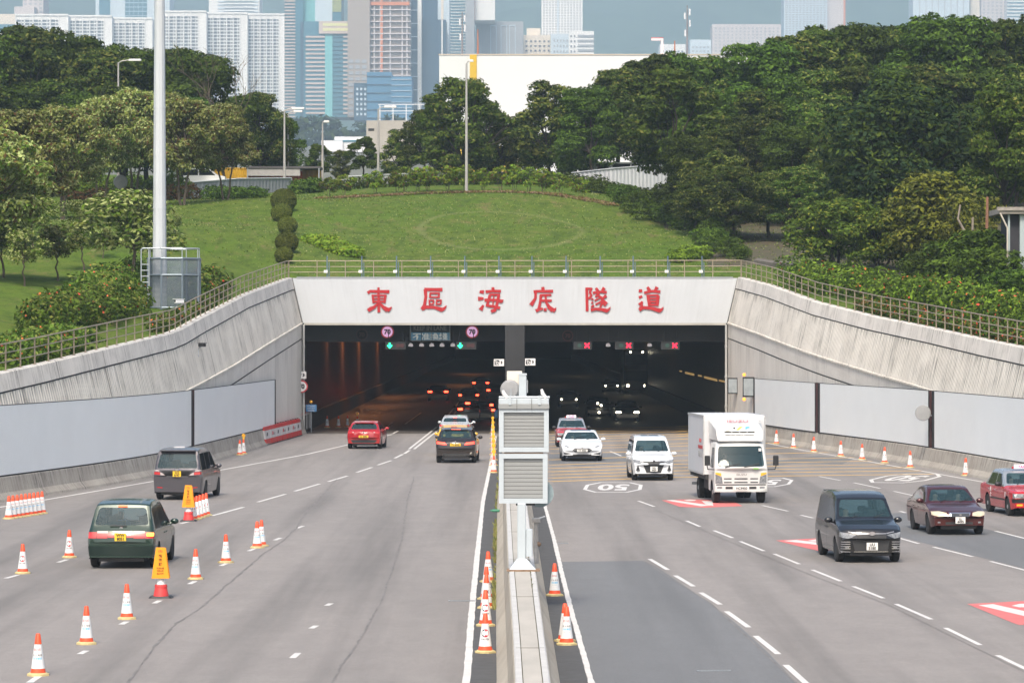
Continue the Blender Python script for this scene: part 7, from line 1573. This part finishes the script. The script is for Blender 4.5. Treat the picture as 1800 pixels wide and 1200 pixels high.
# pruned bare trunks near the shed
g0 = ground_at(1690, 180); t = thing('pruned_tree', 'bare pruned trunk with curving cut limbs beside the shed', 'tree', g0); m = MB(); k = 180/FP
def pp(px, py): return ((px-1690)*k, 0, CH-(py-582)*k-g0.z)
m.tube([pp(1728, 490), pp(1722, 466), pp(1706, 456), pp(1700, 440), pp(1697, 410), pp(1684, 385), pp(1688, 360)], [.14, .12, .10, .09, .08, .06, .05], 7); m.tube([pp(1722, 468), pp(1716, 440), pp(1709, 425), pp(1710, 382)], [.10, .08, .07, .06], 7); m.build('trunk', BARKP, t)
g0 = ground_at(1733, 178); t = thing('pruned_tree', 'straight reddish cut trunk beside the curving pruned one', 'tree', g0); m = MB(); m.tube([(0, 0, -.3), (.02, 0, 1.4), (.08, 0, CH-(346-582)*178/FP-g0.z)], [.13, .1, .07], 7); m.build('trunk', M('bark_red', (.26, .13, .08), .9, var=.4, vs=5), t)
# ================================================================ FENCES, LAMPS, SHED, WAREHOUSE, CITY
FEN = M('fence_grey', (.27, .29, .32), .55, .2, var=.15, vs=2); FENL = M('fence_light', (.52, .54, .57), .5, .1, var=.1, vs=1)
def fence(label, pts, mat, pitch=.5):
    """corrugated sheet fence: pts = (px, ybottom, ytop, D)"""
    a3 = [(P(px, yb, D), P(px, yt, D)) for px, yb, yt, D in pts]; base = a3[0][0].copy(); t = thing('corrugated_fence', label, 'fence', base); m = MB(); rows = []
    for (b0, t0), (b1, t1) in zip(a3[:-1], a3[1:]):
        L = (b1-b0).length; n = max(2, int(L/pitch)*2)
        for i in range(n+1): q = b0.lerp(b1, i/n)-base; r_ = t0.lerp(t1, i/n)-base; o = .10 if i % 2 else 0; rows.append([(q.x, q.y+o, q.z-1.0), (r_.x, r_.y+o, r_.z)]); 
    m.ring(rows); m.build('sheeting', mat, t)
    m = MB(); m.tube([(b-base)+Vector((0, -.02, 0)) for _, b in a3], .06, 6); m.build('top_rail', FENL, t); m = MB()
    for b, tt in a3: m.box(b.x-base.x-.06, b.x-base.x+.06, b.y-base.y+.15, b.y-base.y+.27, b.z-base.z-1, tt.z-base.z)
    m.build('posts', mat, t)
fence('dark grey corrugated fence behind the mast side trees, in front of the containers', [(190, 352, 338, 268), (262, 352, 330, 272), (342, 350, 320, 276), (420, 346, 314, 281), (512, 334, 313, 288)], FEN)
fence('low pale corrugated fence behind the crest shrubs', [(600, 322, 311, 300), (700, 320, 306, 302), (780, 318, 302, 304), (872, 316, 303, 304), (960, 318, 306, 300)], FENL); fence('pale corrugated fence between the lawn and the wood edge', [(1005, 322, 304, 284), (1080, 322, 296, 280), (1172, 322, 289, 274)], FENL)
# containers and a flat-roofed shelter behind the fence
def cont(px0, px1, py0, py1, D, mat, label, dep=2.5):
    a, b = P(px0, py1, D), P(px1, py0, D); t = thing('shipping_container', label, 'container', (a.x, D, a.z)); w, h = b.x-a.x, b.z-a.z+.9; m = MB(); n = int(w/.28); rows = []
    for i in range(n*2+1): x = w*i/(n*2); o = .06 if (i//1) % 2 else 0; rows.append([(x, o, -.9), (x, o, h-.9)])
    m.ring(rows); m.box(0, w, .1, dep, -.9, h-.9-.003); m.build('body', mat, t, fix=True); f = MB(); f.box(0, w, -.03, .09, h-.9, h-.8); f.box(-.08, -.002, -.03, .1, -.9, h-.8); f.box(w+.002, w+.08, -.03, .1, -.9, h-.8); f.build('frame', mat, t)
cont(362, 434, 297, 322, 300, M('container_yellow', (.62, .36, .02), .5, var=.2, vs=1), 'yellow container behind the grey fence'); cont(436, 530, 303, 322, 301, M('container_orange', (.66, .12, .03), .5, var=.2, vs=1), 'orange container under the flat roof behind the grey fence'); cont(532, 562, 300, 318, 302, M('container_amber', (.5, .26, .02), .6), 'short amber container at the end of the flat roof')
a, b = P(432, 296, 299), P(568, 294, 303); t = thing('flat_roof_shelter', 'long flat dark roof over the orange container', 'shelter', (a.x, a.y, a.z)); m = MB(); m.box(0, b.x-a.x, 0, 3.5, 0, .18); m.build('roof', M('dark_roof', (.07, .065, .07), .7), t); m = MB(); m.box(.2, b.x-a.x-1.8, .1, .2, -.65, -.005); m.build('fascia', M('fascia_grey', (.36, .35, .35), .7, var=.2), t)
for x in (.1, 3.3, (b.x-a.x)-.2): m = MB(); m.box(x, x+.1, .0, .09, -2, -.003); m.build('post', STEEL, t)
WV = M('vehicle_white', (.75, .76, .78), .4)
for px, D, w, lab in ((350, 292, 2.2, 'white van roof showing over the grey fence below the leafless tree'), (1110, 287, 1.9, 'white van roof showing above the pale fence at the wood edge'), (1085, 289, 2.0, 'white vehicle behind the pale fence next to the van roof')):
    c = P(px, 300 if px < 1000 else 290, D); t = thing('parked_van', lab, 'van', (c.x, D, c.z-1.6)); m = MB(); m.prism([(-w, .4), (w, .4), (w, 1.1), (w-.7, 1.25), (w-1.3, 1.8), (-w+.1, 1.85), (-w, 1.5)], 0, 1.7); m.build('body', WV, t); m = MB(); m.prism([(w-.8, 1.2), (w-1.35, 1.7), (0, 1.7), (0, 1.2)], -.01, -.002); m.prism([(-.1, 1.2), (-.1, 1.7), (-w+.3, 1.7), (-w+.3, 1.2)], -.01, -.002); m.build('windows', DGLASS, t)
    m = MB()
    for x in (-w+.8, w-.8): m.lathe([(.34, -.02), (.34, .2)], 14, (x, 0, .34), 'y')
    m.build('wheels', TYRE, t)
# street lamps
LP = M('lamp_post_grey', (.42, .41, .40), .5, .3); LH = M('lamp_head', (.66, .66, .66), .4)
def slamp(px, D, ytop, arms, label, yb=None, head=1.1):
    g = ground_at(px, D); h = CH-(ytop-582)*D/FP-g.z; t = thing('street_lamp', label, 'street lamp', g); m = MB(); m.tube([(0, 0, -.5), (0, 0, h*.5), (0, 0, h)], [.13, .1, .07], 8); m.build('post', LP, t)
    for a in arms:
        m = MB(); m.tube([(0, 0, h-.05), (a*.35, 0, h+.12), (a, 0, h+.2)], .045, 6); m.build('arm', LP, t); m = MB(); s = 1 if a > 0 else -1; x0, x1 = sorted((a, a+s*head)); m.bbox(x0, x1, -.16, .16, h+.12, h+.3, .05); m.build('lamp_head', LH, t)
slamp(208, 298, 110, [.9], 'single-armed street lamp against the dark trees near the mast'); slamp(500, 292, 195, [.6], 'street lamp with its arm over the harbour gap, in front of its twin'); slamp(506, 306, 200, [.5], 'thinner twin street lamp just behind the first over the containers', head=.8)
slamp(567, 305, 218, [.1], 'thin street lamp with a small head at the harbour gap', head=.5); slamp(665, 300, 192, [.5], 'curved-arm street lamp at the crest before the grey block'); slamp(820, 268, 112, [.2], 'tall slim blue-grey lamp post in front of the broad spreading tree', head=.35)
# satellite dish / round mirror behind trees on the left
c = P(212, 320, 262); t = thing('round_mirror', 'round grey traffic mirror under the pale-leaved trees near the mast', 'mirror', tuple(c)); m = MB(); m.lathe([(.02, -.05), (.5, -.02), (.55, .04)], 20, ax='y'); m.build('dish', GM, t); m = MB(); m.tube([(0, .1, -2.5), (0, .1, .1)], .05, 6); m.build('post', STEEL, t)
# shed at the edge, stone path, handrail
D = 172; a = P(1756, 366, D); gz_ = TZ(a.x+1, D+1); t = thing('shed', 'small dark shed with a weathered flat roof at the edge of the wood', 'shed', (a.x, D, gz_)); h = a.z-gz_
m = MB(); m.box(.55, 3.2, .6, 3.2, -.5, h-.3); m.build('wall', M('shed_dark', (.035, .035, .045), .8, var=.3), t); m = MB(); m.box(.0, 3.6, 0, 3.6, h-.28, h-.02); m.box(-.12, 3.6, -.1, -.005, h-.12, h+.06); m.build('roof', M('old_roof', (.34, .31, .28), .85, var=.5, vs=2), t)
m = MB(); m.box(1.1, 1.35, .3, .58, -.5, h-.3); m.build('pillar', M('pillar_pale', (.34, .40, .42), .6), t); m = MB(); m.tube([(.05, -.06, h-.25), (.42, -.05, h-1.0), (.42, -.05, -.4)], .045, 6); m.build('downpipe', M('pipe_pale', (.5, .46, .4), .6), t); m = MB(); m.box(.5, .6, .3, .4, -.5, h-.3); m.build('post', M('pillar_pale', (.34, .4, .42)), t)
STO = M('path_stone', (.17, .15, .13), .9, var=.4, vs=2)
pw = thing('stone_wall', 'low grey stone wall and path edge under the low spreading tree', 'wall', (0, 0, 0)); m = MB(); rows = []
for px, D in ((1325, 216), (1355, 213), (1390, 209), (1420, 205), (1470, 202), (1530, 199), (1600, 196), (1660, 190)):
    g = ground_at(px, D); rows.append([(g.x, g.y, g.z-.3), (g.x, g.y, g.z+.28), (g.x+.1, g.y+.5, g.z+.3), (g.x+.4, g.y+2.4, g.z+.45)])
m.ring(rows); m.build('coping', STO, pw)
g = ground_at(1620, 193); t = thing('handrail', 'short orange tubular handrail beside the low spreading tree', 'handrail', g); m = MB(); m.tube([(0, 0, -.2), (0, 0, 1.15), (.45, .6, 1.4)], .035, 6); m.tube([(0, 0, .55), (.55, .7, .85)], .03, 6); m.build('rail', M('orange_rail', (.6, .25, .03), .5), t)
g = P(1190, 392, 250); g.z = TZ(g.x, g.y)+.05; t = tag(MB().add([(-.25, -.1, 0), (.1, -.15, .12), (.3, .05, .02), (-.05, .15, .1), (0, 0, .2)], [(0, 1, 4), (1, 2, 4), (2, 3, 4), (3, 0, 4)]).build('litter', WV), 'crumpled white litter at the lawn edge below the wood', 'litter'); t.location = g
# white warehouse with a yellow band
D = 420.; k = D/FP; x0, x1 = (772-900)*k, (1330-900)*k; z1 = CH+(582-97)*k; z0 = 25
wh = thing('warehouse', 'large plain white warehouse wall with a yellow vertical band, above the spreading trees', 'building', (x0, D, z0)); WW = M('warehouse_white', (.66, .68, .69), .7, var=.05, vs=.05); YB = M('yellow_band', (.62, .42, .04), .7, var=.15, vs=.5)
xy = (826-900)*k-x0; xz = (838-900)*k-x0
m = MB(); m.box(xz, x1-x0, 0, 30, 0, z1-z0); m.build('wall', WW, wh); m = MB(); m.box(0, xy, 0, 30, 0, z1-z0-.05); m.build('wall', M('warehouse_grey', (.62, .66, .66), .7, var=.1, vs=.1), wh); m = MB(); m.box(xy, xz, -.15, 1, 0, z1-z0+.02); m.box(xy-4, xz+5, -1.2, -.16, 0, CH+(582-258)*k-z0); m.build('yellow_band', YB, wh)
m = MB(); m.box(-.1, x1-x0, -.08, -.003, z1-z0-.02, z1-z0+.12); m.build('parapet', M('parapet_tan', (.5, .45, .38), .8), wh)
GRM = M('mast_thin', (.2, .2, .22), .6)
def antenna(px, y0, y1, D, label, red=False, boxes=True):
    a, b = P(px, y1, D), P(px, y0, D); t = thing('antenna_mast', label, 'antenna', tuple(a)); m = MB(); h = b.z-a.z; m.tube([(0, 0, -.5), (0, 0, h)], [.16, .07], 6); m.build('mast', M('mast_red', (.35, .15, .1), .6) if red else GRM, t)
    if boxes:
        for z, x in ((h*.93, .3), (h*.85, -.3), (h*.7, .32), (h*.5, -.25)): m = MB(); m.box(x-.1, x+.1, -.1, .1, z-.8, z); m.build('aerial', M('aerial_grey', (.55, .57, .6), .5), t)
antenna(812.5, 22, 98, 425, 'tall antenna mast on the warehouse roof, over the yellow band side'); antenna(840, 52, 98, 424, 'short reddish antenna on the warehouse roof', True, False); antenna(1208, 10, 96, 424, 'tall antenna mast with pale panels rising above the wood edge'); antenna(1186, 72, 98, 424, 'thin short rod beside the tall antenna mast', True, False)
c = P(1145, 68, 430); t = thing('crane_arm', 'red and white angled arm sticking up over the warehouse roof', 'crane', tuple(c)); m = MB(); w = 1.5; m.box(0, w, 0, .2, -.25, .05); m.box(w-.3, w, 0, .2, -3, -.255); m.build('arm', M('crane_pale', (.7, .55, .55), .6), t); m = MB(); m.box(-.02, w+.02, -.02, .18, .053, .12); m.build('edge', M('crane_red', (.5, .06, .06), .6), t)
# grey concrete block at the harbour gap
a = P(644, 212, 520); t = thing('concrete_building', 'low beige concrete block with roof rails at the harbour gap', 'building', (a.x, 520, 30)); m = MB(); m.box(0, 14, 0, 10, 0, a.z-30); m.build('wall', M('beige_block', (.42, .40, .36), .8, var=.2, vs=.3), t); m = MB()
for x in range(2, 14, 2): m.box(x, x+.12, .1, .2, a.z-30, a.z-27.6)
m.box(1.8, 14, .08, .22, a.z-28.6, a.z-28.5); m.box(1.8, 14, .08, .22, a.z-27.6, a.z-27.5); m.build('roof_rail', WV, t); m = MB(); m.box(.3, 1.2, -.02, -.002, a.z-31.6, a.z-31.2); m.build('window', TRIM, t)
# ---- city across the harbour
BW = {'white': M('facade_white', (.80, .80, .78), .8), 'win': M('facade_window', (.10, .13, .17), .5), 'glass': M('facade_glass', (.07, .20, .27), .25, .1), 'teal': M('facade_teal', (.18, .48, .50), .3), 'beige': M('facade_beige', (.55, .46, .42), .8), 'cream': M('facade_cream', (.74, .66, .55), .8), 'dark': M('facade_dark_glass', (.035, .085, .14), .3),
      'grey': M('facade_grey', (.34, .36, .38), .8), 'net': M('net_tan', (.36, .31, .27), .9), 'bnet': M('net_blue', (.07, .20, .33), .9), 'slab': M('slab_pale', (.60, .55, .55), .85), 'orange': M('works_orange', (.62, .22, .10), .8), 'pale': M('facade_pale_blue', (.55, .64, .70), .7), 'yellow': M('lit_signage', (.75, .78, .35), .6), 'pink': M('facade_pinkish', (.60, .54, .52), .8)}
def bld(px0, px1, ytop, D, label, ybot=262, name='apartment_block', dep=18, wall='white'):
    D *= 2.55; dep *= 2.5; a = P(px0, ybot, D); b = P(px1, ytop, D); t = thing(name, label, 'building', (a.x, D, a.z)); w, h = b.x-a.x, b.z-a.z; m = MB(); m.box(0, w, 0, dep, 0, h); m.build('wall', BW[wall], t); return t, w, h, D/FP
def grid(t, name, mat, x0, x1, z0, z1, nx, nz, fw, fh, y=-.25):
    m = MB(); dx = (x1-x0)/nx; dz = (z1-z0)/nz
    for i in range(nx):
        for j in range(nz): x = x0+dx*(i+.5); z = z0+dz*(j+.5); m.box(x-dx*fw/2, x+dx*fw/2, y, -.01, z-dz*fh/2, z+dz*fh/2)
    return m.build(name, BW[mat] if isinstance(mat, str) else mat, t)
# white housing slabs
for i, (a, b, yt, lab) in enumerate(((28, 120, 28, 'white slab apartment block at the edge of the view, far behind the dark trees'), (120, 197, 30, 'white slab apartment block second from the edge of the view'), (197, 268, 34, 'white slab apartment block just before the high mast'), (284, 363, 22, 'white slab apartment block just beyond the high mast'), (363, 435, 25, 'white slab apartment block behind the leafless tree'), (435, 503, 27, 'white slab apartment block touching the striped glass tower'))):
    t, w, h, k = bld(a, b, yt, 1180+i*6, lab)
    w2 = w*.82; nz = 38
    for s in range(5):
        x = w2*(s+.08)/5; grid(t, 'window_pattern', 'win', x, x+w2*.10, 2, h-3, 1, nz, .95, .62, -.3); grid(t, 'window_pattern', 'win', x+w2*.115, x+w2*.165, 2, h-3, 1, nz, .9, .5, -.3)
    m = MB()
    for s in range(6): m.box(w2*s/5-.5, w2*s/5+.35, -1.2, -.31, 0, h+1.2)
    m.build('fin', BW['white'], t); m = MB(); m.box(-.5, w, -.9, 2, h+.01, h+1.5); m.build('parapet', BW['white'], t)
def simple(px0, px1, yt, D, lab, wall, strips=None, bands=None, wins=None, **kw):
    t, w, h, k = bld(px0, px1, yt, D, lab, wall=wall, **kw)
    if strips:
        for x0, x1, mt in strips: m = MB(); m.box(w*x0, w*x1, -.6, -.01, 0, h*.995); m.build('facade_strip', BW[mt], t)
    if bands:
        for x0, x1, mt, n, f, z0, z1 in bands: grid(t, 'stripe_pattern', mt, w*x0, w*x1, h*z0, h*z1, 1, n, 1, f, -.8)
    if wins:
        for x0, x1, mt, nx, nz, fw, fh, z0, z1 in wins: grid(t, 'window_pattern', mt, w*x0, w*x1, h*z0, h*z1, nx, nz, fw, fh, -.4)
    return t, w, h
simple(-20, 33, 25, 1300, 'cream and blue low block at the very edge above the dark trees', 'cream', bands=[(0, .9, 'glass', 8, .5, .1, .95)]); simple(25, 60, 12, 1420, 'stepped old beige block behind the first white slab', 'pink', wins=[(0, 1, 'win', 5, 18, .5, .5, .3, .95)]); simple(40, 76, -30, 1430, 'narrow beige tower behind the first white slab', 'pink', wins=[(0, 1, 'grey', 4, 30, .6, .5, .3, 1)])
simple(168, 200, -40, 1400, 'bluish glass tower just before the high mast', 'pale', strips=[(.2, .8, 'glass')]); simple(200, 298, -40, 1390, 'pale blue glass block behind the high mast', 'pale', wins=[(.2, .6, 'glass', 5, 20, .9, .8, .5, 1)]); simple(367, 456, -30, 1380, 'white panelled tower with pale blue windows behind the white slabs', 'white', bands=[(.18, .98, 'pale', 34, .45, .3, 1), (.3, .9, 'glass', 34, .2, .3, 1)])
simple(500, 532, -40, 1120, 'beige-banded blue glass tower edge beside the white slabs', 'glass', bands=[(0, .6, 'beige', 44, .42, 0, 1)], ybot=208, name='office_tower')
t, w, h = simple(528, 622, 38, 1110, 'striped blue glass office tower with illuminated signboards on its shoulder', 'glass', ybot=206, name='office_tower', strips=[(.46, .60, 'teal'), (.0, .06, 'dark')], bands=[(.10, .46, 'beige', 19, .42, .02, .86), (.80, 1.0, 'beige', 19, .42, .02, .86), (.60, .80, 'glass', 19, .3, .02, .86)]); m = MB(); m.box(w*.35, w*.96, -2.4, -1, h*.87, h*1.0); m.build('signboard', BW['beige'], t); grid(t, 'sign_lights', 'yellow', w*.42, w*.93, h*.885, h*.99, 14, 2, .7, .55, -2.7)
simple(528, 600, -40, 1125, 'teal-faced tower rising behind the striped office tower', 'glass', ybot=206, name='office_tower', strips=[(.0, .36, 'teal'), (.36, .78, 'pale')], bands=[(.78, 1, 'yellow', 30, .4, .75, 1)])
t, w, h = simple(611, 650, -40, 1105, 'tan netted core of the tower under construction', 'net', ybot=206, name='tower_under_construction'); grid(t, 'net_pattern', 'grey', 0, w*.9, 0, h*.42, 3, 10, .7, .6, -.4)
t, w, h, k = bld(650, 720, -40, 1108, 'open concrete floors of the tower under construction', ybot=206, name='tower_under_construction', wall='net'); grid(t, 'slab_pattern', 'slab', -.8, w+1, 2, h, 1, 23, 1, .17, -3); m = MB()
for f in (.10, .25, .50, .8, .92): m.box(w*f, w*f+1.0, -2.4, -.01, 0, h)
m.build('column', BW['slab'], t); m = MB(); m.box(w*.27, w*.33, -2.9, -2.41, h*.2, h*.95); m.box(0, w, -3.2, -3.01, h*.795, h*.82); m.build('hoist', BW['orange'], t)
simple(645, 688, 127, 1085, 'blue netted scaffold at the foot of the construction tower', 'bnet', ybot=215, name='scaffold_block', bands=[(0, 1, 'dark', 6, .1, 0, 1)]); simple(688, 724, 135, 1080, 'paler blue netted scaffold beside the white-edged dark tower', 'bnet', ybot=215, name='scaffold_block', bands=[(0, 1, 'pale', 8, .08, 0, 1)]); simple(622, 648, 146, 1088, 'dark lower block beside the striped office tower', 'dark', ybot=212, wins=[(.1, .9, 'pale', 3, 6, .5, .5, .1, .9)])
simple(716, 741, -40, 1130, 'dark blue glass slice with a white vertical edge', 'dark', name='office_tower', ybot=240, strips=[(.72, 1, 'white')], bands=[(0, .72, 'pale', 12, .06, 0, 1)]); simple(738, 784, 35, 1140, 'wide dark blue glass tower behind the warehouse', 'dark', ybot=240, name='office_tower', strips=[(.0, .06, 'white'), (.82, .88, 'white')]); simple(738, 790, -40, 1160, 'pale-topped office tower behind the wide dark one', 'pale', ybot=240, name='office_tower', strips=[(.1, .6, 'dark'), (.72, .8, 'cream')])
simple(783, 826, 0, 1200, 'white tower with stacked blue windows behind the antenna mast', 'white', bands=[(0, 1, 'glass', 22, .4, .55, 1)], wins=[(.0, 1, 'dark', 6, 26, .5, .6, 0, .62)]); simple(818, 834, -40, 1190, 'narrow blue-grey tower between two white ones', 'grey'); simple(830, 870, -40, 1195, 'cream-edged white tower with bay windows', 'white', strips=[(.0, .12, 'orange')], bands=[(.5, .98, 'glass', 26, .4, .5, 1), (.14, .45, 'grey', 26, .4, .5, 1)], ybot=36)
t, w, h = simple(837, 920, 38, 1210, 'grey block with arched panels behind the warehouse', 'grey', ybot=200); m = MB()
for f in (.30, .52, .70): m.box(w*f, w*f+.6, -.5, -.01, h*.45, h*.95); m.box(w*(f+.12), w*(f+.12)+.6, -.5, -.01, h*.45, h*.95); m.box(w*f, w*(f+.12)+.6, -.5, -.01, h*.95, h*.96)
m.build('panel_frame', BW['pale'], t)
simple(919, 971, 62, 1230, 'short white block with small windows behind the warehouse', 'cream', wins=[(.05, .95, 'win', 6, 16, .45, .35, .0, .95)], ybot=200); simple(926, 950, 50, 1235, 'roof storey of the short white block', 'cream', ybot=80, dep=8); simple(952, 1024, -40, 1250, 'tall pale gridded residential tower above the warehouse', 'white', wins=[(.02, .98, 'grey', 13, 46, .5, .55, .1, 1)], strips=[(.38, .42, 'pale')], ybot=200); simple(968, 1003, 60, 1225, 'pale blue low block between the two white ones', 'pale', wins=[(.1, .9, 'grey', 5, 14, .4, .4, 0, .95)], ybot=200); simple(1000, 1044, 55, 1222, 'stepped white block with dark floor bands at the warehouse end', 'white', bands=[(.35, 1, 'grey', 15, .45, .1, .97)], wins=[(.02, .3, 'win', 2, 14, .4, .4, .1, .97)], ybot=200)
simple(1160, 1205, 78, 1500, 'low white hillside block beside the tall antenna', 'white', wins=[(.05, .95, 'win', 6, 20, .5, .4, .2, .95)]); simple(1213, 1250, 70, 1520, 'small pale block between the antenna and the wide hazy block', 'pale', wins=[(.05, .95, 'grey', 5, 20, .5, .4, .2, .95)]); simple(1252, 1373, 43, 1600, 'wide hazy slab block above the wood edge', 'pink', wins=[(.02, .98, 'grey', 16, 30, .45, .45, .2, .98)])
simple(1378, 1454, -40, 1650, 'tall pale blue tower above the wood', 'pale', wins=[(.02, .98, 'grey', 12, 60, .6, .5, .2, 1)]); simple(1452, 1486, -40, 1655, 'orange-edged slice of the tall pale tower', 'pink', strips=[(.0, .05, 'white'), (.9, 1, 'orange')]); simple(1605, 1704, -40, 1600, 'broad pale green tower above the wood crest', 'pale', strips=[(i/9, i/9+.012, 'grey') for i in range(1, 9)]); simple(1706, 1722, -40, 1610, 'narrow beige tower beside the broad pale green one', 'cream'); simple(1725, 1772, -40, 1700, 'grey-beige tower near the far corner of the wood', 'pink', wins=[(.02, .98, 'grey', 6, 40, .5, .5, .2, 1)]); simple(1770, 1812, -40, 1690, 'white banded tower at the far corner of the wood', 'white', bands=[(0, .9, 'glass', 40, .35, .2, 1)])
# waterfront trees in the harbour gap
wf_ = MB(); wfl = leaves('waterfront_greenery', [((x, 0, z), (7, 5, 5)) for x, z in [(-66+6*i, 66+3*math.sin(i*1.7)) for i in range(14)]], 5000, 1.6, [L_BLUE, L_DARK], [.5, .5], 91); wfl.location = (0, 2000, 6.2); wfl.scale = (1.9, 1.9, 1.9); wfl.location.z = -8; tag(wfl, 'hazy belt of trees along the far waterfront in the gap between the trees', 'trees', kind='stuff')
t = thing('low_building', 'low white roofs on the far waterfront in the gap', 'building', P(588, 245, 800)); m = MB(); m.box(0, 9, 0, 6, -3, .6); m.box(-3, 2, -2, 4, -3, -.4); m.build('wall', WV, t); m = MB(); m.box(-.2, 9.2, -.2, -.02, -.6, -.2); m.build('window_band', BW['glass'], t)
# ---- haze between the near banks and the far hills
HZ = bpy.data.materials.new('haze'); HZ.use_nodes = True; n, l = NT(HZ); n.remove(n['Principled BSDF']); v = node(HZ, 'ShaderNodeVolumePrincipled'); v.inputs['Color'].default_value = (.68, .86, 1.0, 1); v.inputs['Density'].default_value = .0002; v.inputs['Anisotropy'].default_value = .25
l.new(v.outputs[0], n['Material Output'].inputs['Volume'])
m = MB(); m.box(-1800, 1800, -60, 7400, -2, 960); hz = m.build('haze', HZ); hz['kind'] = 'stuff'; hz['label'] = 'pale haze hanging in the air'
for k_ in list(TP): 
    if k_ not in usedT:
        for ch in list(TP[k_].children): bpy.data.objects.remove(ch)
        bpy.data.objects.remove(TP[k_])
